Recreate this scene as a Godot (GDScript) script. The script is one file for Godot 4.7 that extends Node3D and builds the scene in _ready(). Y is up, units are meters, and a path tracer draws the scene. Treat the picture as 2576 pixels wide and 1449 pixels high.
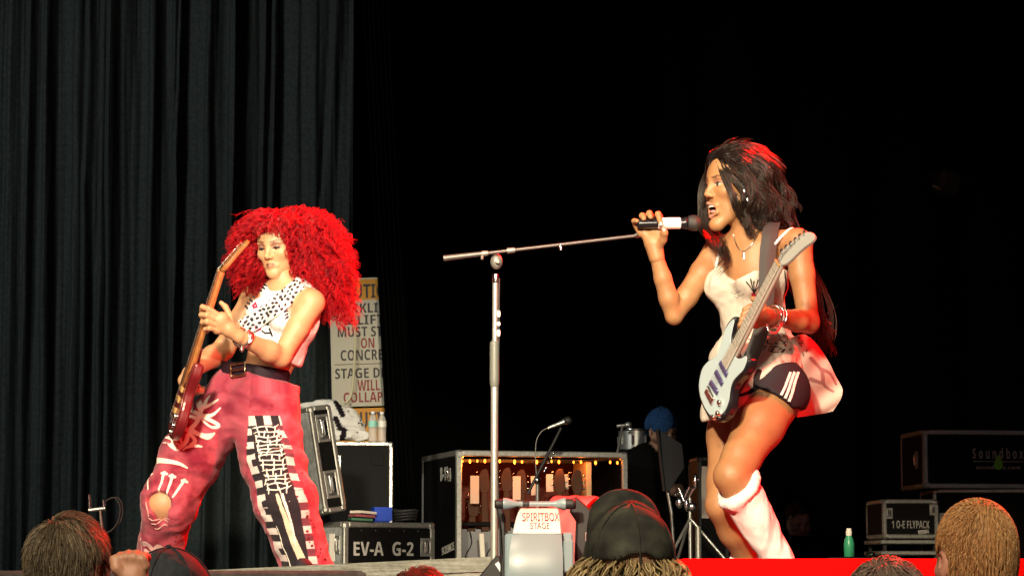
extends Node3D
# A concert stage seen from the crowd. Metres, y up; the camera looks along -z from the standing crowd, the stage lies beyond z = -8.

const CAM := Vector3(0, 1.5, 0)
const FOCUS := 6840.0          # focal length over a picture 2576 units wide
var tilt := atan(745.5 / FOCUS)
var M := {}
var rng := RandomNumberGenerator.new()
var taken := {}
var depth := 10.0

func at(px: float, py: float, d: float) -> Vector3:
	var y := -(py - 724.5) / FOCUS
	var v := Vector3((px - 1288.0) / FOCUS, y * cos(tilt) + sin(tilt), y * sin(tilt) - cos(tilt))
	return CAM + v * (d / -v.z)

# ---------------------------------------------------------------- mesh builder
class Mb:
	var v := PackedVector3Array()
	var n := PackedVector3Array()
	var c := PackedColorArray()
	var uv := PackedVector2Array()
	var i := PackedInt32Array()
	var col := Color.WHITE

	func add(p: Vector3, q: Vector3, t := Vector2.ZERO) -> int:
		v.append(p); n.append(q); c.append(col); uv.append(t)
		return v.size() - 1

	func tri(a: int, b: int, d: int) -> void:
		var f := (v[d] - v[a]).cross(v[b] - v[a])
		if f.dot(n[a] + n[b] + n[d]) < 0.0:
			i.append(a); i.append(d); i.append(b)
		else:
			i.append(a); i.append(b); i.append(d)

	func quad(a: int, b: int, d: int, e: int) -> void:
		tri(a, b, d); tri(a, d, e)

	func face(p: Array, out: Vector3, t: Array = []) -> void:
		var k := []
		for j in p.size():
			k.append(add(p[j], out, t[j] if t.size() > j else Vector2.ZERO))
		for j in range(1, p.size() - 1):
			tri(k[0], k[j], k[j + 1])

	func flat(p: Array, inside: Vector3) -> void:
		var f: Vector3 = (p[1] - p[0]).cross(p[2] - p[0]).normalized()
		var m := Vector3.ZERO
		for q in p: m += q
		if f.dot(m / p.size() - inside) < 0: f = -f
		face(p, f)

	func box(size: Vector3, x := Transform3D.IDENTITY, b := 0.0) -> void:
		# a box with chamfered edges
		var h := size / 2
		b = minf(b, minf(h.x, minf(h.y, h.z)) * 0.9)
		var o := x.origin
		for ax in 3:
			for s in [-1.0, 1.0]:
				var u := (ax + 1) % 3
				var w := (ax + 2) % 3
				var p := []
				for e in [[-1, -1], [1, -1], [1, 1], [-1, 1]]:
					var q := Vector3.ZERO
					q[ax] = s * h[ax]; q[u] = e[0] * (h[u] - b); q[w] = e[1] * (h[w] - b)
					p.append(x * q)
				flat(p, o)
		if b <= 0.0: return
		for ax in 3:
			var u := (ax + 1) % 3
			var w := (ax + 2) % 3
			for s in [-1.0, 1.0]:
				for t in [-1.0, 1.0]:
					var p := []
					for e in [[-1, 0], [1, 0], [1, 1], [-1, 1]]:
						var q := Vector3.ZERO
						q[ax] = e[0] * (h[ax] - b)
						q[u] = s * (h[u] - (b if e[1] else 0.0)); q[w] = t * (h[w] - (0.0 if e[1] else b))
						p.append(x * q)
					flat(p, o)
		for s in 8:
			var g := Vector3(1 if s & 1 else -1, 1 if s & 2 else -1, 1 if s & 4 else -1)
			var p := []
			for ax in 3:
				var q := g * (h - Vector3.ONE * b)
				q[ax] = g[ax] * h[ax]
				p.append(x * q)
			flat(p, o)

	func tube(p: Array, r: Array, sides := 8, caps := true) -> void:
		var m := p.size()
		if m < 2: return
		var t0: Vector3 = (p[1] - p[0]).normalized()
		var up := Vector3.UP if absf(t0.y) < 0.9 else Vector3.RIGHT
		var a := t0.cross(up).normalized()
		var last := -1
		for k in m:
			var t: Vector3 = (p[mini(k + 1, m - 1)] - p[maxi(k - 1, 0)])
			t = t.normalized() if t.length() > 1e-9 else t0
			a = (a - t * a.dot(t)).normalized()
			var b := t.cross(a)
			var rr: float = r[mini(k, r.size() - 1)]
			var first := v.size()
			for s in sides:
				var g := TAU * s / sides
				var q := a * cos(g) + b * sin(g)
				add(p[k] + q * rr, q, Vector2(float(s) / sides, float(k) / (m - 1)))
			if last >= 0:
				for s in sides:
					var e := (s + 1) % sides
					quad(last + s, first + s, first + e, last + e)
			last = first
			if caps and (k == 0 or k == m - 1):
				var out := -t if k == 0 else t
				var ring := []
				for s in sides: ring.append(v[first + s])
				face(ring, out)

	func lathe(prof: Array, x: Transform3D, sides := 20) -> void:
		# prof: Vector2(radius, height) pairs, spun about local y
		var last := -1
		var m := prof.size()
		for k in m:
			var a: Vector2 = prof[maxi(k - 1, 0)]
			var b: Vector2 = prof[mini(k + 1, m - 1)]
			var g := b - a
			var q2 := Vector2(g.y, -g.x).normalized()
			var first := v.size()
			for s in sides:
				var an := TAU * s / sides
				var dir := Vector3(cos(an), 0, sin(an))
				var rad: float = prof[k].x
				add(x * (dir * rad + Vector3(0, prof[k].y, 0)), (x.basis * (dir * q2.x + Vector3(0, q2.y, 0))).normalized(), Vector2(float(s) / sides, float(k) / maxf(1, m - 1)))
			if last >= 0:
				for s in sides:
					var e := (s + 1) % sides
					quad(last + s, first + s, first + e, last + e)
			last = first

	func prism(poly: PackedVector2Array, z0: float, z1: float, x := Transform3D.IDENTITY, bev := 0.0) -> void:
		# a flat outline given thickness along local z, with rounded rims
		var cen := Vector2.ZERO
		for p in poly: cen += p
		cen /= poly.size()
		var rings := []
		if bev > 0.0:
			for e in [[1.0, 0.0], [0.3, 0.3], [0.0, 1.0]]:
				rings.append([e[0] * bev, z0 + e[1] * bev])
			for e in [[0.0, 1.0], [0.3, 0.3], [1.0, 0.0]]:
				rings.append([e[0] * bev, z1 - e[1] * bev])
		else:
			rings = [[0.0, z0], [0.0, z1]]
		var m := poly.size()
		var outn := []
		var area := 0.0
		for k in m: area += poly[k].cross(poly[(k + 1) % m])
		for k in m:
			var g := (poly[(k + 1) % m] - poly[(k + m - 1) % m]).normalized()
			outn.append(Vector2(g.y, -g.x) * (1.0 if area > 0 else -1.0))
		for r in rings.size() - 1:
			var za: float = rings[r][1]
			var zb: float = rings[r + 1][1]
			var first := v.size()
			for k in m:
				var o: Vector2 = outn[k]
				var pa: Vector2 = poly[k] - o * rings[r][0]
				var pb: Vector2 = poly[k] - o * rings[r + 1][0]
				var lean: float = 0.0
				if bev > 0: lean = [-1.0, -0.5, 0.0, 0.5, 1.0][r]
				var q: Vector3 = (x.basis * Vector3(o.x, o.y, lean * (1.0 if z1 > z0 else -1.0))).normalized()
				add(x * Vector3(pa.x, pa.y, za), q)
				add(x * Vector3(pb.x, pb.y, zb), q)
			for k in m:
				var e := (k + 1) % m
				quad(first + 2 * k, first + 2 * k + 1, first + 2 * e + 1, first + 2 * e)
		var cut := Geometry2D.triangulate_polygon(poly)
		for side in 2:
			var inset: float = rings[0][0]
			var z: float = z0 if side == 0 else z1
			var q := (x.basis * Vector3(0, 0, -1.0 if (side == 0) == (z1 > z0) else 1.0)).normalized()
			var first := v.size()
			for k in m:
				var o: Vector2 = outn[k]
				var pp: Vector2 = poly[k] - o * inset
				add(x * Vector3(pp.x, pp.y, z), q, pp)
			for k in range(0, cut.size(), 3):
				tri(first + cut[k], first + cut[k + 1], first + cut[k + 2])

	func ball(p: Vector3, r: Vector3, sides := 10, rings := 7, bas := Basis.IDENTITY) -> void:
		var first := v.size()
		for a in rings + 1:
			var la := PI * a / rings
			for s in sides:
				var lo := TAU * s / sides
				var u := Vector3(sin(la) * cos(lo), cos(la), sin(la) * sin(lo))
				add(p + bas * (u * r), (bas * (u / r)).normalized(), Vector2(float(s) / sides, float(a) / rings))
		for a in rings:
			for s in sides:
				var e := (s + 1) % sides
				quad(first + a * sides + s, first + (a + 1) * sides + s, first + (a + 1) * sides + e, first + a * sides + e)

	func sheet(rows: Array, thick: float, uvs := true) -> void:
		# a grid of points (rows of equal length) as cloth with two faces
		var a := rows.size()
		var b: int = rows[0].size()
		var nn := []
		for r in a:
			var line := []
			for s in b:
				var du: Vector3 = rows[r][mini(s + 1, b - 1)] - rows[r][maxi(s - 1, 0)]
				var dv: Vector3 = rows[mini(r + 1, a - 1)][s] - rows[maxi(r - 1, 0)][s]
				line.append(du.cross(dv).normalized())
			nn.append(line)
		for side in [1.0, -1.0]:
			var first := v.size()
			for r in a:
				for s in b:
					add(rows[r][s] + nn[r][s] * side * thick / 2, nn[r][s] * side, Vector2(float(s) / (b - 1), float(r) / (a - 1)))
			for r in a - 1:
				for s in b - 1:
					quad(first + r * b + s, first + r * b + s + 1, first + (r + 1) * b + s + 1, first + (r + 1) * b + s)

	func mesh() -> ArrayMesh:
		var arr := []
		arr.resize(Mesh.ARRAY_MAX)
		arr[Mesh.ARRAY_VERTEX] = v
		arr[Mesh.ARRAY_NORMAL] = n
		arr[Mesh.ARRAY_COLOR] = c
		arr[Mesh.ARRAY_TEX_UV] = uv
		arr[Mesh.ARRAY_INDEX] = i
		var m := ArrayMesh.new()
		m.add_surface_from_arrays(Mesh.PRIMITIVE_TRIANGLES, arr)
		return m

# ---------------------------------------------------------------- smooth solids: distances joined on a grid, meshed as surface nets
class Field:
	var prims := []
	var o := Vector3.ZERO
	var h := 0.01
	var nx := 0
	var ny := 0
	var nz := 0
	var d := PackedFloat32Array()

	func cap(a: Vector3, b: Vector3, ra: float, rb: float, k := 0.02, cut := false) -> void:
		prims.append([0, a, b, ra, rb, k, cut, Basis.IDENTITY])

	func chain(p: Array, r: Array, k := 0.02) -> void:
		for j in p.size() - 1:
			cap(p[j], p[j + 1], r[j], r[j + 1], k)

	func ell(c: Vector3, r: Vector3, k := 0.02, bas := Basis.IDENTITY, cut := false) -> void:
		prims.append([1, c, r, 0.0, 0.0, k, cut, bas])

	func half(p: Vector3, out: Vector3, k := 0.005) -> void:
		# removes what lies beyond the plane
		prims.append([2, p, out.normalized(), 0.0, 0.0, k, true, Basis.IDENTITY])

	func run(cell: float) -> void:
		h = cell
		var lo := Vector3.ONE * 1e9
		var hi := -lo
		for p in prims:
			if p[6]: continue
			var m: float
			if p[0] == 0:
				m = maxf(p[3], p[4]) + 0.02
				lo = lo.min(p[1].min(p[2]) - Vector3.ONE * m); hi = hi.max(p[1].max(p[2]) + Vector3.ONE * m)
			else:
				m = maxf(p[2].x, maxf(p[2].y, p[2].z)) + 0.02
				lo = lo.min(p[1] - Vector3.ONE * m); hi = hi.max(p[1] + Vector3.ONE * m)
		o = lo - Vector3.ONE * h * 2
		nx = int((hi.x - o.x) / h) + 4; ny = int((hi.y - o.y) / h) + 4; nz = int((hi.z - o.z) / h) + 4
		d.resize(nx * ny * nz)
		d.fill(1.0)
		for p in prims: blend(p)

	func blend(p: Array) -> void:
		var kind: int = p[0]
		var a: Vector3 = p[1]
		var b: Vector3 = p[2]
		var ra: float = p[3]
		var rb: float = p[4]
		var k: float = p[5]
		var cut: bool = p[6]
		var inv: Basis = p[7].transposed()
		var lo: Vector3
		var hi: Vector3
		if kind == 0:
			var m := maxf(ra, rb) + k + 2.5 * h
			lo = a.min(b) - Vector3.ONE * m; hi = a.max(b) + Vector3.ONE * m
		elif kind == 1:
			var m := maxf(b.x, maxf(b.y, b.z)) + k + 2.5 * h
			lo = a - Vector3.ONE * m; hi = a + Vector3.ONE * m
		else:
			lo = o; hi = o + Vector3(nx, ny, nz) * h
		var x0 := maxi(0, int((lo.x - o.x) / h)); var x1 := mini(nx - 1, int((hi.x - o.x) / h) + 1)
		var y0 := maxi(0, int((lo.y - o.y) / h)); var y1 := mini(ny - 1, int((hi.y - o.y) / h) + 1)
		var z0 := maxi(0, int((lo.z - o.z) / h)); var z1 := mini(nz - 1, int((hi.z - o.z) / h) + 1)
		var ab := b - a
		var il := 1.0 / maxf(ab.length_squared(), 1e-9)
		var ir := Vector3.ONE / b if kind == 1 else Vector3.ONE
		var dr := rb - ra
		var k4 := 0.25 / k
		for z in range(z0, z1 + 1):
			for y in range(y0, y1 + 1):
				var i := x0 + nx * (y + ny * z)
				var py := o.y + y * h
				var pz := o.z + z * h
				for x in range(x0, x1 + 1):
					var pa := Vector3(o.x + x * h, py, pz) - a
					var s: float
					if kind == 0:
						var t := clampf(pa.dot(ab) * il, 0.0, 1.0)
						s = (pa - ab * t).length() - ra - dr * t
					elif kind == 1:
						var q := inv * pa * ir
						var k0 := q.length()
						s = k0 * (k0 - 1.0) / maxf((q * ir).length(), 1e-6)
						if k0 < 0.05: s = -minf(b.x, minf(b.y, b.z))
					else:
						s = -pa.dot(b)
					var g := d[i]
					if cut:
						s = -s
						var e := k - absf(g - s)
						d[i] = maxf(g, s) + (e * e * k4 if e > 0.0 else 0.0)
					else:
						var e := k - absf(g - s)
						d[i] = minf(g, s) - (e * e * k4 if e > 0.0 else 0.0)
					i += 1

	func ripple(noise: FastNoiseLite, amp: float, f := Vector3.ONE, power := 1.0) -> void:
		var i := 0
		for z in nz:
			for y in ny:
				for x in nx:
					var g := d[i]
					if absf(g) < 0.03:
						var w := noise.get_noise_3d((o.x + x * h) * f.x, (o.y + y * h) * f.y, (o.z + z * h) * f.z)
						if power != 1.0: w = 1.0 - 2.0 * absf(w)
						d[i] = g + amp * w
					i += 1

	func emit(mb: Mb, base: Vector3, paint: Callable) -> void:
		var cell := {}
		var far := h * 1.9
		var sx := 1
		var sy := nx
		var sz := nx * ny
		var colored := paint.is_valid()
		for z in nz - 1:
			for y in ny - 1:
				var i := nx * (y + ny * z)
				for x in nx - 1:
					var a0 := d[i]
					if absf(a0) < far:
						var a1 := d[i + sx]; var a2 := d[i + sy]; var a3 := d[i + sx + sy]
						var a4 := d[i + sz]; var a5 := d[i + sx + sz]; var a6 := d[i + sy + sz]; var a7 := d[i + sx + sy + sz]
						var cnt := int(a0 < 0) + int(a1 < 0) + int(a2 < 0) + int(a3 < 0) + int(a4 < 0) + int(a5 < 0) + int(a6 < 0) + int(a7 < 0)
						if cnt > 0 and cnt < 8:
							var s := Vector3.ZERO
							var m := 0
							if (a0 < 0) != (a1 < 0): s += Vector3(a0 / (a0 - a1), 0, 0); m += 1
							if (a2 < 0) != (a3 < 0): s += Vector3(a2 / (a2 - a3), 1, 0); m += 1
							if (a4 < 0) != (a5 < 0): s += Vector3(a4 / (a4 - a5), 0, 1); m += 1
							if (a6 < 0) != (a7 < 0): s += Vector3(a6 / (a6 - a7), 1, 1); m += 1
							if (a0 < 0) != (a2 < 0): s += Vector3(0, a0 / (a0 - a2), 0); m += 1
							if (a1 < 0) != (a3 < 0): s += Vector3(1, a1 / (a1 - a3), 0); m += 1
							if (a4 < 0) != (a6 < 0): s += Vector3(0, a4 / (a4 - a6), 1); m += 1
							if (a5 < 0) != (a7 < 0): s += Vector3(1, a5 / (a5 - a7), 1); m += 1
							if (a0 < 0) != (a4 < 0): s += Vector3(0, 0, a0 / (a0 - a4)); m += 1
							if (a1 < 0) != (a5 < 0): s += Vector3(1, 0, a1 / (a1 - a5)); m += 1
							if (a2 < 0) != (a6 < 0): s += Vector3(0, 1, a2 / (a2 - a6)); m += 1
							if (a3 < 0) != (a7 < 0): s += Vector3(1, 1, a3 / (a3 - a7)); m += 1
							var p := o + (Vector3(x, y, z) + s / m) * h
							var q := Vector3(a1 + a3 + a5 + a7 - a0 - a2 - a4 - a6, a2 + a3 + a6 + a7 - a0 - a1 - a4 - a5, a4 + a5 + a6 + a7 - a0 - a1 - a2 - a3).normalized()
							if colored: mb.col = paint.call(p, q)
							cell[i] = mb.add(p - base, q)
					i += 1
		for i in cell:
			# edges that leave this cell's lowest corner
			var s0: bool = d[i] < 0
			if s0 != (d[i + sx] < 0) and cell.has(i - sy) and cell.has(i - sz) and cell.has(i - sy - sz):
				mb.quad(cell[i], cell[i - sy], cell[i - sy - sz], cell[i - sz])
			if s0 != (d[i + sy] < 0) and cell.has(i - sx) and cell.has(i - sz) and cell.has(i - sx - sz):
				mb.quad(cell[i], cell[i - sx], cell[i - sx - sz], cell[i - sz])
			if s0 != (d[i + sz] < 0) and cell.has(i - sx) and cell.has(i - sy) and cell.has(i - sx - sy):
				mb.quad(cell[i], cell[i - sx], cell[i - sx - sy], cell[i - sy])

# ---------------------------------------------------------------- naming
func numbered(called: String) -> String:
	var k: int = taken.get(called, 0)
	taken[called] = k + 1
	return called if k == 0 else "%s_%03d" % [called, k]

func tag(o: Node, label: String, category: String, group := "") -> Node:
	o.set_meta("label", label); o.set_meta("category", category)
	if group: o.set_meta("group", group)
	return o

func thing(called: String, label: String, category: String, where := Vector3.ZERO, group := "") -> Node3D:
	var t := Node3D.new()
	t.name = numbered(called)
	add_child(t)
	t.position = where
	tag(t, label, category, group)
	return t

func part(called: String, mb, mat: Material, parent: Node, label := "") -> MeshInstance3D:
	var o := MeshInstance3D.new()
	o.name = called
	o.mesh = mb.mesh() if mb is Mb else mb
	o.material_override = mat
	parent.add_child(o, true)
	if label: o.set_meta("label", label)
	return o

func structure(called: String, mb: Mb, mat: Material) -> MeshInstance3D:
	var o := part(numbered(called), mb, mat, self)
	o.set_meta("kind", "structure")
	return o

func lin(r: float, g: float, b: float) -> Color:
	return Color(r, g, b).linear_to_srgb()

func mat(c: Color, rough := 0.7, metal := 0.0, spec := 0.5) -> StandardMaterial3D:
	var m := StandardMaterial3D.new()
	m.albedo_color = c.linear_to_srgb()
	m.roughness = rough
	m.metallic = metal
	m.metallic_specular = spec
	return m

func noise_tex(freq: float, lo: Color, hi: Color, size := 256, kind := FastNoiseLite.TYPE_SIMPLEX_SMOOTH, oct := 4, sd := 1) -> NoiseTexture2D:
	var n := FastNoiseLite.new()
	n.noise_type = kind; n.frequency = freq; n.fractal_octaves = oct; n.seed = sd
	var g := Gradient.new()
	g.set_color(0, lo); g.set_color(1, hi)
	var t := NoiseTexture2D.new()
	t.width = size; t.height = size; t.seamless = true; t.noise = n; t.color_ramp = g
	return t

func textured(m: StandardMaterial3D, scale: Vector3, color_tex: Texture2D, bump: Texture2D = null, depth := 0.1) -> StandardMaterial3D:
	m.uv1_triplanar = true
	m.uv1_scale = scale
	if color_tex: m.albedo_texture = color_tex
	if bump:
		m.heightmap_enabled = true; m.heightmap_texture = bump; m.heightmap_scale = depth
	return m

func painted(rough: float, spec := 0.5) -> StandardMaterial3D:
	var m := mat(Color.WHITE, rough, 0.0, spec)
	m.vertex_color_use_as_albedo = true
	return m

func lettering(words: String, w: float, hgt: float, x: Transform3D, m: Material, parent: Node, depth := 0.0015, called := "lettering", bold := true) -> MeshInstance3D:
	var f := SystemFont.new()
	f.font_names = PackedStringArray(["Droid Sans"])
	f.font_weight = 700 if bold else 400
	var t := TextMesh.new()
	t.text = words; t.font = f; t.font_size = 64; t.pixel_size = 0.01; t.depth = 0.1; t.curve_step = 2.0
	var bb := t.get_aabb()
	var o := MeshInstance3D.new()
	o.name = called
	o.mesh = t
	o.material_override = m
	parent.add_child(o, true)
	var s := Vector3(w / maxf(bb.size.x, 1e-3), hgt / maxf(bb.size.y, 1e-3), depth / 0.1)
	var cc := bb.get_center()
	o.transform = x * Transform3D(Basis.from_scale(s), -cc * s)
	return o

func smoothed(p: Array, times := 2) -> Array:
	# Catmull-Rom through the points
	var out := []
	var m := p.size()
	for k in m - 1:
		var a = p[maxi(k - 1, 0)]
		var b = p[k]
		var c = p[k + 1]
		var e = p[mini(k + 2, m - 1)]
		for s in times:
			var t := float(s) / times
			out.append(0.5 * (2.0 * b + (c - a) * t + (2.0 * a - 5.0 * b + 4.0 * c - e) * t * t + (3.0 * b - a - 3.0 * c + e) * t * t * t))
	out.append(p[m - 1])
	return out

func facing(fwd: Vector3, up := Vector3.UP) -> Basis:
	# local z towards fwd, y near up
	var z := fwd.normalized()
	var x := up.cross(z).normalized()
	return Basis(x, z.cross(x), z)

func pv(J: Callable, a: Array) -> Vector3:
	return J.call(a[0], a[1], a[2])

func split_cloth(mb: Mb) -> Mb:
	# takes the dark cloth faces out of a figure, so that clothes are a mesh of their own
	var out := Mb.new()
	var keep := PackedInt32Array()
	var seen := {}
	for k in range(0, mb.i.size(), 3):
		var a := mb.i[k]
		if mb.c[a].get_luminance() < 0.04 and mb.c[mb.i[k + 1]].get_luminance() < 0.04:
			for e in 3:
				var j := mb.i[k + e]
				if not seen.has(j):
					out.col = Color(0.006, 0.006, 0.006)
					seen[j] = out.add(mb.v[j], mb.n[j])
				out.i.append(seen[j])
		else:
			for e in 3: keep.append(mb.i[k + e])
	mb.i = keep
	return out

const DECK := 1.55
const THRUST := 1.42

func materials() -> void:
	M.skin = painted(0.52, 0.5)
	M.skin.uv1_triplanar = true
	M.skin.uv1_scale = Vector3.ONE * 14.0
	M.skin.roughness_texture = noise_tex(0.05, Color(0.62, 0.62, 0.62), Color(1, 1, 1), 256, FastNoiseLite.TYPE_SIMPLEX, 4, 23)
	M.skin.heightmap_enabled = true
	M.skin.heightmap_texture = noise_tex(0.12, Color.BLACK, Color.WHITE, 256, FastNoiseLite.TYPE_SIMPLEX, 3, 24)
	M.skin.heightmap_scale = 0.05
	M.hair = painted(0.5, 0.4)
	M.hair.backlight_enabled = true
	M.hair.backlight = Color(0.35, 0.35, 0.35)
	M.dark_hair = painted(0.4, 0.45)
	M.white_cloth = mat(Color(0.76, 0.73, 0.72), 0.85, 0.0, 0.3)
	M.black_cloth = mat(Color(0.014, 0.012, 0.018), 0.75, 0.0, 0.4)
	M.strap_black = textured(mat(Color(0.035, 0.034, 0.034), 0.7), Vector3.ONE * 30, null, noise_tex(0.1, Color.BLACK, Color.WHITE, 128), 0.05)
	M.belt = mat(Color(0.02, 0.009, 0.016), 0.6, 0.0, 0.25)
	M.brass = mat(Color(0.75, 0.6, 0.33), 0.25, 1.0)
	M.silver = mat(Color(0.8, 0.78, 0.74), 0.22, 1.0)
	M.dark_red = mat(Color(0.16, 0.006, 0.01), 0.2)
	M.dark_red.clearcoat_enabled = true
	M.dark_red.clearcoat = 0.8
	M.rosewood = textured(mat(Color(0.34, 0.13, 0.045), 0.4), Vector3(20, 3, 20), noise_tex(0.05, Color(0.7, 0.65, 0.6), Color.WHITE, 128))
	M.maple = textured(mat(Color(0.5, 0.2, 0.065), 0.3), Vector3(20, 3, 20), noise_tex(0.05, Color(0.75, 0.7, 0.65), Color.WHITE, 128))
	M.pale_maple = mat(Color(0.5, 0.46, 0.4), 0.35)
	M.grey_head = mat(Color(0.3, 0.29, 0.27), 0.3)
	M.cream = mat(Color(0.6, 0.33, 0.12), 0.4)
	M.pearl = mat(Color(0.46, 0.56, 0.6), 0.22)
	M.dark_purple = mat(Color(0.07, 0.06, 0.16), 0.35)
	M.gloss_black = mat(Color(0.012, 0.011, 0.014), 0.25)
	M.white_paint = mat(Color(0.78, 0.76, 0.75), 0.4)
	M.dark_mesh = textured(mat(Color(0.05, 0.048, 0.046), 0.45, 0.5), Vector3.ONE * 60, null, noise_tex(0.3, Color.BLACK, Color.WHITE, 64), 0.1)
	M.teeth = mat(Color(0.8, 0.76, 0.68), 0.3)
	M.alu = textured(mat(Color(0.62, 0.62, 0.58), 0.38, 0.85), Vector3.ONE * 5, noise_tex(0.03, Color(0.82, 0.82, 0.8), Color.WHITE, 256, FastNoiseLite.TYPE_SIMPLEX_SMOOTH, 4, 3))
	M.chrome = mat(Color(0.7, 0.7, 0.68), 0.18, 1.0)
	M.laminate = textured(mat(Color(0.0045, 0.0045, 0.005), 0.65, 0.0, 0.25), Vector3.ONE * 6, noise_tex(0.02, Color(0.6, 0.6, 0.6), Color.WHITE, 256, FastNoiseLite.TYPE_SIMPLEX, 5, 7), noise_tex(0.2, Color.BLACK, Color.WHITE, 128), 0.02)
	M.grey_panel = textured(mat(Color(0.42, 0.44, 0.43), 0.5, 0.2), Vector3.ONE * 3, noise_tex(0.02, Color(0.72, 0.72, 0.72), Color.WHITE, 256, FastNoiseLite.TYPE_SIMPLEX, 5, 5))
	M.dish = mat(Color(0.32, 0.33, 0.32), 0.3, 0.9)
	M.paper = mat(Color(0.66, 0.62, 0.54), 0.85)
	M.stencil = textured(mat(Color(0.75, 0.74, 0.68), 0.8), Vector3.ONE * 8, noise_tex(0.06, Color(0.45, 0.45, 0.45), Color.WHITE, 128, FastNoiseLite.TYPE_SIMPLEX, 3, 2))
	M.dim_stencil = M.stencil
	M.plastic_grey = mat(Color(0.2, 0.265, 0.29), 0.36)
	M.shaded_wood = mat(Color(0.05, 0.02, 0.008), 0.6, 0.0, 0.25)  # racked guitars' wood, coloured darker to stand for the shade inside the rack
	M.rubber = mat(Color(0.012, 0.012, 0.013), 0.6)
	M.saturated_red = mat(Color(0.6, 0.003, 0.003), 0.8, 0.0, 0.1)  # one even saturated red with little gloss
	M.camo = textured(mat(Color(0.095, 0.1, 0.105), 0.85), Vector3.ONE * 3.5, noise_tex(0.016, Color(0.12, 0.11, 0.12), Color(1.0, 1.0, 0.82), 256, FastNoiseLite.TYPE_SIMPLEX_SMOOTH, 4, 14))
	M.camo_gold = mat(Color(0.1, 0.09, 0.04), 0.8)
	M.navy = textured(mat(Color(0.035, 0.045, 0.055), 0.85), Vector3.ONE * 9, noise_tex(0.03, Color(0.6, 0.6, 0.6), Color.WHITE, 128))
	M.blue_cap = textured(mat(Color(0.03, 0.16, 0.4), 0.9), Vector3.ONE * 14, noise_tex(0.04, Color(0.35, 0.4, 0.5), Color.WHITE, 128), noise_tex(0.15, Color.BLACK, Color.WHITE, 128), 0.2)
	M.matt_black = mat(Color(0.006, 0.006, 0.006), 1.0, 0.0, 0.1)
	M.velour = textured(mat(Color(0.038, 0.049, 0.049), 0.95, 0.0, 0.2), Vector3.ONE * 2, noise_tex(0.05, Color(0.72, 0.72, 0.74), Color.WHITE, 256, FastNoiseLite.TYPE_SIMPLEX, 4, 8))
	M.black_velour = mat(Color(0.003, 0.003, 0.003), 1.0, 0.0, 0.0)
	M.plank = textured(mat(Color(0.34, 0.345, 0.31), 0.75), Vector3(0.7, 9, 9), noise_tex(0.03, Color(0.55, 0.54, 0.5), Color.WHITE, 256, FastNoiseLite.TYPE_SIMPLEX_SMOOTH, 5, 12), noise_tex(0.05, Color.BLACK, Color.WHITE, 128), 0.1)
	M.deck = textured(mat(Color(0.05, 0.048, 0.045), 0.8), Vector3.ONE * 2, noise_tex(0.03, Color(0.5, 0.5, 0.5), Color.WHITE, 256))
	M.asphalt = textured(mat(Color(0.05, 0.05, 0.05), 0.9), Vector3.ONE * 2, noise_tex(0.1, Color(0.5, 0.5, 0.5), Color.WHITE, 256))

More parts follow.
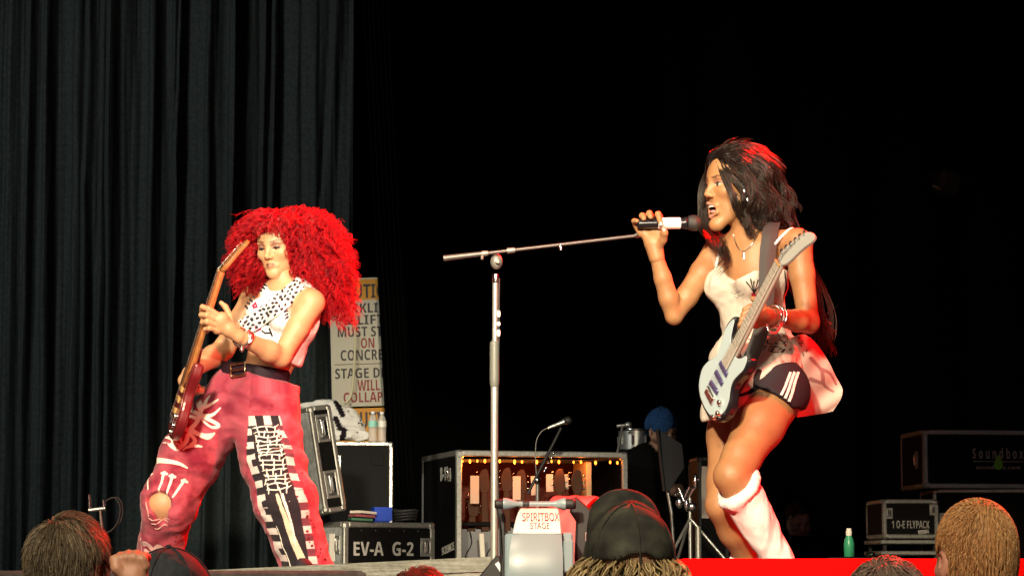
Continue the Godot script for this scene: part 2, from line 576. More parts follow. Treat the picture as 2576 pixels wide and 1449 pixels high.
func setting() -> void:
	var mb := Mb.new()
	mb.box(Vector3(200, 0.2, 200), Transform3D(Basis.IDENTITY, Vector3(0, -0.1, -20)))
	structure("ground", mb, M.asphalt)
	mb = Mb.new()
	mb.box(Vector3(16, DECK, 14.5), Transform3D(Basis.IDENTITY, Vector3(0, DECK / 2, -10.0 - 7.25)), 0.01)
	structure("stage_floor", mb, M.deck)
	mb = Mb.new()
	mb.box(Vector3(4.4, THRUST, 1.85), Transform3D(Basis.IDENTITY, Vector3(1.85, THRUST / 2, -9.07)), 0.01)
	structure("stage_apron", mb, M.deck)
	# roof and side walls of the stage house
	mb = Mb.new()
	mb.box(Vector3(16.6, 0.3, 15), Transform3D(Basis.IDENTITY, Vector3(0, 8.0, -17.2)))
	structure("stage_roof", mb, M.black_velour)
	for s in [-1.0, 1.0]:
		mb = Mb.new()
		mb.box(Vector3(0.3, 7.85, 14.2), Transform3D(Basis.IDENTITY, Vector3(s * 8.15, 3.925, -17.6)))
		structure("stage_wall_left" if s < 0 else "stage_wall_right", mb, M.black_velour)
	mb = Mb.new()
	mb.box(Vector3(16, 7.84, 0.3), Transform3D(Basis.IDENTITY, Vector3(0, 3.92, -24.7)))
	structure("stage_wall_back", mb, M.black_velour)

	# weathered board along the stage's front edge, a little higher at its right end
	var b := thing("edge_board", "weathered grey board along the front edge of the stage", "board", Vector3(-0.9, DECK, -9.95))
	mb = Mb.new()
	var p0 := at(470, 1437, 10.35)
	var p1 := at(1262, 1399, 9.75)
	var o := b.position
	var dn := Vector3(0, -0.052, 0)
	var bk := Vector3(0.03, 0, -0.12)
	for q in [[p0, p1], [p0 + dn + Vector3(0, -0.004, 0), p1 + dn + Vector3(0, -0.004, 0)]]:
		var m := Mb.new()
		var mid: Vector3 = (q[0] + q[1]) / 2.0 + dn / 2 + bk / 2 - o
		var pts := [q[0] - o, q[1] - o, q[1] + dn - o, q[0] + dn - o]
		m.flat(pts, mid)
		m.flat([q[0] - o, q[1] - o, q[1] + bk - o, q[0] + bk - o], mid)
		m.flat([q[0] + bk - o, q[1] + bk - o, q[1] + bk + dn - o, q[0] + bk + dn - o], mid)
		m.flat([q[0] + dn - o, q[1] + dn - o, q[1] + bk + dn - o, q[0] + bk + dn - o], mid)
		for e in 2: m.flat([q[e] - o, q[e] + bk - o, q[e] + bk + dn - o, q[e] + dn - o], mid)
		part("plank", m, M.plank, b)

	# red riser in front of the singer
	var r := thing("stage_riser", "bright red low riser in front of the singer's legs", "riser")
	var a := at(1716, 1405, 8.42)
	var w := 2.0
	var top := a.y
	r.position = Vector3(a.x + w / 2, THRUST, -8.54)
	mb = Mb.new()
	mb.box(Vector3(w, top - THRUST, 0.22), Transform3D(Basis.IDENTITY, Vector3(0, (top - THRUST) / 2, 0)), 0.006)
	part("box", mb, M.saturated_red, r)
	mb = Mb.new()
	mb.box(Vector3(w - 0.02, 0.005, 0.008), Transform3D(Basis.IDENTITY, Vector3(0, 0.075, 0.115)))
	part("trim", mb, M.saturated_red, r)

func fold_sheet(x0: float, x1: float, d: float, y0: float, y1: float, ridges: Array, wob: float, sd: int) -> Mb:
	# hanging cloth: ridges are [picture x at mid height, half width, depth, slant]
	var n := FastNoiseLite.new()
	n.seed = sd; n.frequency = 0.6
	var rows := []
	var rowsn := 26
	for r in rowsn + 1:
		var y := lerpf(y1, y0, float(r) / rowsn)
		var row := []
		var cols := int((x1 - x0) / 2.2)
		for k in cols + 1:
			var px := lerpf(x0, x1, float(k) / cols)
			var q := at(px, 724, d)
			var z := -d + wob * n.get_noise_2d(px * 0.013, y * 0.15)
			for e in ridges:
				var c: float = e[0] + (y - 3.4) * e[3] + 5.0 * n.get_noise_2d(y * 1.1, e[0] * 0.7)
				var u: float = (px - c) / (e[1] if px < c else e[1] * 2.4)
				if absf(u) < 1.0: z += 0.95 * e[2] * pow(0.5 + 0.5 * cos(u * PI), 1.6)
			row.append(Vector3(q.x, y, z))
		rows.append(row)
	var mb := Mb.new()
	mb.sheet(rows, 0.004)
	return mb

func curtains() -> void:
	var sets := [
		[-640.0, 262.0, [[-560, 22, 0.1, 0], [-480, 16, 0.1, 0], [-400, 18, 0.11, 0], [-330, 14, 0.09, 0], [-260, 18, 0.1, 0], [-190, 15, 0.1, 0], [-120, 22, 0.1, 0], [-60, 16, 0.09, 0], [18, 24, 0.12, 0], [62, 12, 0.09, 0], [112, 16, 0.11, -1], [184, 16, 0.1, 0], [214, 10, 0.07, 0], [250, 10, 0.06, 0]], "black stage curtain panel at the far left"],
		[258.0, 568.0, [[272, 14, 0.12, 0], [375, 16, 0.12, 0], [432, 10, 0.08, 0], [440, 8, 0.06, 3], [520, 12, 0.1, 0]], "black stage curtain panel second from the left behind the guitar neck"],
		[564.0, 885.0, [[578, 12, 0.1, 0], [588, 12, 0.08, 0], [652, 10, 0.08, 4], [680, 12, 0.09, 2], [742, 9, 0.03, 0], [800, 16, 0.05, 22], [872, 12, 0.03, 8]], "black stage curtain panel behind the red hair"],
	]
	for k in 3:
		var s = sets[k]
		var t := thing("stage_curtain", s[3], "curtain", Vector3(0, DECK, 0), "black stage curtains on the left")
		var mb := fold_sheet(s[0], s[1], 18.0 - 0.02 * k, DECK + 0.015, 7.6, s[2], 0.09, 40 + k)
		for e in mb.v.size(): mb.v[e].y -= DECK
		part("cloth", mb, M.velour, t)
	# a dark leg drape that hides the right side of the warning sign, and the backdrop
	var t := thing("leg_drape", "narrow unlit black drape covering the right side of the warning sign", "curtain", Vector3(0, DECK, 0))
	var mb := Mb.new()
	var rows := []
	for r in 14:
		var y := lerpf(7.6, DECK + 0.02, r / 13.0)
		var py := 1470.0 - (y - 1.5) * 6840.0 / 17.0
		var row := []
		for k in 30:
			var px := 950.0 + (py - 700.0) * 0.052 + k * 2.4
			row.append(Vector3(at(px, py, 17.0).x, y - DECK, -17.0 + 0.03 * sin(k * 1.3)))
		rows.append(row)
	mb.sheet(rows, 0.004)
	part("cloth", mb, M.black_velour, t)
	t = thing("backdrop", "plain black backdrop across the whole back of the stage", "backdrop", Vector3(0, DECK, 0))
	mb = Mb.new()
	rows = []
	for r in 6:
		var row := []
		for k in 160: row.append(Vector3(-7.8 + k * 0.098, lerpf(6.1, 0.02, r / 5.0), -21.5 + 0.06 * sin(k * 0.9) + 0.03 * sin(k * 2.3)))
		rows.append(row)
	mb.sheet(rows, 0.004)
	part("cloth", mb, M.black_velour, t)

# ---------------------------------------------------------------- lamps above the frame
func stage_lamp(label: String, where: Vector3, aim: Vector3, col: Color, energy: float, angle: float, size := 0.1) -> void:
	var B := facing(aim - where)
	var t := thing("stage_lamp", label, "lamp", where)
	var mb := Mb.new()
	var x := Transform3D(B * Basis(Vector3.RIGHT, PI / 2), Vector3.ZERO)
	mb.lathe([Vector2(0.05, -0.36), Vector2(0.11, -0.3), Vector2(0.125, -0.1), Vector2(0.13, -0.02), Vector2(0.115, -0.02), Vector2(0.1, -0.28)], x, 20)
	part("housing", mb, M.rubber, t)
	mb = Mb.new()
	mb.lathe([Vector2(0.0, -0.05), Vector2(0.11, -0.05)], x, 20)
	var m := StandardMaterial3D.new()
	m.albedo_color = Color(0.1, 0.1, 0.1)
	m.emission_enabled = true
	m.emission = col
	m.emission_energy_multiplier = 4.0
	part("lens", mb, m, t)
	mb = Mb.new()
	mb.tube([B.x * 0.15, B.x * 0.15 + Vector3(0, 0.22, 0), -B.x * 0.15 + Vector3(0, 0.22, 0), -B.x * 0.15], [0.012], 6)
	mb.tube([Vector3(0, 0.22, 0), Vector3(0, 0.5, 0)], [0.02], 8)
	part("yoke", mb, M.rubber, t)
	var l := SpotLight3D.new()
	l.name = "beam"
	t.add_child(l)
	l.transform = Transform3D(Basis(-B.x, B.y, -B.z), B.z * 0.06)
	l.light_color = col
	l.light_energy = energy
	l.spot_angle = angle
	l.spot_angle_attenuation = 0.6
	l.spot_range = 60.0
	l.spot_attenuation = 2.0
	l.light_size = size
	l.shadow_enabled = true

# ---------------------------------------------------------------- cloth charts: unrolls a limb (a chain of joints) so that print can be drawn on it
class Chart:
	var p := []      # joints
	var px := []     # the same joints on the picture plane: x, y, radius
	var r := []
	var front := Vector3(0, 0, 1)
	var cum := []

	func _init(a: Array, b: Array, c: Array, f: Vector3) -> void:
		p = a; px = b; r = c; front = f
		cum = [0.0]
		for k in p.size() - 1:
			cum.append(cum[k] + p[k].distance_to(p[k + 1]))

	func uv(q: Vector3) -> Vector2:
		var best := 1e9
		var out := Vector2.ZERO
		for k in p.size() - 1:
			var ab: Vector3 = p[k + 1] - p[k]
			var raw: float = (q - p[k]).dot(ab) / ab.length_squared()
			var t := clampf(raw, 0.0, 1.0)
			var e: Vector3 = q - p[k] - ab * t
			if e.length() < best:
				best = e.length()
				var ax := ab.normalized()
				var f := (front - ax * front.dot(ax)).normalized()
				var s := ax.cross(f)
				if s.x < 0: s = -s
				out = Vector2(0.5 + atan2(e.dot(s), e.dot(f)) / TAU, (cum[k] + raw * ab.length()) / cum[-1])
		return out

	func from(x: float, y: float) -> Vector2:
		var best := 1e9
		var out := Vector2.ZERO
		for k in px.size() - 1:
			var a := Vector2(px[k][0], px[k][1])
			var b := Vector2(px[k + 1][0], px[k + 1][1])
			var ab := b - a
			var q := Vector2(x, y) - a
			var raw := q.dot(ab) / ab.length_squared()
			var t := clampf(raw, 0.0, 1.0)
			var side := (q - ab * t).length()
			if side < best:
				best = side
				var rr: float = lerpf(px[k][2], px[k + 1][2], t)
				var sgn := signf((q - ab * raw).x)
				var lat := (q - ab * raw).length()
				out = Vector2(0.5 + sgn * asin(clampf(lat / rr, 0.0, 1.0)) / TAU, (cum[k] + raw * (cum[k + 1] - cum[k])) / cum[-1])
		return out

func dab(im: Image, c: Vector2, r: float, col: Color) -> void:
	var w := im.get_width()
	var hh := im.get_height()
	for y in range(maxi(0, int(c.y - r)), mini(hh - 1, int(c.y + r) + 1) + 1):
		for x in range(maxi(0, int(c.x - r)), mini(w - 1, int(c.x + r) + 1) + 1):
			if Vector2(x + 0.5, y + 0.5).distance_to(c) <= r: im.set_pixel(x, y, col)

func stroke(im: Image, pts: Array, r0: float, r1: float, col: Color) -> void:
	for k in pts.size() - 1:
		var a: Vector2 = pts[k]
		var b: Vector2 = pts[k + 1]
		var m := maxi(1, int(a.distance_to(b) / 1.2))
		for s in m + 1:
			var t := float(s) / m
			dab(im, a.lerp(b, t), maxf(0.8, lerpf(r0, r1, (k + t) / (pts.size() - 1))), col)

func fill_poly(im: Image, pts: Array, col: Color) -> void:
	var poly := PackedVector2Array(pts)
	var lo := poly[0]
	var hi := poly[0]
	for q in poly:
		lo = lo.min(q); hi = hi.max(q)
	for y in range(maxi(0, int(lo.y)), mini(im.get_height() - 1, int(hi.y) + 1) + 1):
		for x in range(maxi(0, int(lo.x)), mini(im.get_width() - 1, int(hi.x) + 1) + 1):
			if Geometry2D.is_point_in_polygon(Vector2(x + 0.5, y + 0.5), poly): im.set_pixel(x, y, col)

func value(f: Field, q: Vector3) -> float:
	var g := (q - f.o) / f.h
	var x := int(g.x); var y := int(g.y); var z := int(g.z)
	if g.x < 0 or g.y < 0 or g.z < 0 or x >= f.nx - 1 or y >= f.ny - 1 or z >= f.nz - 1: return 1.0
	var t := g - Vector3(x, y, z)
	var i := x + f.nx * (y + f.ny * z)
	var sy := f.nx
	var sz := f.nx * f.ny
	var a := lerpf(lerpf(f.d[i], f.d[i + 1], t.x), lerpf(f.d[i + sy], f.d[i + sy + 1], t.x), t.y)
	var b := lerpf(lerpf(f.d[i + sz], f.d[i + sz + 1], t.x), lerpf(f.d[i + sz + sy], f.d[i + sz + sy + 1], t.x), t.y)
	return lerpf(a, b, t.z)

func onto(f: Field, px: float, py: float, d0: float, d1: float, lift := 0.0) -> Vector3:
	# the first point of a solid's near side on the line of sight: where worn things lie on it
	var d := d0
	while d < d1:
		if value(f, at(px, py, d)) < lift: return at(px, py, d)
		d += 0.004
	return at(px, py, (d0 + d1) / 2)

func ribbon(mb: Mb, f: Field, pts: Array, wid: float, d0: float, d1: float, lift := 0.004, across := 4) -> void:
	# a strip of cloth lying on a solid; wid in picture units
	var line := smoothed(pts, 6)
	var rows := []
	for k in line.size():
		var t: Vector2 = (line[mini(k + 1, line.size() - 1)] - line[maxi(k - 1, 0)]).normalized()
		var s := Vector2(-t.y, t.x)
		var row := []
		for e in across + 1:
			var q: Vector2 = line[k] + s * wid * (float(e) / across - 0.5)
			row.append(onto(f, q.x, q.y, d0, d1, lift))
		rows.append(row)
	mb.sheet(rows, 0.003)

func curl(mb: Mb, root: Vector3, out: Vector3, flow: Vector3, length: float, turns: float, rad: float, thick: float, seg := 16, sides := 4, phase := -1.0) -> void:
	# one lock: leaves along out, bends to flow, winds as it goes
	var pts := []
	var rr := []
	var a := flow.cross(out).normalized()
	if a.length() < 0.5: a = Vector3.RIGHT
	var ph := phase if phase >= 0.0 else rng.randf() * TAU
	var p := root
	for k in seg + 1:
		var t := float(k) / seg
		var dir := (out * maxf(0.0, 0.7 - t * 1.3) + flow * (0.45 + t)).normalized()
		var b := dir.cross(a).normalized()
		var w := rad * smoothstep(0.0, 0.25, t)
		pts.append(p + (a * cos(ph + turns * TAU * t) + b * sin(ph + turns * TAU * t)) * w)
		rr.append(thick * (1.0 - 0.75 * t * t))
		p += dir * (length / seg)
	mb.tube(pts, rr, sides, false)

# ---------------------------------------------------------------- heads
func head_solid(f: Field, o: Vector3, B: Basis, s: float, open := 0.0, ears := true) -> void:
	var L := func(x: float, y: float, z: float) -> Vector3: return o + B * (Vector3(x, y, z) * s)
	var R := func(x: float, y: float, z: float) -> Vector3: return Vector3(x, y, z) * s
	f.ell(L.call(0, 0.036, -0.018), R.call(0.073, 0.088, 0.094), 0.02 * s, B)
	f.ell(L.call(0, 0.022, 0.032), R.call(0.062, 0.055, 0.05), 0.03 * s, B)
	var j := open
	f.ell(L.call(0, -0.035 - j * 0.3, 0.028), R.call(0.056, 0.07, 0.055), 0.03 * s, B)
	for e in [-1.0, 1.0]:
		f.cap(L.call(e * 0.05, -0.045, -0.005), L.call(e * 0.012, -0.092 - j, 0.06), 0.019 * s, 0.0155 * s, 0.025 * s)
		f.ell(L.call(e * 0.04, -0.024, 0.056), R.call(0.021, 0.017, 0.02), 0.02 * s, B)
		f.cap(L.call(e * 0.008, 0.018, 0.08), L.call(e * 0.045, 0.017, 0.063), 0.0075 * s, 0.006 * s, 0.012 * s)
	f.ell(L.call(0, -0.096 - j, 0.066), R.call(0.018, 0.016, 0.016), 0.018 * s, B)
	for e in [-1.0, 1.0]:
		f.ell(L.call(e * 0.031, 0.0, 0.094), R.call(0.017, 0.011, 0.017), 0.012 * s, B, true)
	for e in [-1.0, 1.0]:
		f.ell(L.call(e * 0.0305, -0.001, 0.069), R.call(0.0145, 0.0125, 0.0125), 0.003 * s, B)
	f.cap(L.call(0, 0.012, 0.079), L.call(0, -0.03, 0.096), 0.007 * s, 0.0072 * s, 0.014 * s)
	f.ell(L.call(0, -0.033, 0.096), R.call(0.0095, 0.008, 0.0095), 0.008 * s, B)
	for e in [-1.0, 1.0]:
		f.ell(L.call(e * 0.0115, -0.0365, 0.087), R.call(0.0065, 0.0065, 0.0085), 0.007 * s, B)
		f.ell(L.call(e * 0.006, -0.043, 0.091), R.call(0.003, 0.0028, 0.004), 0.003 * s, B, true)
	if open > 0.0:
		var up := -0.058
		var dn := -0.072 - j
		f.ell(L.call(0, (up + dn) / 2, 0.085), R.call(0.023, (up - dn) / 2 - 0.001, 0.04), 0.005 * s, B, true)
		for e in [-1.0, 1.0]:
			f.cap(L.call(0, up - 0.001, 0.093), L.call(e * 0.021, up - 0.008, 0.077), 0.0048 * s, 0.0035 * s, 0.006 * s)
			f.cap(L.call(0, dn + 0.001, 0.084), L.call(e * 0.021, dn + 0.012, 0.073), 0.0055 * s, 0.0038 * s, 0.006 * s)
			f.cap(L.call(e * 0.0215, up - 0.009, 0.077), L.call(e * 0.0215, dn + 0.013, 0.073), 0.004 * s, 0.004 * s, 0.008 * s)
	else:
		for e in [-1.0, 1.0]:
			f.cap(L.call(e * 0.004, -0.0612, 0.0815), L.call(e * 0.024, -0.068, 0.0715), 0.0045 * s, 0.0024 * s, 0.012 * s)
			f.cap(L.call(0, -0.0708, 0.0808), L.call(e * 0.019, -0.07, 0.072), 0.005 * s, 0.0028 * s, 0.012 * s)
		f.cap(L.call(-0.02, -0.0666, 0.083), L.call(0.02, -0.0666, 0.083), 0.0014 * s, 0.0014 * s, 0.003 * s, true)
	if ears:
		for e in [-1.0, 1.0]:
			var eb := B * Basis(Vector3.UP, e * 0.35)
			f.ell(L.call(e * 0.076, -0.006, -0.012), R.call(0.0075, 0.03, 0.018), 0.008 * s, eb)
			f.ell(L.call(e * 0.083, -0.003, -0.006), R.call(0.006, 0.016, 0.009), 0.005 * s, eb, true)
			f.ell(L.call(e * 0.074, -0.03, -0.008), R.call(0.006, 0.01, 0.009), 0.006 * s, eb)

func face_paint(o: Vector3, B: Basis, s: float, skin: Color, lip: Color, brow: Color, shade: Color, open := 0.0, cast := 0.0) -> Callable:
	# make-up and features, each a soft patch: centre, radii, colour, how much
	var P := []
	for e in [-1.0, 1.0]:
		P.append([Vector3(e * 0.031, 0.008, 0.08), Vector3(0.02, 0.009, 0.03), shade, 0.8])
		if cast > 0.0:
			# lowered lids: only the lash line and a sliver of the eye show
			P.append([Vector3(e * 0.0305, -0.0062, 0.082), Vector3(0.0115, 0.003, 0.02), Color(0.4, 0.34, 0.3), 0.9])
			P.append([Vector3(e * 0.0305, -0.0062, 0.083), Vector3(0.0055, 0.0034, 0.02), Color(0.02, 0.012, 0.01), 1.0])
			P.append([Vector3(e * 0.0325, -0.0034, 0.082), Vector3(0.018, 0.0048, 0.025), Color(0.016, 0.01, 0.009), 1.0])
		else:
			P.append([Vector3(e * 0.0305, -0.003, 0.082), Vector3(0.0125, 0.0045, 0.02), Color(0.55, 0.5, 0.45), 1.0])
			P.append([Vector3(e * 0.0305, -0.003, 0.083), Vector3(0.006, 0.0055, 0.02), Color(0.025, 0.014, 0.01), 1.0])
			P.append([Vector3(e * 0.0315, 0.0018, 0.082), Vector3(0.0165, 0.0032, 0.025), Color(0.014, 0.009, 0.008), 1.0])
		P.append([Vector3(e * 0.02, 0.0195, 0.085), Vector3(0.012, 0.0035, 0.03), brow, 0.8])
		P.append([Vector3(e * 0.036, 0.0235, 0.078), Vector3(0.014, 0.003, 0.03), brow, 0.8])
		P.append([Vector3(e * 0.006, -0.0435, 0.092), Vector3(0.0038, 0.0028, 0.005), skin * 0.3, 0.8])
	if open > 0.0:
		P.append([Vector3(0, -0.065 - open / 2, 0.07), Vector3(0.02, 0.012 + open * 0.5, 0.016), Color(0.06, 0.008, 0.008), 1.0])
		P.append([Vector3(0, -0.0595, 0.092), Vector3(0.023, 0.0075, 0.014), lip, 0.9])
		P.append([Vector3(0, -0.071 - open, 0.085), Vector3(0.022, 0.0085, 0.014), lip, 0.9])
	else:
		P.append([Vector3(0, -0.0615, 0.087), Vector3(0.025, 0.0042, 0.02), lip * 0.5, 0.95])
		P.append([Vector3(0, -0.0705, 0.087), Vector3(0.019, 0.0045, 0.02), lip * 0.7, 0.85])
		for e in [-1.0, 1.0]: P.append([Vector3(e * 0.014, -0.0668 - 0.001 * e * e, 0.08), Vector3(0.013, 0.0016, 0.02), lip * 0.25, 0.85])
	var n := FastNoiseLite.new()
	n.frequency = 28.0; n.seed = 5
	var inv := B.transposed()
	return func(p: Vector3, _q: Vector3) -> Color:
		var l := inv * (p - o) / s
		var c: Color = skin * (1.0 + 0.07 * n.get_noise_3d(p.x, p.y, p.z))
		if l.z > 0.03:
			for e in P:
				var w: float = ((l - e[0]) / e[1]).length()
				if w < 1.15: c = c.lerp(e[2], e[3] * (1.0 - smoothstep(0.8, 1.15, w)))
		return c

func skin_paint(skin: Color, sd := 3) -> Callable:
	var n := FastNoiseLite.new()
	n.frequency = 14.0; n.seed = sd
	return func(p: Vector3, _q: Vector3) -> Color:
		var w := n.get_noise_3d(p.x, p.y, p.z)
		var v := n.get_noise_3d(p.x * 4.0, p.y * 4.0, p.z * 4.0 + 7.0)
		return Color(skin.r * (1.0 + 0.1 * w + 0.07 * v), skin.g * (1.0 + 0.16 * w + 0.08 * v), skin.b * (1.0 + 0.18 * w + 0.08 * v))

func plain_paint(c: Color) -> Callable:
	return func(_p: Vector3, _q: Vector3) -> Color: return c

func band(mb: Mb, c: Vector3, B: Basis, rx: float, rz: float, hgt: float, thick: float, seg := 40) -> void:
	# a closed strap round a body: local y is its width
	var first := -1
	var start := mb.v.size()
	for k in seg:
		var g := TAU * k / seg
		var dir := Vector3(cos(g), 0, sin(g))
		var nrm := (B * Vector3(cos(g) / rx, 0, sin(g) / rz)).normalized()
		var q := c + B * Vector3(rx * dir.x, 0, rz * dir.z)
		for e in [-1.0, 1.0]:
			mb.add(q + B.y * e * hgt / 2 + nrm * thick, nrm, Vector2(float(k) / seg, e))
		for e in [-1.0, 1.0]:
			mb.add(q + B.y * e * hgt / 2 + nrm * thick, B.y * e)
			mb.add(q + B.y * e * hgt / 2, B.y * e)
	for k in seg:
		var a := start + k * 6
		var b := start + ((k + 1) % seg) * 6
		mb.quad(a, a + 1, b + 1, b)
		mb.quad(a + 2, a + 3, b + 3, b + 2)
		mb.quad(a + 4, a + 5, b + 5, b + 4)

func ring(mb: Mb, c: Vector3, axis: Vector3, r: float, thick: float, seg := 18, squash := 1.0) -> void:
	var B := facing(axis, Vector3.UP if absf(axis.normalized().y) < 0.9 else Vector3.RIGHT)
	var pts := []
	for k in seg + 1:
		var g := TAU * k / seg
		pts.append(c + B.x * cos(g) * r + B.y * sin(g) * r * squash)
	mb.tube(pts, [thick], 6, false)

# ---------------------------------------------------------------- the guitarist
func guitarist() -> void:
	var D := 10.9
	var base := Vector3(at(600, 1424, D).x, DECK, -D)
	var t := thing("person", "red haired guitarist in pink trousers and white crop top leaning back", "person", base)
	var J := func(x: float, y: float, dz: float) -> Vector3: return at(x, y, D - dz)
	var skin := Color(0.57, 0.305, 0.16)
	# body
	var spine: Vector3 = (J.call(715, 715, 0.0) - J.call(640, 985, 0.0)).normalized()
	var T := facing(Vector3(-0.58, 0.1, 0.81), spine)
	T = Basis(T.x, spine, T.x.cross(spine)).orthonormalized()
	var ls: Vector3 = J.call(782, 762, 0.10)
	var rs: Vector3 = J.call(640, 750, -0.10)
	var le: Vector3 = J.call(706, 899, 0.17)
	var lw: Vector3 = J.call(600, 846, 0.34)
	var re: Vector3 = J.call(560, 880, -0.08)
	var rw: Vector3 = J.call(474, 938, 0.10)
	var f := Field.new()
	f.ell(J.call(722, 797, 0.0), Vector3(0.135, 0.16, 0.095), 0.03, T)
	f.ell(J.call(685, 892, 0.0), Vector3(0.112, 0.13, 0.085), 0.04, T)
	f.ell(J.call(645, 985, 0.0), Vector3(0.14, 0.11, 0.11), 0.04, T)
	f.cap(J.call(716, 735, 0.0), J.call(708, 690, 0.01), 0.055, 0.05, 0.03)
	f.cap(J.call(725, 735, 0.0), ls, 0.05, 0.054, 0.04)
	f.cap(J.call(705, 735, -0.02), rs, 0.05, 0.058, 0.04)
	f.chain([ls, ls.lerp(le, 0.45), le], [0.052, 0.046, 0.037], 0.016)
	f.chain([le, le.lerp(lw, 0.3), lw], [0.037, 0.041, 0.026], 0.02)
	f.chain([rs, rs.lerp(re, 0.5), re], [0.054, 0.05, 0.042], 0.02)
	f.chain([re, re.lerp(rw, 0.3), rw], [0.042, 0.044, 0.028], 0.02)
	for s in [[[590, 1020, -0.05], [412, 1268, 0.09], [396, 1425, -0.14]], [[672, 1020, 0.07], [715, 1258, 0.12], [776, 1432, 0.1]]]:
		f.chain([pv(J, s[0]), pv(J, s[1]), pv(J, s[2])], [0.085, 0.06, 0.045], 0.03)
	f.run(0.009)
	var mb := Mb.new()
	f.emit(mb, base, skin_paint(skin))
	# head
	var ho: Vector3 = J.call(703, 620, 0.0)
	var yaw := 0.46
	var B := facing(Vector3(-sin(yaw), -0.16, cos(yaw)), Vector3(-0.03, 1, 0))
	var hs := 1.1
	var hf := Field.new()
	head_solid(hf, ho, B, hs, 0.0, false)
	hf.cap(ho + B * Vector3(0, -0.05, -0.02), J.call(711, 705, 0.0), 0.05, 0.05, 0.02)
	hf.run(0.0034)
	hf.emit(mb, base, face_paint(ho, B, hs, skin * 1.05, Color(0.36, 0.15, 0.09), Color(0.09, 0.03, 0.018), Color(0.2, 0.1, 0.075), 0.0, 0.0035))
	# left hand round the neck of the guitar
	var hand := Field.new()
	hand.chain([lw, J.call(575, 828, 0.355), J.call(552, 805, 0.37)], [0.028, 0.029, 0.028], 0.015)
	hand.cap(J.call(560, 800, 0.375), J.call(545, 828, 0.365), 0.022, 0.021, 0.015)
	var fr := [0.0125, 0.0115, 0.0105, 0.009]
	hand.chain([J.call(550, 795, 0.385), J.call(524, 778, 0.40), J.call(508, 772, 0.385), J.call(505, 782, 0.36)], fr, 0.004)
	hand.chain([J.call(545, 806, 0.385), J.call(519, 793, 0.403), J.call(505, 792, 0.385), J.call(508, 803, 0.36)], fr, 0.004)
	hand.chain([J.call(543, 818, 0.38), J.call(520, 810, 0.40), J.call(508, 811, 0.38), J.call(513, 819, 0.358)], fr, 0.004)
	hand.chain([J.call(545, 829, 0.372), J.call(525, 826, 0.39), J.call(515, 828, 0.375), J.call(520, 834, 0.356)], [0.011, 0.01, 0.009, 0.008], 0.004)
	hand.chain([J.call(580, 826, 0.35), J.call(578, 796, 0.345), J.call(566, 772, 0.335), J.call(555, 762, 0.33)], [0.014, 0.0125, 0.011, 0.009], 0.006)
	hand.run(0.0042)
	hand.emit(mb, base, skin_paint(skin))
	# right hand picking at the strings
	var h2 := Field.new()
	h2.chain([rw, J.call(466, 958, 0.14), J.call(470, 975, 0.16)], [0.028, 0.029, 0.024], 0.012)
	for k in 4:
		var e := k * 6.0
		h2.chain([J.call(462 + e, 974 + k, 0.175 - k * 0.012), J.call(474 + e, 985 + k, 0.19 - k * 0.012), J.call(488 + e, 982 + k, 0.19 - k * 0.012), J.call(492 + e, 976, 0.18 - k * 0.012)], [0.0115, 0.011, 0.01, 0.0085], 0.004)
	h2.chain([J.call(472, 960, 0.15), J.call(486, 966, 0.18), J.call(498, 972, 0.19)], [0.013, 0.012, 0.009], 0.005)
	h2.run(0.0045)
	h2.emit(mb, base, skin_paint(skin))
	part("body", mb, M.skin, t)

	# trousers
	var LA := [[585, 1000, 70], [480, 1150, 72], [424, 1265, 64], [397, 1424, 56]]
	var LB := [[672, 1000, 80], [683, 1150, 76], [716, 1262, 71], [776, 1432, 62]]
	var dA := [-0.03, 0.03, 0.06, -0.12]
	var dB := [0.06, 0.08, 0.12, 0.10]
	var tr := Field.new()
	tr.ell(J.call(636, 985, 0.0), Vector3(0.152, 0.1, 0.118), 0.03, T)
	tr.ell(J.call(622, 1040, 0.01), Vector3(0.172, 0.11, 0.135), 0.04, T)
	var charts := []
	for s in [[LA, dA], [LB, dB]]:
		var pts := []
		var rr := []
		for k in 4:
			pts.append(J.call(s[0][k][0], s[0][k][1], s[1][k]))
			rr.append(s[0][k][2] / 627.5)
		tr.chain(pts, rr, 0.045)
		charts.append(Chart.new(pts, s[0], rr, Vector3(0, 0, 1)))
	tr.half(Vector3(0, DECK + 0.006, 0), Vector3.DOWN, 0.006)
	tr.half(J.call(640, 948, 0), spine, 0.006)
	tr.ell(J.call(391, 1264, 0.19), Vector3(0.062, 0.05, 0.085), 0.006, Basis(Vector3(0, 0, 1), -0.2), true)
	tr.ell(J.call(400, 1296, 0.18), Vector3(0.034, 0.07, 0.075), 0.006, Basis(Vector3(0, 0, 1), 0.3), true)
	tr.run(0.0085)
	var wr := FastNoiseLite.new()
	wr.frequency = 5.0; wr.fractal_octaves = 3; wr.seed = 11
	tr.ripple(wr, 0.009, Vector3(1.0, 1.9, 1.0))
	var crease := FastNoiseLite.new()
	crease.frequency = 5.5; crease.fractal_octaves = 2; crease.seed = 19
	tr.ripple(crease, -0.0065, Vector3(0.8, 1.5, 0.8), 2.0)
	var cloth := Mb.new()
	tr.emit(cloth, base, plain_paint(Color.WHITE))
	# unroll: each leg takes half of the chart
	var un := Mb.new()
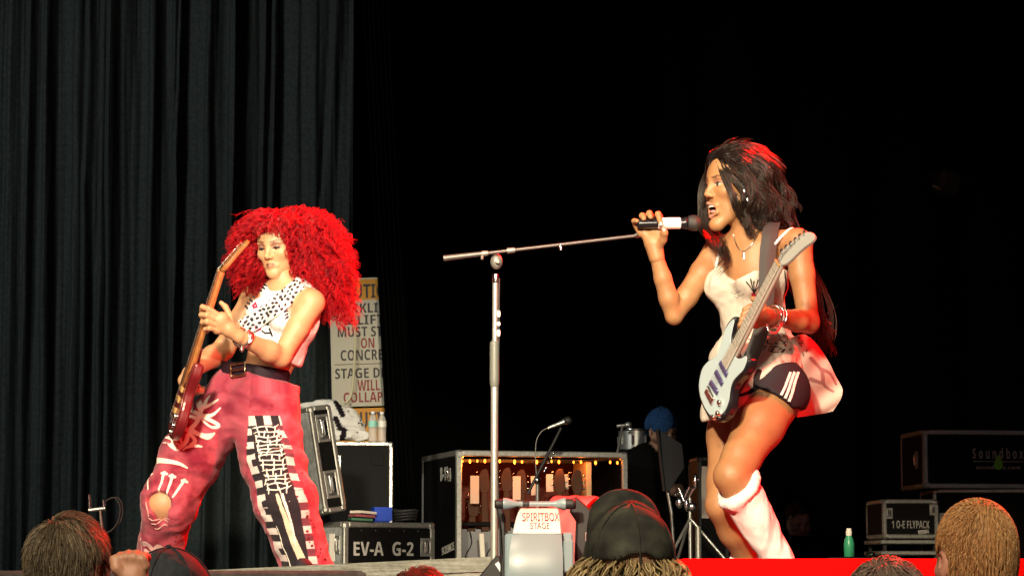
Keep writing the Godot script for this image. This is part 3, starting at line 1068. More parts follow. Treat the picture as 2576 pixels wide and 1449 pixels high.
	for k in range(0, cloth.i.size(), 3):
		var mid := (cloth.v[cloth.i[k]] + cloth.v[cloth.i[k + 1]] + cloth.v[cloth.i[k + 2]]) / 3.0 + base
		var seam := at(628, 1145, D).x + (mid.y - 1.95) * 0.05
		var w := 0 if mid.x < seam else 1
		var us := []
		for e in 3: us.append(charts[w].uv(cloth.v[cloth.i[k + e]] + base))
		for e in 3:
			if us[e].x - us[(e + 1) % 3].x > 0.5 or us[e].x - us[(e + 2) % 3].x > 0.5: us[e].x -= 1.0
		var id := []
		for e in 3: id.append(un.add(cloth.v[cloth.i[k + e]], cloth.n[cloth.i[k + e]], Vector2((clampf(us[e].x, 0.003, 0.997) + w) / 2.0, clampf(us[e].y, 0.002, 0.998))))
		un.tri(id[0], id[1], id[2])
	var W := 1024
	var H := 640
	var im := Image.create(W, H, false, Image.FORMAT_RGB8)
	var nz := FastNoiseLite.new()
	nz.frequency = 0.012; nz.fractal_octaves = 5; nz.seed = 4
	for y in H:
		for x in W:
			var g := clampf(0.48 + 1.1 * nz.get_noise_2d(x, y), 0.0, 1.0)
			im.set_pixel(x, y, lin(lerpf(0.22, 0.47, g), lerpf(0.018, 0.088, g), lerpf(0.04, 0.125, g)))
	var A := func(x: float, y: float) -> Vector2:
		var u: Vector2 = charts[0].from(x, y)
		return Vector2(u.x * W / 2, u.y * H)
	var C := func(x: float, y: float) -> Vector2:
		var u: Vector2 = charts[1].from(x, y)
		return Vector2((u.x + 1.0) * W / 2, u.y * H)
	var line := func(M2: Callable, q: Array, r0: float, r1: float, col: Color) -> void:
		var pts := []
		for e in q: pts.append(M2.call(e[0], e[1]))
		stroke(im, smoothed(pts, 4), r0, r1, col)
	var ink := lin(0.86, 0.8, 0.68)
	# thorned flower on the thigh
	line.call(A, [[512, 1000], [505, 1020], [506, 1045], [495, 1075], [476, 1098]], 4.7, 8.1, ink)
	line.call(A, [[506, 1045], [497, 1025], [500, 1008]], 8.1, 2.0, ink)
	line.call(A, [[506, 1045], [520, 1022], [529, 1010]], 8.1, 2.0, ink)
	line.call(A, [[504, 1040], [525, 1035], [548, 1024]], 8.1, 2.0, ink)
	line.call(A, [[500, 1060], [530, 1062], [552, 1045]], 8.1, 2.0, ink)
	line.call(A, [[500, 1060], [545, 1085], [530, 1092], [506, 1072]], 6.8, 2.7, ink)
	line.call(A, [[497, 1068], [480, 1058], [462, 1055]], 8.1, 2.0, ink)
	line.call(A, [[495, 1052], [480, 1040], [487, 1030]], 6.8, 2.0, ink)
	line.call(A, [[476, 1098], [450, 1090], [432, 1100]], 8.1, 2.7, ink)
	line.call(A, [[478, 1096], [505, 1112], [533, 1108]], 9.5, 2.7, ink)
	line.call(A, [[505, 1112], [522, 1118], [536, 1106]], 8.1, 2.7, ink)
	line.call(A, [[440, 1118], [442, 1137], [455, 1145], [470, 1128], [475, 1108], [490, 1125], [480, 1140]], 6.8, 5.4, ink)
	line.call(A, [[438, 1118], [425, 1112]], 6.8, 2.7, ink)
	line.call(A, [[480, 1140], [466, 1148]], 5.4, 2.0, ink)
	line.call(A, [[482, 1138], [505, 1140]], 6.8, 2.0, ink)
	line.call(A, [[458, 1120], [459, 1132]], 4.1, 2.7, ink)
	line.call(A, [[400, 1165], [425, 1172], [455, 1180], [472, 1190]], 9.5, 2.7, ink)
	for e in [[[383, 1195], [380, 1240]], [[418, 1200], [402, 1248]], [[437, 1208], [422, 1255]], [[466, 1220], [436, 1262]]]:
		line.call(A, e, 5.0, 2.5, ink)
		line.call(A, [[e[0][0] - 6, e[0][1] + 1], [e[0][0] + 6, e[0][1] + 4]], 4.1, 4.1, ink)
	# pale knotted rag and ragged threads under the knee
	line.call(A, [[372, 1345], [385, 1340], [400, 1352], [412, 1340], [424, 1350], [420, 1372], [395, 1380], [372, 1372]], 9.0, 6.0, lin(0.72, 0.42, 0.4))
	line.call(A, [[380, 1360], [398, 1366], [415, 1360]], 10.0, 10.0, lin(0.75, 0.5, 0.46))
	line.call(A, [[366, 1335], [364, 1352], [368, 1375]], 2.0, 1.5, lin(0.75, 0.5, 0.46))
	for k in 9:
		var q: Vector2 = A.call(430 + rng.randf() * 30, 1290 + rng.randf() * 110)
		dab(im, q, 2.0 + rng.randf() * 4.0, lin(0.16, 0.012, 0.02))
	# checked border and black panel with spiky lettering on the other leg
	var E0 := [[617, 1066], [640, 1180], [668, 1290], [712, 1424]]    # border's outer left edge, going down
	var E1 := [[708, 1058], [745, 1180], [775, 1290], [800, 1424]]
	var edge := func(Q: Array, y: float) -> float:
		for k in 3:
			if y <= Q[k + 1][1] or k == 2: return lerpf(Q[k][0], Q[k + 1][0], (y - Q[k][1]) / (Q[k + 1][1] - Q[k][1]))
		return 0.0
	var black := lin(0.022, 0.016, 0.022)
	var white := lin(0.62, 0.54, 0.52)
	for py in range(1058, 1432, 1):
		var x0: float = edge.call(E0, py)
		var x1: float = edge.call(E1, py)
		var m := int((x1 - x0) * 1.6)
		for k in m:
			var px := lerpf(x0, x1, float(k) / m)
			var q: Vector2 = C.call(px, py)
			var col := black
			if py < 1082: col = white if int((px - x0 + 4) / 19.0) % 2 == 1 else black
			elif px < x0 + 20: col = white if int(py / 17.0) % 2 == 0 or (px < x0 + 10 and int(py / 17.0) % 3 == 0) else black
			elif px > x1 - 18: col = white if int((py + 8) / 19.0) % 2 == 0 else lin(0.16, 0.04, 0.06)
			dab(im, q, 1.6, col)
	var lr := RandomNumberGenerator.new()
	lr.seed = 8
	for k in 15:
		var y := 1086.0 + k * 11.5
		var xc := 674.0 + (y - 1086.0) * 0.225
		var wd := 24.0 - k * 0.2
		line.call(C, [[xc - wd + lr.randf_range(-4, 4), y + lr.randf_range(-3, 3)], [xc, y + lr.randf_range(-4, 4)], [xc + wd + lr.randf_range(-4, 6), y + lr.randf_range(-5, 5)]], 2.2, 1.8, ink)
		for e in 3:
			var sx := xc - wd + e * wd + lr.randf_range(-5, 5)
			line.call(C, [[sx, y - 2], [sx + lr.randf_range(-2, 5), y + 12]], 2.0, 1.4, ink)
		line.call(C, [[xc + wd, y], [xc + wd + 8, y - 5 + lr.randf_range(-3, 3)]], 1.8, 1.0, ink)
		line.call(C, [[xc - wd, y], [xc - wd - 6, y + lr.randf_range(-5, 3)]], 1.8, 1.0, ink)
	line.call(C, [[708, 1262], [722, 1300], [735, 1340], [760, 1400], [772, 1428]], 4.0, 15.0, lin(0.62, 0.56, 0.42))
	line.call(C, [[720, 1262], [738, 1320], [748, 1370]], 4.0, 1.5, ink)
	line.call(C, [[700, 1320], [716, 1370], [735, 1425]], 1.2, 2.0, ink)
	for k in 14:
		dab(im, C.call(790 - rng.randf() * 30 + k * 2.0, 1290 + k * 9.0), 2.0 + rng.randf() * 4.0, lin(0.14, 0.012, 0.018))
	var tm := mat(Color.WHITE, 0.85, 0.0, 0.3)
	tm.albedo_texture = ImageTexture.create_from_image(im)
	tm.texture_repeat = false
	var weave := noise_tex(0.25, Color.BLACK, Color.WHITE, 128, FastNoiseLite.TYPE_SIMPLEX, 2, 9)
	tm.heightmap_enabled = true; tm.heightmap_texture = weave; tm.heightmap_scale = 0.06
	tm.rim_enabled = true; tm.rim = 0.25; tm.rim_tint = 0.6
	var trp := part("trousers", un, tm, t, "distressed pink trousers with pale thorn print and a checked lettered panel")

	for e in [[372, 1304, 420, 1312], [380, 1318, 424, 1306], [388, 1330, 420, 1322], [366, 1262, 372, 1300], [424, 1262, 416, 1296]]:
		var th := Mb.new()
		var pp := []
		for k in 6:
			var q := Vector2(e[0], e[1]).lerp(Vector2(e[2], e[3]), k / 5.0)
			pp.append(onto(tr, q.x, q.y + 4.0 * sin(k * 1.3), D - 0.4, D + 0.2, 0.002) - base)
		th.tube(pp, [0.0025, 0.004, 0.004, 0.003, 0.004, 0.002], 5)
		part("torn_thread", th, mat(Color(0.6, 0.3, 0.28), 0.9), trp)
	# belt and buckle
	var bel := Mb.new()
	var BB := Basis(T.x, spine, T.z).rotated(Vector3(0, 0, 1), 0.1)
	band(bel, J.call(641, 938, 0.0) - base, BB, 0.145, 0.112, 0.05, 0.008)
	part("belt", bel, M.belt, trp)
	var bk := Mb.new()
	var bf: Vector3 = J.call(597, 930, 0.125) - base
	var bx := facing(Vector3(-0.55, 0, 0.83), Vector3(-0.1, 1, 0))
	var loop := []
	for q in [[-1, -1], [1, -1], [1, 1], [-1, 1], [-1, -1]]: loop.append(bf + bx * Vector3(q[0] * 0.036, q[1] * 0.024, 0.0))
	bk.tube(loop, [0.0045], 6)
	bk.tube([bf + bx * Vector3(-0.036, 0, 0.002), bf + bx * Vector3(0.038, 0, 0.006)], [0.0035], 6)
	part("buckle", bk, M.brass, trp)

	# crop top
	var sh := Field.new()
	sh.ell(J.call(724, 797, 0.0), Vector3(0.147, 0.168, 0.106), 0.03, T)
	sh.ell(J.call(694, 886, 0.0), Vector3(0.128, 0.12, 0.1), 0.04, T)
	for e in [-1.0, 1.0]:
		sh.ell(J.call(712, 802, 0.0) + T * Vector3(e * 0.062, 0.0, 0.078), Vector3(0.058, 0.06, 0.05), 0.03, T)
	sh.cap(J.call(724, 735, 0.005), J.call(765, 748, 0.07), 0.056, 0.05, 0.03)
	sh.cap(J.call(706, 735, -0.01), J.call(664, 742, -0.06), 0.054, 0.046, 0.03)
	sh.half(J.call(690, 902, 0.0), -spine + Vector3(-0.08, 0, 0), 0.004)
	sh.ell(J.call(698, 704, 0.05), Vector3(0.062, 0.046, 0.09), 0.006, T, true)
	sh.ell(J.call(792, 778, 0.13), Vector3(0.098, 0.1, 0.12), 0.006, T, true)
	sh.ell(J.call(622, 760, -0.09), Vector3(0.062, 0.09, 0.09), 0.006, T, true)
	sh.run(0.0075)
	sh.ripple(wr, 0.009, Vector3(1.3, 2.0, 1.3))
	var sm := Mb.new()
	var ink_n := FastNoiseLite.new()
	ink_n.frequency = 26.0; ink_n.seed = 2; ink_n.fractal_octaves = 1
	sh.emit(sm, base, func(_p: Vector3, _q: Vector3) -> Color: return Color(0.78, 0.74, 0.75))
	var shp := part("crop_top", sm, M.white_cloth, t)
	# black stitched edging of the arm hole, marks and letters on the chest
	for e in [[[750, 726], [730, 745], [722, 775], [726, 800]], [[664, 716], [634, 745], [612, 775]]]:
		var cp := []
		for q in e: cp.append(Vector2(q[0], q[1]))
		var L2 := smoothed(cp, 4)
		for k in L2.size() - 1:
			var st := Mb.new()
			var q: Vector2 = L2[k]
			var q2 := q + (Vector2(-9, 3 + (k % 3) * 2) if e[0][0] > 700 else Vector2(7, 3 + (k % 2) * 3))
			st.tube([onto(sh, q.x, q.y, D - 0.35, D + 0.2, 0.003) - base, onto(sh, q2.x, q2.y, D - 0.35, D + 0.2, 0.003) - base], [0.005, 0.003], 5)
			part("stitch", st, M.black_cloth, shp)
	for e in [[[672, 806], [664, 812]], [[668, 812], [674, 818]], [[658, 832], [666, 838], [680, 838]], [[676, 826], [684, 846]], [[668, 806], [672, 802]]]:
		var st := Mb.new()
		var pp := []
		for q in e: pp.append(onto(sh, q[0], q[1], D - 0.35, D + 0.2, 0.003) - base)
		st.tube(pp, [0.004], 5)
		part("black_mark", st, M.black_cloth, shp)
	for e in [[[634, 772], [642, 762], [645, 772], [636, 774]], [[640, 815], [645, 832], [655, 826]]]:
		var rm := Mb.new()
		var pp := []
		for q in e: pp.append(onto(sh, q[0], q[1], D - 0.35, D + 0.2, 0.003) - base)
		rm.tube(pp, [0.006], 5)
		part("magenta_mark", rm, mat(Color(0.3, 0.015, 0.08), 0.8), shp)

	# hair
	var hr := Field.new()
	hr.ell(J.call(712, 574, -0.02), Vector3(0.135, 0.082, 0.12), 0.05)
	hr.ell(J.call(636, 625, -0.05), Vector3(0.05, 0.125, 0.08), 0.04)
	hr.ell(J.call(648, 688, -0.1), Vector3(0.045, 0.055, 0.06), 0.04)
	hr.ell(J.call(784, 622, -0.04), Vector3(0.112, 0.145, 0.125), 0.05)
	hr.ell(J.call(824, 695, -0.05), Vector3(0.072, 0.12, 0.1), 0.05)
	hr.cap(J.call(842, 738, -0.05), J.call(864, 778, -0.05), 0.045, 0.015, 0.03)
	hr.ell(J.call(775, 690, -0.12), Vector3(0.12, 0.12, 0.08), 0.04)
	hr.run(0.011)
	var lump := FastNoiseLite.new()
	lump.frequency = 11.0; lump.fractal_octaves = 3; lump.seed = 21
	hr.ripple(lump, 0.03)
	var hm := Mb.new()
	hr.emit(hm, base, plain_paint(Color(0.2, 0.003, 0.005)))  # inner mass coloured darker than the curls, so gaps read as shaded depth
	var nb := hm.v.size()
	rng.seed = 77
	var scalp := ho - base
	for k in 2900:
		# one curl: a few hairs winding together
		var id := rng.randi() % nb
		var p := hm.v[id]
		var q := hm.n[id]
		var away := (p - scalp)
		if q.z < -0.65: continue
		var fl := (away.normalized() * 0.35 + Vector3(0.12 if p.x > scalp.x else -0.05, -0.9, 0.05) + q * 0.25).normalized()
		# keep the face clear
		var loc := B.transposed() * (p + fl * 0.05 - scalp)
		if loc.z > 0.035 and absf(loc.x) < 0.07 and loc.y < 0.075 and loc.y > -0.14: continue
		var tone := Color(0.62, 0.01, 0.014).lerp(Color(0.34, 0.005, 0.016), rng.randf())
		var ln := rng.randf_range(0.05, 0.12)
		var turns := rng.randf_range(1.5, 3.5)
		var rad := rng.randf_range(0.005, 0.011)
		var ph := rng.randf() * TAU
		for m in 4:
			hm.col = tone * rng.randf_range(0.75, 1.2)
			curl(hm, p - q * 0.012 + Vector3(rng.randfn(0, 0.0025), rng.randfn(0, 0.0025), rng.randfn(0, 0.0025)), q, fl, ln * rng.randf_range(0.85, 1.0), turns, rad, rng.randf_range(0.0008, 0.0016), 14, 3, fposmod(ph + m * 0.3, TAU))
	for k in 260:
		# loose hairs that stand off the mass
		var id := rng.randi() % nb
		var p := hm.v[id]
		var q := hm.n[id]
		var loc := B.transposed() * (p - scalp)
		if q.z < -0.4 or (loc.z > 0.0 and loc.y < 0.1 and absf(loc.x) < 0.1): continue
		hm.col = Color(0.55, 0.01, 0.014)
		curl(hm, p, (q + Vector3(rng.randfn(0, 0.4), rng.randfn(0, 0.4), 0)).normalized(), (q * 0.5 + Vector3(rng.randfn(0, 0.3), -0.6, 0)).normalized(), rng.randf_range(0.06, 0.1), rng.randf_range(1.0, 2.5), 0.006, 0.0007, 12, 3)
	# fringe over the forehead
	for k in 120:
		var x := rng.randf_range(-0.062, 0.062)
		var z := sqrt(maxf(0.0, 1.0 - pow(x / 0.075, 2.0))) * 0.085
		var root := scalp + B * (Vector3(x * 0.9, 0.112, z * 0.62) * hs)
		var pts := []
		var rr := []
		var ln := rng.randf_range(0.03, 0.058) + absf(x) * 0.45
		var wob := rng.randf() * TAU
		for e in 9:
			var s := e / 8.0
			pts.append(root + B * (Vector3(x * 0.12 * s + 0.003 * sin(wob + s * 9.0), -ln * s, (0.02 + z * 0.38) * sin(minf(1.0, s * 1.6) * PI / 2) + 0.003 * cos(wob + s * 8.0)) * hs))
			rr.append(0.0038 * (1.0 - 0.7 * s))
		hm.col = Color(0.42, 0.008, 0.01) * rng.randf_range(0.6, 1.2)
		hm.tube(pts, rr, 4, false)
	part("hair", hm, M.hair, t, "huge curly bright red hair with a short fringe")

	# bracelets
	var ax := (lw - le).normalized()
	for k in 3:
		var br := Mb.new()
		ring(br, lw - ax * (0.012 + 0.014 * k) - base, ax + Vector3(0.25 - 0.2 * k, 0.3 * k - 0.2, 0.1), 0.037, 0.0042)
		part("bracelet", br, M.silver, t)
	var bd := Mb.new()
	bd.tube([lw - ax * 0.03 + Vector3(0, -0.036, 0) - base, J.call(607, 872, 0.36) - base], [0.0025], 5)
	bd.ball(J.call(607, 880, 0.36) - base, Vector3.ONE * 0.009)
	part("bracelet_charm", bd, M.silver, t)
	# shoes
	for e in [[J.call(396, 1424, -0.13), J.call(375, 1424, -0.02)], [J.call(776, 1428, 0.1), J.call(760, 1428, 0.22)]]:
		var so := Field.new()
		so.cap(e[0], e[1], 0.04, 0.038, 0.02)
		so.half(Vector3(0, DECK + 0.002, 0), Vector3.DOWN, 0.004)
		so.run(0.012)
		var som := Mb.new()
		so.emit(som, base, plain_paint(Color.WHITE))
		part("shoe", som, M.black_cloth, t)

	# her guitar, hung from a spotted strap
	var nut: Vector3 = J.call(566, 686, 0.34)
	var tail: Vector3 = J.call(434, 1104, 0.22)
	var axis := (nut - tail).normalized()
	var g := guitar("dark red electric guitar with wooden neck held by the red haired guitarist", tail, axis, Vector3(-0.97, 0.0, 0.2), (nut - tail).length() / 0.81, {"body": M.dark_red, "guard": M.dark_red, "board": M.rosewood, "neck": M.maple, "head": M.maple, "pickup": M.cream, "lean": 0.42})
	var sp := Mb.new()
	ribbon(sp, sh, [Vector2(760, 716), Vector2(727, 742), Vector2(690, 772), Vector2(650, 800), Vector2(610, 826)], 44, D - 0.4, D + 0.25, 0.008, 6)
	var o := part("strap", sp, spotted(), g, "white strap with black leopard spots")
	o.position = -g.position

func spotted() -> StandardMaterial3D:
	var im := Image.create(96, 320, false, Image.FORMAT_RGB8)
	im.fill(lin(0.8, 0.77, 0.72))
	var r := RandomNumberGenerator.new()
	r.seed = 12
	for a in 15:
		for b in 4:
			var c := Vector2(b * 24 + 12 + (a % 2) * 12, a * 21.5 + 10) + Vector2(r.randf_range(-5, 5), r.randf_range(-5, 5))
			var g := r.randf() * TAU
			var l := r.randf_range(1, 5)
			stroke(im, [c - Vector2(cos(g), sin(g)) * l, c + Vector2(cos(g), sin(g)) * l], r.randf_range(4, 8), r.randf_range(4, 7.5), lin(0.015, 0.012, 0.025))
	var m := mat(Color.WHITE, 0.7)
	m.albedo_texture = ImageTexture.create_from_image(im)
	return m

# ---------------------------------------------------------------- guitars
func guitar(label: String, tail: Vector3, axis: Vector3, face: Vector3, k: float, mm: Dictionary) -> Node3D:
	# local: y from the tail towards the head, z out of the face. k scales a 1 m guitar whose nut is 0.81 m from its tail
	face = (face - axis * face.dot(axis)).normalized()
	var X := Transform3D(Basis(axis.cross(face), axis, face), tail)
	var g := thing("electric_guitar", label, "guitar", tail)
	var L := Transform3D(X.basis.scaled(Vector3.ONE * k), Vector3.ZERO)
	L = Transform3D(Basis(X.basis.x * k, X.basis.y * k, X.basis.z * k), Vector3.ZERO)
	var half := [Vector2(0, 0.0), Vector2(0.07, 0.008), Vector2(0.125, 0.04), Vector2(0.158, 0.1), Vector2(0.15, 0.155), Vector2(0.118, 0.2), Vector2(0.108, 0.24), Vector2(0.122, 0.285), Vector2(0.138, 0.33), Vector2(0.128, 0.375), Vector2(0.105, 0.385), Vector2(0.075, 0.345), Vector2(0.035, 0.325), Vector2(0.0, 0.322)]
	var other := [Vector2(-0.035, 0.33), Vector2(-0.075, 0.365), Vector2(-0.108, 0.425), Vector2(-0.128, 0.42), Vector2(-0.142, 0.36), Vector2(-0.125, 0.29), Vector2(-0.108, 0.24), Vector2(-0.12, 0.2), Vector2(-0.15, 0.155), Vector2(-0.162, 0.1), Vector2(-0.13, 0.04), Vector2(-0.07, 0.008)]
	var raw := smoothed(half + other + [half[0]], 4)
	raw.pop_back()
	var out := PackedVector2Array(raw)
	var mb := Mb.new()
	mb.prism(out, -0.022, 0.022, L, 0.011)
	part("body", mb, mm.body, g)
	mb = Mb.new()
	var guard := PackedVector2Array()
	for p in out: guard.append(Vector2(p.x * 0.88, 0.018 + p.y * 0.945))
	mb.prism(guard, 0.0225, 0.0265, L, 0.0015)
	part("pickguard", mb, mm.guard, g)
	mb = Mb.new()
	var nk := PackedVector2Array([Vector2(-0.028, 0.27), Vector2(0.028, 0.27), Vector2(0.0215, 0.81), Vector2(-0.0215, 0.81)])
	mb.prism(nk, 0.004, 0.03, L, 0.009)
	part("neck", mb, mm.neck, g)
	mb = Mb.new()
	mb.prism(PackedVector2Array([Vector2(-0.028, 0.25), Vector2(0.028, 0.25), Vector2(0.0215, 0.808), Vector2(-0.0215, 0.808)]), 0.0305, 0.036, L, 0.001)
	var board := part("fretboard", mb, mm.board, g)
	mb = Mb.new()
	for e in 20:
		var y := 0.808 - 0.648 * (1.0 - pow(2.0, -(e + 1) / 12.0))
		if y < 0.26: break
		var w := lerpf(0.0215, 0.028, (0.808 - y) / 0.558)
		mb.tube([L * Vector3(-w, y, 0.0362), L * Vector3(w, y, 0.0362)], [0.0011 * k], 5)
	part("frets", mb, M.silver, board)
	mb = Mb.new()
	mb.box(Vector3(0.043, 0.005, 0.009), L * Transform3D(Basis.IDENTITY, Vector3(0, 0.8115, 0.035)))
	part("nut", mb, M.cream, g)
	# headstock leans back a little
	var HL := L * Transform3D(Basis(Vector3.RIGHT, -mm.get("lean", 0.2)), Vector3(0, 0.812, 0.02))
	mb = Mb.new()
	mb.prism(PackedVector2Array(smoothed([Vector2(-0.0215, 0.0), Vector2(0.0215, 0.0), Vector2(0.034, 0.03), Vector2(0.03, 0.07), Vector2(0.026, 0.12), Vector2(0.03, 0.165), Vector2(0.014, 0.188), Vector2(-0.02, 0.18), Vector2(-0.042, 0.15), Vector2(-0.046, 0.1), Vector2(-0.044, 0.04), Vector2(-0.0215, 0.0)], 2).slice(0, -1)), -0.008, 0.008, HL, 0.003)
	part("headstock", mb, mm.head, g)
	for e in 6:
		mb = Mb.new()
		var y := 0.03 + e * 0.025
		var p := Vector3(-0.03, y, 0.0)
		mb.tube([HL * (p + Vector3(0, 0, 0.008)), HL * (p + Vector3(0, 0, 0.022))], [0.004 * k], 8)
		mb.tube([HL * (p + Vector3(-0.01, 0, -0.008)), HL * (p + Vector3(-0.03, 0, -0.008))], [0.0035 * k], 6)
		mb.box(Vector3(0.012, 0.014, 0.008) * 1.0, HL * Transform3D(Basis.IDENTITY, p + Vector3(-0.035, 0, -0.008)), 0.003)
		part("tuning_peg", mb, M.silver, g)
	for y in [0.255, 0.205, 0.15]:
		mb = Mb.new()
		mb.box(Vector3(0.088, 0.028, 0.012), L * Transform3D(Basis(Vector3(0, 0, 1), 0.12 if y < 0.2 else 0.0), Vector3(0, y - 0.02, 0.031)), 0.006)
		part("pickup", mb, mm.pickup, g)
	mb = Mb.new()
	mb.box(Vector3(0.085, 0.04, 0.01), L * Transform3D(Basis.IDENTITY, Vector3(0, 0.085, 0.031)), 0.003)
	for e in 6: mb.box(Vector3(0.009, 0.03, 0.008), L * Transform3D(Basis.IDENTITY, Vector3(-0.027 + e * 0.0108, 0.088, 0.039)), 0.002)
	part("bridge", mb, M.silver, g)
	for q in [Vector2(0.09, 0.12), Vector2(0.115, 0.08), Vector2(0.1, 0.045)]:
		mb = Mb.new()
		mb.lathe([Vector2(0.013, 0), Vector2(0.012, 0.014), Vector2(0.009, 0.017), Vector2(0.0, 0.017)], L * Transform3D(Basis(Vector3.RIGHT, PI / 2), Vector3(q.x, q.y, 0.0255)), 14)
		part("knob", mb, M.silver, g)
	for e in 6:
		mb = Mb.new()
		var x0 := -0.0265 + e * 0.0106
		var x1 := -0.0175 + e * 0.007
		mb.tube([L * Vector3(x0, 0.095, 0.044), L * Vector3(x1, 0.812, 0.0405), HL * Vector3(-0.03 + 0.003 * e, 0.03 + (5 - e) * 0.025, 0.016)], [0.0007 * k], 4, false)
		part("string", mb, M.silver, g)
	return g

# ---------------------------------------------------------------- the singer
func singer() -> void:
	var D := 9.0
	var floor_y := 1.42
	var base := Vector3(at(1920, 1500, D).x, floor_y, -D)
	var t := thing("person", "singer in white printed dress with long dark wavy hair singing into microphone", "person", base)
	var J := func(x: float, y: float, dz: float) -> Vector3: return at(x, y, D - dz)
	var skin := Color(0.36, 0.175, 0.078)
	var spine: Vector3 = (J.call(1880, 600, 0.0) - J.call(1905, 960, 0.0)).normalized()
	var T := facing(Vector3(-0.72, 0.03, 0.69), spine)
	T = Basis(T.x, spine, T.x.cross(spine)).orthonormalized()
	var rs: Vector3 = J.call(1805, 628, -0.08)
	var re: Vector3 = J.call(1696, 796, 0.02)
	var rw: Vector3 = J.call(1653, 648, 0.065)
	var ls: Vector3 = J.call(2008, 612, 0.11)
	var le: Vector3 = J.call(2036, 812, 0.14)
	var lw: Vector3 = J.call(1950, 797, 0.30)
	var lh: Vector3 = J.call(1955, 985, 0.08)
	var lk: Vector3 = J.call(1842, 1198, 0.28)
	var la: Vector3 = J.call(1992, 1468, 0.18)
	var rh: Vector3 = J.call(1855, 985, -0.06)
	var rk: Vector3 = J.call(1818, 1272, 0.10)
	var ra: Vector3 = J.call(1932, 1490, -0.10)
	var f := Field.new()
	f.ell(J.call(1888, 690, 0.0), Vector3(0.132, 0.155, 0.095), 0.03, T)
	f.ell(J.call(1898, 810, 0.0), Vector3(0.1, 0.12, 0.08), 0.04, T)
	f.ell(J.call(1905, 950, 0.0), Vector3(0.14, 0.11, 0.105), 0.04, T)
	f.cap(J.call(1884, 615, 0.0), J.call(1876, 555, 0.01), 0.052, 0.046, 0.03)
	f.cap(J.call(1900, 612, 0.02), ls, 0.042, 0.047, 0.04)
	f.cap(J.call(1868, 615, -0.02), rs, 0.04, 0.043, 0.04)
	f.cap(J.call(1880, 628, 0.07), J.call(1960, 606, 0.11), 0.012, 0.01, 0.03)
	f.chain([ls, ls.lerp(le, 0.4), le], [0.047, 0.041, 0.034], 0.015)
	f.chain([le, le.lerp(lw, 0.35), lw], [0.034, 0.036, 0.025], 0.014)
	f.chain([rs, rs.lerp(re, 0.35), rs.lerp(re, 0.7), re], [0.044, 0.041, 0.037, 0.028], 0.012)
	f.chain([re, re.lerp(rw, 0.3), re.lerp(rw, 0.65), rw], [0.028, 0.033, 0.029, 0.023], 0.01)
	f.chain([lh, lh.lerp(lk, 0.4), lh.lerp(lk, 0.8), lk], [0.098, 0.082, 0.061, 0.056], 0.025)
	f.chain([lk, lk.lerp(la, 0.28), lk.lerp(la, 0.6), la], [0.057, 0.056, 0.044, 0.034], 0.02)
	f.chain([rh, rh.lerp(rk, 0.4), rh.lerp(rk, 0.8), rk], [0.096, 0.078, 0.058, 0.052], 0.025)
	f.chain([rk, rk.lerp(ra, 0.28), rk.lerp(ra, 0.6), ra], [0.053, 0.055, 0.042, 0.034], 0.02)
	f.run(0.009)
	var mb := Mb.new()
	f.emit(mb, base, skin_paint(skin, 8))
	# head
	var ho: Vector3 = J.call(1848, 468, 0.0)
	var yaw := 1.08
	var B := facing(Vector3(-sin(yaw), 0.0, cos(yaw)), Vector3(0.06, 1, 0))
	var hs := 1.1
	var op := 0.028
	var hf := Field.new()
	head_solid(hf, ho, B, hs, op, true)
	hf.cap(ho + B * Vector3(0, -0.05, -0.02), J.call(1878, 580, 0.0), 0.046, 0.048, 0.02)
	hf.run(0.0034)
	hf.emit(mb, base, face_paint(ho, B, hs, skin * 1.04, Color(0.33, 0.125, 0.085), Color(0.05, 0.02, 0.014), Color(0.28, 0.12, 0.07), op, 0.0))
	# right hand on the microphone
	var hd := Field.new()
	hd.chain([rw, J.call(1645, 615, 0.062)], [0.026, 0.03], 0.015)
	hd.cap(J.call(1655, 610, 0.07), J.call(1658, 585, 0.066), 0.02, 0.014, 0.012)
	hd.cap(J.call(1638, 606, 0.062), J.call(1620, 584, 0.06), 0.022, 0.016, 0.012)
	hd.cap(J.call(1648, 606, 0.06), J.call(1642, 580, 0.058), 0.022, 0.016, 0.012)
	var fr := [0.0115, 0.011, 0.0105, 0.0085]
	hd.chain([J.call(1657, 578, 0.06), J.call(1660, 545, 0.064), J.call(1656, 539, 0.098), J.call(1662, 560, 0.122)], fr, 0.004)
	hd.chain([J.call(1641, 578, 0.057), J.call(1638, 544, 0.06), J.call(1634, 537, 0.092), J.call(1637, 546, 0.112)], fr, 0.004)
	hd.chain([J.call(1626, 582, 0.058), J.call(1619, 550, 0.062), J.call(1616, 543, 0.092), J.call(1620, 550, 0.112)], fr, 0.004)
	hd.chain([J.call(1612, 588, 0.06), J.call(1600, 566, 0.068), J.call(1596, 556, 0.09), J.call(1603, 556, 0.108)], [0.0105, 0.01, 0.009, 0.0075], 0.004)
	hd.chain([J.call(1656, 622, 0.075), J.call(1669, 603, 0.1), J.call(1673, 586, 0.121), J.call(1670, 576, 0.125)], [0.015, 0.0125, 0.011, 0.009], 0.006)
	hd.run(0.0042)
	hd.emit(mb, base, skin_paint(skin, 8))
	# left hand round the neck of her guitar
	var h2 := Field.new()
	h2.chain([lw, J.call(1925, 797, 0.33), J.call(1908, 795, 0.34)], [0.026, 0.03, 0.026], 0.012)
	h2.cap(J.call(1908, 780, 0.35), J.call(1904, 815, 0.34), 0.019, 0.017, 0.012)
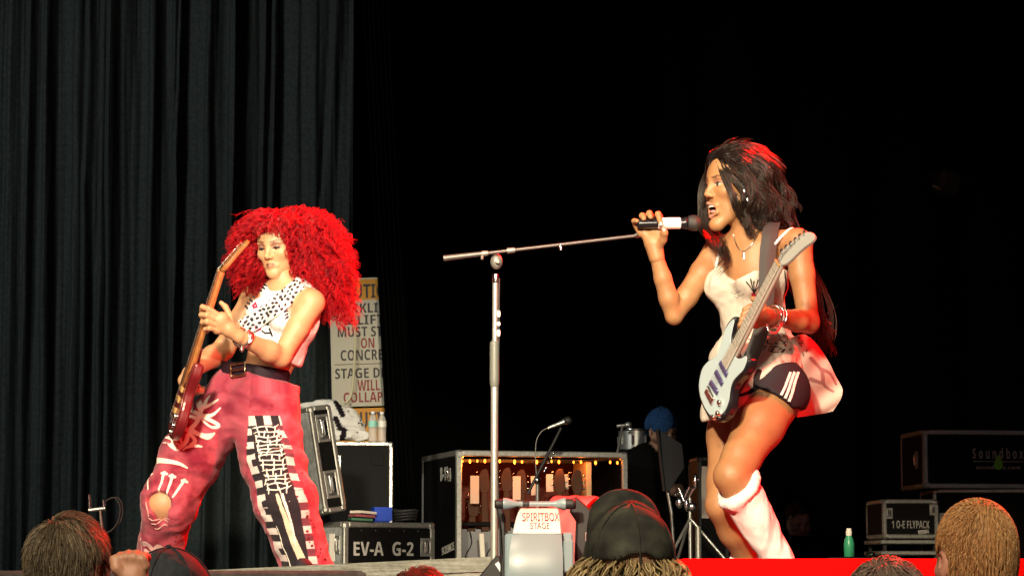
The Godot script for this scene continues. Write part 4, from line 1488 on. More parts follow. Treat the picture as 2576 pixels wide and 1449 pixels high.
	for k in 4:
		var y := 778.0 + k * 13.0
		var x := 1900.0 - k * 4.0
		h2.chain([J.call(x + 6, y, 0.355), J.call(x - 12, y - 5, 0.385), J.call(x - 24, y + 1, 0.385), J.call(x - 27, y + 9, 0.365)], [0.0115, 0.011, 0.01, 0.0085], 0.004)
	h2.chain([J.call(1926, 788, 0.345), J.call(1918, 768, 0.35), J.call(1905, 756, 0.35), J.call(1895, 752, 0.345)], [0.014, 0.0125, 0.011, 0.009], 0.006)
	h2.run(0.0042)
	h2.emit(mb, base, skin_paint(skin, 8))
	part("body", mb, M.skin, t)
	for q in [[1671, 578, 0.134, 0.2], [1663, 563, 0.1305, -0.2]]:
		var nail := Mb.new()
		nail.ball(J.call(q[0], q[1], q[2]) - base, Vector3(0.005, 0.0065, 0.0016), 10, 6, Basis(Vector3(0, 0, 1), q[3]))
		part("fingernail", nail, mat(Color(0.68, 0.55, 0.48), 0.25), t)
	var teeth := Mb.new()
	for k in 7:
		var g := (k - 3) * 0.0052
		teeth.box(Vector3(0.005, 0.009, 0.004), Transform3D(B.rotated(B.y, g * 30.0), ho - base + B * (Vector3(g, -0.0665, 0.0865 - g * g * 22.0) * hs)), 0.0012)
	part("teeth", teeth, M.teeth, t)
	var tong := Mb.new()
	tong.ball(ho - base + B * (Vector3(0, -0.084, 0.066) * hs), Vector3(0.014, 0.007, 0.02) * hs, 12, 8, B)
	part("tongue", tong, mat(Color(0.5, 0.2, 0.18), 0.35), t)

	# shorts under the dress
	var so := Field.new()
	so.ell(J.call(1905, 955, 0.0), Vector3(0.15, 0.115, 0.115), 0.03, T)
	so.chain([lh, lh.lerp(lk, 0.5)], [0.112, 0.1], 0.03)
	so.chain([rh, rh.lerp(rk, 0.4)], [0.108, 0.1], 0.03)
	so.half(J.call(1958, 1012, 0.16), lk - lh + Vector3(0, 0, -0.12), 0.004)
	so.half(J.call(1850, 1036, 0), Vector3.DOWN, 0.004)
	so.run(0.0075)
	var som := Mb.new()
	so.emit(som, base, plain_paint(Color.WHITE))
	var sho := part("shorts", som, M.black_cloth, t, "black shorts with three white side stripes")
	for k in 3:
		var st := Mb.new()
		var dx := k * 10.0
		ribbon(st, so, [Vector2(1990 + dx, 936), Vector2(1982 + dx, 958), Vector2(1974 + dx, 978 + k * 5), Vector2(1966 + dx, 994 + k * 8)], 6.5, D - 0.5, D + 0.25, 0.003, 2)
		for e in st.v.size(): st.v[e] -= base
		part("stripe", st, M.white_cloth, sho)

	# dress
	var dr := Field.new()
	dr.ell(J.call(1888, 712, 0.0), Vector3(0.14, 0.125, 0.102), 0.03, T)
	for e in [-1.0, 1.0]:
		dr.ell(J.call(1886, 716, 0.0) + T * Vector3(e * 0.066, 0.0, 0.078), Vector3(0.058, 0.056, 0.048), 0.025, T)
	dr.ell(J.call(1898, 810, 0.0), Vector3(0.12, 0.12, 0.1), 0.04, T)
	dr.ell(J.call(1903, 900, 0.0), Vector3(0.15, 0.1, 0.13), 0.04, T)
	dr.cap(J.call(1900, 940, 0.02), J.call(1886, 1040, 0.03), 0.152, 0.16, 0.04)
	dr.ell(J.call(1868, 655, 0.09), Vector3(0.085, 0.066, 0.14), 0.008, T.rotated(Vector3(0, 0, 1), 0.1), true)
	dr.ell(J.call(1888, 600, 0.0), Vector3(0.3, 0.085, 0.3), 0.01, Basis.IDENTITY, true)
	dr.ell(J.call(1985, 640, 0.12), Vector3(0.055, 0.05, 0.2), 0.008, Basis.IDENTITY, true)
	dr.half(J.call(1850, 1050, 0.0), Vector3(0.12, -1, 0), 0.004)
	dr.cap(J.call(2040, 1000, 0.12), J.call(1885, 1150, 0.22), 0.108, 0.112, 0.008, true)
	dr.cap(J.call(1985, 1010, 0.2), J.call(1900, 1090, 0.3), 0.085, 0.09, 0.008, true)
	dr.run(0.0075)
	var wr := FastNoiseLite.new()
	wr.frequency = 6.0; wr.fractal_octaves = 3; wr.seed = 31
	dr.ripple(wr, 0.012, Vector3(1.4, 1.4, 1.4))
	var dm := Mb.new()
	dr.emit(dm, base, plain_paint(Color.WHITE))
	var cp := [J.call(1888, 640, 0.0), J.call(1898, 820, 0.0), J.call(1895, 1060, 0.0)]
	var chart := Chart.new(cp, [[1888, 640, 104], [1898, 820, 98], [1895, 1060, 116]], [0.137, 0.13, 0.152], Vector3(0, 0, 1))
	for k in dm.v.size():
		var u := chart.uv(dm.v[k] + base)
		dm.uv[k] = Vector2(clampf(u.x, 0.002, 0.998), clampf(u.y, 0.002, 0.998))
	# the tail of the skirt swings out behind her
	var CA := [[1990, 850, 0.06], [2005, 890, 0.07], [2012, 930, 0.05], [2014, 980, 0.0], [2006, 1050, -0.03]]
	var CB := [[2026, 842, 0.03], [2066, 878, -0.02], [2096, 934, -0.06], [2121, 984, -0.08], [2098, 1034, -0.08]]
	var ra_ := []
	var rb_ := []
	for k in 5:
		ra_.append(pv(J, CA[k])); rb_.append(pv(J, CB[k]))
	ra_ = smoothed(ra_, 5); rb_ = smoothed(rb_, 5)
	var rows := []
	for k in ra_.size():
		var row := []
		for e in 15:
			var s := e / 14.0
			var q: Vector3 = ra_[k].lerp(rb_[k], s)
			q += Vector3(0, 0, 1) * (0.05 * sin(s * PI) * (1.0 - k / 12.0) + 0.012 * sin(k * 0.9 + s * 6.0) * s)
			row.append(q - base)
		rows.append(row)
	var s0 := dm.v.size()
	dm.sheet(rows, 0.003)
	for k in range(s0, dm.v.size()): dm.uv[k] = Vector2(0.84 + 0.14 * dm.uv[k].x, 0.5 + 0.45 * dm.uv[k].y)
	var W := 900
	var H := 620
	var im := Image.create(W, H, false, Image.FORMAT_RGB8)
	var nz := FastNoiseLite.new()
	nz.frequency = 0.02; nz.fractal_octaves = 3
	for y in H:
		for x in W:
			var g := 1.0 + 0.06 * nz.get_noise_2d(x, y)
			im.set_pixel(x, y, lin(0.56 * g, 0.51 * g, 0.44 * g))
	var A := func(x: float, y: float) -> Vector2:
		var u: Vector2 = chart.from(x, y)
		return Vector2(u.x * W, u.y * H)
	var line := func(q: Array, r0: float, r1: float, col: Color) -> void:
		var pts := []
		for e in q: pts.append(A.call(e[0], e[1]))
		stroke(im, smoothed(pts, 4), r0, r1, col)
	var ink := lin(0.02, 0.016, 0.016)
	var grey := lin(0.16, 0.15, 0.12)
	line.call([[1890, 757], [1888, 752]], 9, 8, lin(0.55, 0.02, 0.05))
	for q in [[1872, 722], [1881, 716], [1888, 722], [1897, 718], [1906, 720]]: line.call([[1889, 750], [(q[0] + 1889) / 2.0, 735], q], 1.4, 2.2, ink)
	for q in [[1820, 742], [1826, 752], [1834, 740], [1842, 748]]: line.call([q, [q[0] + 10, q[1] + 6], [q[0] + 22, q[1] + 2]], 1.2, 1.2, grey)
	line.call([[1966, 690], [1968, 704], [1972, 716], [1979, 736]], 2.0, 9.0, ink)
	line.call([[1974, 722], [1982, 732], [1979, 752], [1984, 764]], 7.0, 1.5, ink)
	var lr := RandomNumberGenerator.new()
	lr.seed = 5
	for k in 26:
		var x := 1878 + lr.randf() * 92
		var y := 850 + lr.randf() * 44
		line.call([[x, y], [x + lr.randf_range(-7, 9), y + lr.randf_range(-9, 9)], [x + lr.randf_range(-9, 14), y + lr.randf_range(-9, 14)]], lr.randf_range(1.4, 3.6), 1.2, grey if k % 3 else ink)
	line.call([[1946, 836], [1952, 856]], 2.5, 2.5, ink)
	line.call([[1975, 842], [1976, 856]], 2.5, 2.5, ink)
	line.call([[1898, 944], [1893, 962], [1893, 985]], 8, 9, ink)
	line.call([[1893, 985], [1878, 997], [1862, 1004]], 8, 5, ink)
	line.call([[1868, 935], [1855, 960], [1845, 1000], [1836, 1036]], 12, 13, ink)
	line.call([[1851, 985], [1853, 987]], 5, 5, ink)
	for k in 9: line.call([[1960 + k * 7, 905 + lr.randf() * 10], [1962 + k * 7, 935]], 1.0, 1.6, lin(0.32, 0.25, 0.2))
	line.call([[2000, 892], [2012, 884], [2020, 895]], 3.0, 3.0, grey)
	for q in [[[0.9, 0.66], [0.93, 0.72], [0.92, 0.8], [0.95, 0.84]], [[0.93, 0.72], [0.96, 0.74], [0.965, 0.8]], [[0.88, 0.78], [0.92, 0.8]]]:
		var pts := []
		for e in q: pts.append(Vector2(e[0] * W, e[1] * H))
		stroke(im, smoothed(pts, 4), 9.0, 4.0, lin(0.3, 0.18, 0.17))
	for k in 10:
		var q := Vector2((0.845 + lr.randf() * 0.13) * W, (0.51 + lr.randf() * 0.12) * H)
		stroke(im, [q, q + Vector2(lr.randf_range(-14, 14), lr.randf_range(-10, 10))], 3.0, 2.0, grey)
	var cm := mat(Color.WHITE, 0.85, 0.0, 0.3)
	cm.albedo_texture = ImageTexture.create_from_image(im)
	cm.texture_repeat = false
	cm.backlight_enabled = true
	cm.backlight = Color(0.25, 0.22, 0.2)
	var drp := part("dress", dm, cm, t)
	for q in [[[1915, 664, 0.1], [1950, 615, 0.14], [1990, 576, 0.11], [2005, 590, 0.04]], [[1800, 700, 0.02], [1806, 650, 0.0], [1822, 610, -0.04]]]:
		var strp := Mb.new()
		var pts := []
		for e in q: pts.append(pv(J, e) - base)
		strp.tube(smoothed(pts, 5), [0.0055], 6)
		part("shoulder_strap", strp, M.white_cloth, drp)

	# socks and shoes
	for s in [[lk.lerp(la, 0.13), lk.lerp(la, 0.22), la, 0.066, 0.0, J.call(1968, 1500, 0.32)], [rk.lerp(ra, 0.58), rk.lerp(ra, 0.66), ra, 0.055, 0.0, J.call(1905, 1512, 0.02)]]:
		var sk := Field.new()
		var ax: Vector3 = (s[2] - s[0]).normalized()
		sk.cap(s[1], s[2], 0.069 if s[3] > 0.06 else 0.048, 0.042, 0.02)
		var tilted := (ax + Vector3(0.25, 0.1, -0.2)).normalized()
		var e1 := tilted.cross(Vector3(0, 0, 1)).normalized()
		var e2 := tilted.cross(e1)
		for k in 16:
			var g := TAU * k / 16
			var g2 := TAU * (k + 1) / 16
			var rr: float = s[3]
			sk.cap(s[0] + (e1 * cos(g) + e2 * sin(g)) * rr, s[0] + (e1 * cos(g2) + e2 * sin(g2)) * rr, 0.017, 0.017, 0.012)
		sk.run(0.008)
		sk.ripple(wr, 0.0095, Vector3(2.4, 0.9, 2.4))
		var skm := Mb.new()
		sk.emit(skm, base, plain_paint(Color.WHITE))
		part("sock", skm, M.white_cloth, t, "slouched white knee sock" if s[3] > 0.06 else "")
		var fo := Field.new()
		fo.cap(s[2], s[2] + Vector3(0, -0.02, 0), 0.046, 0.05, 0.02)
		var heel := Vector3(s[2].x, floor_y + 0.04, s[2].z)
		fo.cap(s[2], heel, 0.046, 0.042, 0.02)
		fo.cap(heel, heel + Vector3(-0.12, 0.0, 0.09), 0.042, 0.036, 0.02)
		fo.half(Vector3(0, floor_y + 0.002, 0), Vector3.DOWN, 0.004)
		fo.run(0.012)
		var fm := Mb.new()
		fo.emit(fm, base, plain_paint(Color.WHITE))
		part("shoe", fm, M.black_cloth, t)

	# hair
	var hr := Field.new()
	hr.ell(ho + B * (Vector3(0, 0.04, -0.026) * hs), Vector3(0.08, 0.09, 0.096) * hs, 0.02, B)
	hr.ell(ho + B * (Vector3(0.034, 0.08, 0.034) * hs), Vector3(0.04, 0.03, 0.04) * hs, 0.03, B)
	hr.ell(ho + B * (Vector3(-0.034, 0.08, 0.034) * hs), Vector3(0.04, 0.03, 0.04) * hs, 0.03, B)
	hr.cap(J.call(1895, 440, -0.02), J.call(1945, 540, -0.05), 0.068, 0.048, 0.04)
	hr.cap(J.call(1948, 555, -0.06), J.call(1985, 640, -0.13), 0.046, 0.035, 0.04)
	hr.cap(J.call(1985, 640, -0.13), J.call(2045, 800, -0.16), 0.03, 0.018, 0.04)
	hr.cap(J.call(1886, 470, 0.06), J.call(1905, 545, 0.05), 0.04, 0.03, 0.04)
	hr.run(0.009)
	var lump := FastNoiseLite.new()
	lump.frequency = 9.0; lump.fractal_octaves = 3; lump.seed = 6
	hr.ripple(lump, 0.01)
	var hm := Mb.new()
	hr.emit(hm, base, plain_paint(Color(0.011, 0.007, 0.0055)))
	rng.seed = 41
	var nb := hm.v.size()
	var crown := ho - base + B * (Vector3(0, 0.1, 0.06) * hs)
	for k in 7500:
		var id := rng.randi() % nb
		var p := hm.v[id]
		var q := hm.n[id]
		var r := p - crown
		var fl := r.normalized() * 0.3 + Vector3(0.5, -0.75, 0) - B.z * 0.3
		if (B.transposed() * (p - ho + base)).z > 0.05 * hs: fl = fl - B.z * 0.5 + Vector3(0, 0.3, 0)
		fl = (fl - q * fl.dot(q)).normalized()
		var side := fl.cross(q)
		var pts := []
		var ph := rng.randf() * TAU
		var ln := rng.randf_range(0.06, 0.12)
		for e in 9:
			var g := e / 8.0
			pts.append(p - q * 0.003 + fl * ln * g + q * (0.005 * sin(g * PI * 0.85)) + side * 0.012 * sin(ph + g * 6.5) * g - q * 0.026 * g * g + Vector3(0, -0.012 * g * g, 0))
		hm.col = Color(0.015, 0.0095, 0.007) * rng.randf_range(0.6, 1.9)
		hm.tube(pts, [0.0009, 0.001, 0.0011, 0.0011, 0.0011, 0.001, 0.0009, 0.0007, 0.0003], 3, false)
	# each guide: joints, locks, strands in a lock, spread of the locks, wave
	var guides := [
		[[[1812, 402, 0.045], [1848, 428, 0.09], [1886, 484, 0.105], [1908, 535, 0.095], [1935, 575, 0.07]], 14, 20, 0.024, 0.02],
		[[[1815, 395, 0.03], [1868, 398, 0.07], [1918, 448, 0.07], [1948, 515, 0.05], [1980, 565, 0.02]], 16, 20, 0.024, 0.02],
		[[[1820, 390, 0.0], [1878, 390, 0.02], [1935, 440, 0.0], [1965, 508, -0.03], [1998, 568, -0.06]], 14, 20, 0.026, 0.022],
		[[[1830, 396, -0.05], [1900, 405, -0.06], [1950, 480, -0.08], [1985, 570, -0.12], [2030, 700, -0.15], [2068, 820, -0.16], [2085, 880, -0.15]], 12, 16, 0.03, 0.022],
		[[[1806, 408, 0.05], [1826, 448, 0.094], [1848, 496, 0.112], [1870, 540, 0.105], [1885, 580, 0.1], [1905, 604, 0.1]], 5, 14, 0.008, 0.012],
		[[[1800, 402, -0.04], [1775, 450, -0.075], [1766, 510, -0.08], [1778, 570, -0.06], [1808, 608, 0.04], [1824, 650, 0.085], [1812, 692, 0.09]], 7, 16, 0.011, 0.018],
	]
	for g in guides:
		var cp2 := []
		for q in g[0]: cp2.append(pv(J, q) - base)
		var sm := smoothed(cp2, 8)
		for k in g[1]:
			var off: Vector3 = Vector3(rng.randfn(0, 1), rng.randfn(0, 1), rng.randfn(0, 1)).limit_length(1.6) * g[3] * 0.7
			var ph := rng.randf() * TAU
			var fq := rng.randf_range(10.0, 15.0)
			var cut_at := rng.randf_range(0.84, 1.0)
			for m in g[2]:
				var own: Vector3 = Vector3(rng.randfn(0, 1), rng.randfn(0, 1), rng.randfn(0, 1)).limit_length(1.5) * 0.005
				var pts := []
				var rr := []
				var cnt := maxi(4, int(sm.size() * cut_at * rng.randf_range(0.9, 1.0)))
				var th := rng.randf_range(0.0008, 0.0017)
				var p2 := ph + rng.randfn(0, 0.25)
				for e in cnt:
					var s := float(e) / (sm.size() - 1)
					var wv: float = g[4] * smoothstep(0.15, 0.75, s)
					pts.append(sm[e] + off * smoothstep(0.0, 0.4, s + 0.1) + own * (0.6 + s) + Vector3(cos(p2 + s * fq), 0.4 * sin(p2 * 2.0 + s * fq), sin(p2 + s * fq)) * wv)
					rr.append(th * (1.0 - 0.6 * s))
				hm.col = Color(0.015, 0.0095, 0.007) * rng.randf_range(0.6, 1.8)
				hm.tube(pts, rr, 4, false)
	part("hair", hm, M.dark_hair, t, "long dark wavy hair falling behind the shoulder")

	# jewellery
	var nk := Mb.new()
	var cl := [Vector2(1846, 590), Vector2(1856, 620), Vector2(1872, 632), Vector2(1890, 618), Vector2(1908, 590)]
	var pts2 := []
	for q in smoothed(cl, 4): pts2.append(onto(f, q.x, q.y, D - 0.3, D + 0.1, 0.003) - base)
	nk.tube(pts2, [0.0022], 5)
	nk.box(Vector3(0.008, 0.024, 0.004), Transform3D(Basis.IDENTITY, onto(f, 1872, 644, D - 0.3, D + 0.1, 0.004) - base), 0.002)
	part("necklace", nk, M.silver, t)
	for q in [[1873, 480, 0.122], [1870, 504, 0.118], [1881, 503, 0.115], [1886, 515, 0.115]]:
		var er := Mb.new()
		er.box(Vector3(0.006, 0.012, 0.005), Transform3D(Basis(Vector3(0, 0, 1), 0.4), pv(J, q) - base), 0.002)
		part("earring", er, M.silver, t)
	var ax2 := (lw - le).normalized()
	var br: Mb
	for k in 3:
		br = Mb.new()
		ring(br, lw + ax2 * (0.018 - 0.016 * k) - base, ax2 + Vector3(0.1, 0.12 * k, 0), 0.036, 0.004)
		part("bracelet", br, M.silver, t)
	br = Mb.new()
	var dng := []
	for q in [[1930, 815, 0.35], [1936, 835, 0.355], [1955, 836, 0.345], [1968, 812, 0.32]]: dng.append(pv(J, q) - base)
	br.tube(smoothed(dng, 4), [0.0035], 5)
	part("bracelet_chain", br, M.silver, t)

	# microphone in her hand
	var m0: Vector3 = J.call(1602, 563, 0.092)
	var m1: Vector3 = J.call(1764, 561, 0.075)
	var mt := thing("microphone", "black handheld microphone with white band in the singer's hand", "microphone", m0)
	var mx := Transform3D(Basis((m1 - m0).normalized().cross(Vector3(0, 0, 1)).normalized(), (m1 - m0).normalized(), Vector3(0, 0, 1)).orthonormalized(), Vector3.ZERO)
	var ln := (m1 - m0).length()
	var q1 := Mb.new()
	q1.lathe([Vector2(0, 0), Vector2(0.0145, 0.002), Vector2(0.0165, 0.01), Vector2(0.0175, 0.08), Vector2(0.0185, ln * 0.72), Vector2(0.0215, ln * 0.75), Vector2(0.0215, ln * 0.79), Vector2(0.0, ln * 0.8)], mx, 20)
	part("handle", q1, M.gloss_black, mt)
	q1 = Mb.new()
	q1.lathe([Vector2(0.0178, 0.07), Vector2(0.0192, 0.071), Vector2(0.0196, 0.145), Vector2(0.0182, 0.146)], mx, 20)
	part("white_band", q1, M.white_paint, mt)
	q1 = Mb.new()
	q1.lathe([Vector2(0.019, ln * 0.79), Vector2(0.0255, ln * 0.82), Vector2(0.027, ln * 0.89), Vector2(0.0275, ln * 0.9), Vector2(0.0262, ln * 0.93), Vector2(0.02, ln * 0.985), Vector2(0.01, ln * 1.0), Vector2(0.0, ln * 1.002)], mx, 20)
	part("grille", q1, M.dark_mesh, mt)

	# her guitar
	var tail: Vector3 = J.call(1782, 1034, 0.19)
	var nut: Vector3 = J.call(1974, 664, 0.55)
	var g3 := guitar("white and black electric guitar hanging across the singer's dress", tail, (nut - tail).normalized(), Vector3(-0.86, 0.05, 0.42), (nut - tail).length() / 0.81, {"body": M.gloss_black, "guard": M.pearl, "board": M.pale_maple, "neck": M.pale_maple, "head": M.grey_head, "pickup": M.dark_purple, "lean": 0.5})
	var sp := Mb.new()
	var rows2 := []
	for q in smoothed([Vector4(1944, 560, 0.085, 0), Vector4(1938, 590, 0.135, 0), Vector4(1932, 640, 0.16, 0), Vector4(1930, 700, 0.19, 0), Vector4(1926, 770, 0.2, 0), Vector4(1910, 850, 0.2, 0), Vector4(1860, 960, 0.2, 0), Vector4(1812, 1035, 0.18, 0)], 4):
		var row := []
		for e in 5: row.append(J.call(q.x - 20 + e * 10, q.y, q.z - 0.004 * absf(e - 2)) - tail)
		rows2.append(row)
	sp.sheet(rows2, 0.003)
	part("strap", sp, M.strap_black, g3, "wide black strap over the shoulder")

# ---------------------------------------------------------------- people in the crowd, seen from behind
func spectator(label: String, px: float, top: float, d: float, s: float, look: Dictionary) -> Node3D:
	var crown := at(px, top, d)
	var o := crown - Vector3(0, 0.126 * s + look.get("lift", 0.006), 0)
	var yaw: float = look.get("yaw", 0.0)
	var B := facing(Vector3(sin(yaw), look.get("nod", 0.0), -cos(yaw)))
	var base := Vector3(o.x, 0, o.z)
	var t := thing("person", label, "person", base, look.get("group", ""))
	var skin: Color = look.get("skin", Color(0.5, 0.27, 0.17))
	var f := Field.new()
	var sy := o.y - 0.27 * s
	f.cap(o + Vector3(0, -0.08, 0.01) * s, Vector3(o.x, sy + 0.04, o.z + 0.01), 0.055 * s, 0.065 * s, 0.03)
	f.ell(Vector3(o.x, sy - 0.16, o.z), Vector3(0.17, 0.24, 0.11), 0.05)
	f.cap(Vector3(o.x - 0.16, sy - 0.02, o.z), Vector3(o.x + 0.16, sy - 0.02, o.z), 0.055, 0.055, 0.06)
	f.ell(Vector3(o.x, sy - 0.5, o.z), Vector3(0.165, 0.2, 0.12), 0.06)
	for e in [-1.0, 1.0]:
		f.chain([Vector3(o.x + e * 0.19, sy - 0.03, o.z), Vector3(o.x + e * 0.24, sy - 0.32, o.z), Vector3(o.x + e * 0.2, sy - 0.5, o.z - 0.2)], [0.055, 0.043, 0.03], 0.03)
		f.chain([Vector3(o.x + e * 0.09, sy - 0.55, o.z), Vector3(o.x + e * 0.1, 0.5, o.z - 0.02), Vector3(o.x + e * 0.1, 0.06, o.z)], [0.1, 0.065, 0.045], 0.03)
		f.cap(Vector3(o.x + e * 0.1, 0.04, o.z), Vector3(o.x + e * 0.1, 0.035, o.z - 0.16), 0.045, 0.035, 0.03)
	f.run(0.022)
	var mb := Mb.new()
	var shirt: Color = look.get("shirt", Color(0.02, 0.02, 0.02))
	f.emit(mb, base, func(p: Vector3, _q: Vector3) -> Color:
		if p.y > sy + 0.03 and Vector2(p.x - o.x, p.z - o.z).length() < 0.085 * s: return skin
		if p.y < sy - 0.5: return Color(0.03, 0.035, 0.05)
		return shirt)
	var hf := Field.new()
	head_solid(hf, o, B, s, 0.0, true)
	hf.cap(o + Vector3(0, -0.06, 0.012) * s, Vector3(o.x, sy + 0.04, o.z + 0.01), 0.054 * s, 0.062 * s, 0.03)
	hf.run(0.0055)
	hf.emit(mb, base, face_paint(o, B, s, skin, skin * 0.6, Color(0.08, 0.04, 0.02), skin * 0.8))
	part("body", mb, M.skin, t)
	var ob := o - base
	if look.has("hair"):
		var hc: Color = look.hair
		var hr := Field.new()
		var fat: float = look.get("fat", 0.008)
		hr.ell(o + B * (Vector3(0, 0.038, -0.02) * s), (Vector3(0.073, 0.088, 0.094) + Vector3.ONE * fat) * s, 0.02, B)
		hr.ell(o + B * (Vector3(0, -0.015, -0.05) * s), (Vector3(0.062, 0.075, 0.055) + Vector3.ONE * fat * 0.7) * s, 0.03, B)
		hr.half(o + B * (Vector3(0, 0.045, 0.06) * s), B * Vector3(0, -0.25, 1), 0.01)
		hr.half(o + B * (Vector3(0, look.get("nape", -0.075), -0.05) * s), B * Vector3(0, -1, 0.25), 0.01)
		for e in [-1.0, 1.0]: hr.ell(o + B * (Vector3(e * 0.088, -0.022, 0.004) * s), Vector3(0.034, 0.052, 0.036) * s, 0.008, B, true)
		hr.run(0.008)
		var hm := Mb.new()
		hr.emit(hm, base, plain_paint(hc * 0.75))
		var nb := hm.v.size()
		rng.seed = int(px)
		var whorl := ob + B * (Vector3(0.015, 0.11, -0.06) * s)
		for k in int(look.get("strands", 2200)):
			var id := rng.randi() % nb
			var p := hm.v[id]
			var q := hm.n[id]
			var r := p - whorl
			var fl := r - q * r.dot(q)
			fl = (fl.normalized() + fl.cross(q).normalized() * 0.7 * exp(-r.length() * 9.0) + Vector3(0, -0.5, 0) + Vector3(rng.randfn(0, 0.22), rng.randfn(0, 0.22), rng.randfn(0, 0.22)))
			fl = (fl - q * fl.dot(q)).normalized()
			hm.col = hc.lerp(look.get("streak", hc * 1.6), pow(rng.randf(), 2.0)) * rng.randf_range(0.6, 1.25)
			var ln: float = look.get("long", 0.03) * rng.randf_range(0.6, 1.3)
			var pts := []
			for e in 5:
				var g := e / 4.0
				pts.append(p - q * 0.004 + fl * ln * g + q * (0.011 * sin(g * PI * 0.75)) + Vector3(0, -0.006 * g * g, 0))
			var tip: Vector3 = B.transposed() * (pts[4] - ob) / s
			if tip.z > 0.045 and tip.y < 0.07: continue
			if Vector3(absf(tip.x), tip.y, tip.z).distance_to(Vector3(0.08, -0.012, -0.004)) < 0.036: continue
			var fine: float = look.get("fine", 0.0011)
			hm.tube(pts, [fine, fine, fine, fine * 0.8, fine * 0.3], 3, false)
		part("hair", hm, M.hair, t)
	if look.has("locks"):
		var hm := Mb.new()
		rng.seed = int(px) + 3
		for k in 420:
			var g := rng.randf_range(-PI * 0.62, PI * 0.62)
			var root := ob + B * (Vector3(sin(g) * 0.076, -0.01 + rng.randf() * 0.05, -cos(g) * 0.095 - 0.008) * s)
			hm.col = look.locks.lerp(look.streak, pow(rng.randf(), 1.6)) * rng.randf_range(0.6, 1.3)
			curl(hm, root, B * Vector3(sin(g), 0, -cos(g)), Vector3(0.1 * sin(g), -1, 0.1), rng.randf_range(0.16, 0.3), rng.randf_range(1.5, 3.0), rng.randf_range(0.006, 0.013), rng.randf_range(0.0018, 0.0034), 20, 4)
		part("hair", hm, M.hair, t)
	return t

func cap_hat(label: String, o: Vector3, B: Basis, s: float, m: Material, brim := true, peak := 0.0, strap: Material = null, rim := 0.0) -> Node3D:
	# a baseball cap worn on a head whose middle is o, facing B.z
	var t := thing("baseball_cap", label, "cap", o)
	var f := Field.new()
	f.ell(B * (Vector3(0, 0.03, -0.012) * s), Vector3(0.088, 0.108, 0.11) * s, 0.02, B)
	if peak > 0: f.ell(B * (Vector3(0, 0.1, 0.055) * s), Vector3(0.07, 0.05 + peak, 0.035) * s, 0.04, B.rotated(B.x, 0.25))
	f.half(B * (Vector3(0, -0.004 + rim, 0) * s), B * Vector3(0, -1, -0.14), 0.006)
	f.ell(B * (Vector3(0, -0.01 + rim, -0.115) * s), Vector3(0.043, 0.036, 0.05) * s, 0.004, B, true)
	f.ell(B * (Vector3(0, 0.012, -0.012) * s), Vector3(0.08, 0.1, 0.102) * s, 0.004, B, true)
	f.run(0.006)
	var wr := FastNoiseLite.new()
	wr.frequency = 7.0; wr.seed = 17
	f.ripple(wr, 0.006)
	var mb := Mb.new()
	f.emit(mb, Vector3.ZERO, plain_paint(Color.WHITE))
	var crown := part("crown", mb, m, t)
	mb = Mb.new()
	for k in 6:
		var g := TAU * k / 6 + 0.5
		var pts := []
		for e in 10:
			var a := PI / 2 * (e + 0.6) / 10.0
			var q := Vector3(sin(a) * cos(g) * 0.0895, 0.03 + cos(a) * 0.1095, sin(a) * sin(g) * 0.1115 - 0.012)
			pts.append(B * (q * s))
		mb.tube(pts, [0.0022], 5, false)
	part("seam", mb, m, crown)
	mb = Mb.new()
	if peak <= 0:
		mb.ball(B * (Vector3(0, 0.141, -0.012) * s), Vector3(0.009, 0.006, 0.009), 10, 6)
		part("button", mb, m, t)
	if brim:
		mb = Mb.new()
		var rows := []
		for r in 8:
			var row := []
			for e in 15:
				var g := (e / 14.0 - 0.5) * PI * 0.8
				var rad := 0.086 + 0.07 * r / 7.0 * cos(g * 0.9)
				row.append(B * (Vector3(sin(g) * rad, 0.002 - 0.018 * sin(g) * sin(g) - 0.012 * r / 7.0, cos(g) * rad + 0.012) * s))
			rows.append(row)
		mb.sheet(rows, 0.004)
		part("brim", mb, m, t)
	mb = Mb.new()
	var pts2 := []
	var rr := []
	for e in 11:
		var g := (e / 10.0 - 0.5) * 0.95
		pts2.append(B * (Vector3(sin(g) * 0.09, 0.0 - 0.012, -cos(g) * 0.112 - 0.01) * s) + B.y * rim)
	var rows3 := []
	for e in [-1.0, 0.0, 1.0]:
		var row := []
		for q in pts2: row.append(q + B.y * e * 0.009)
		rows3.append(row)
	mb.sheet(rows3, 0.003)
	part("rear_strap", mb, strap if strap else m, t)
	return t

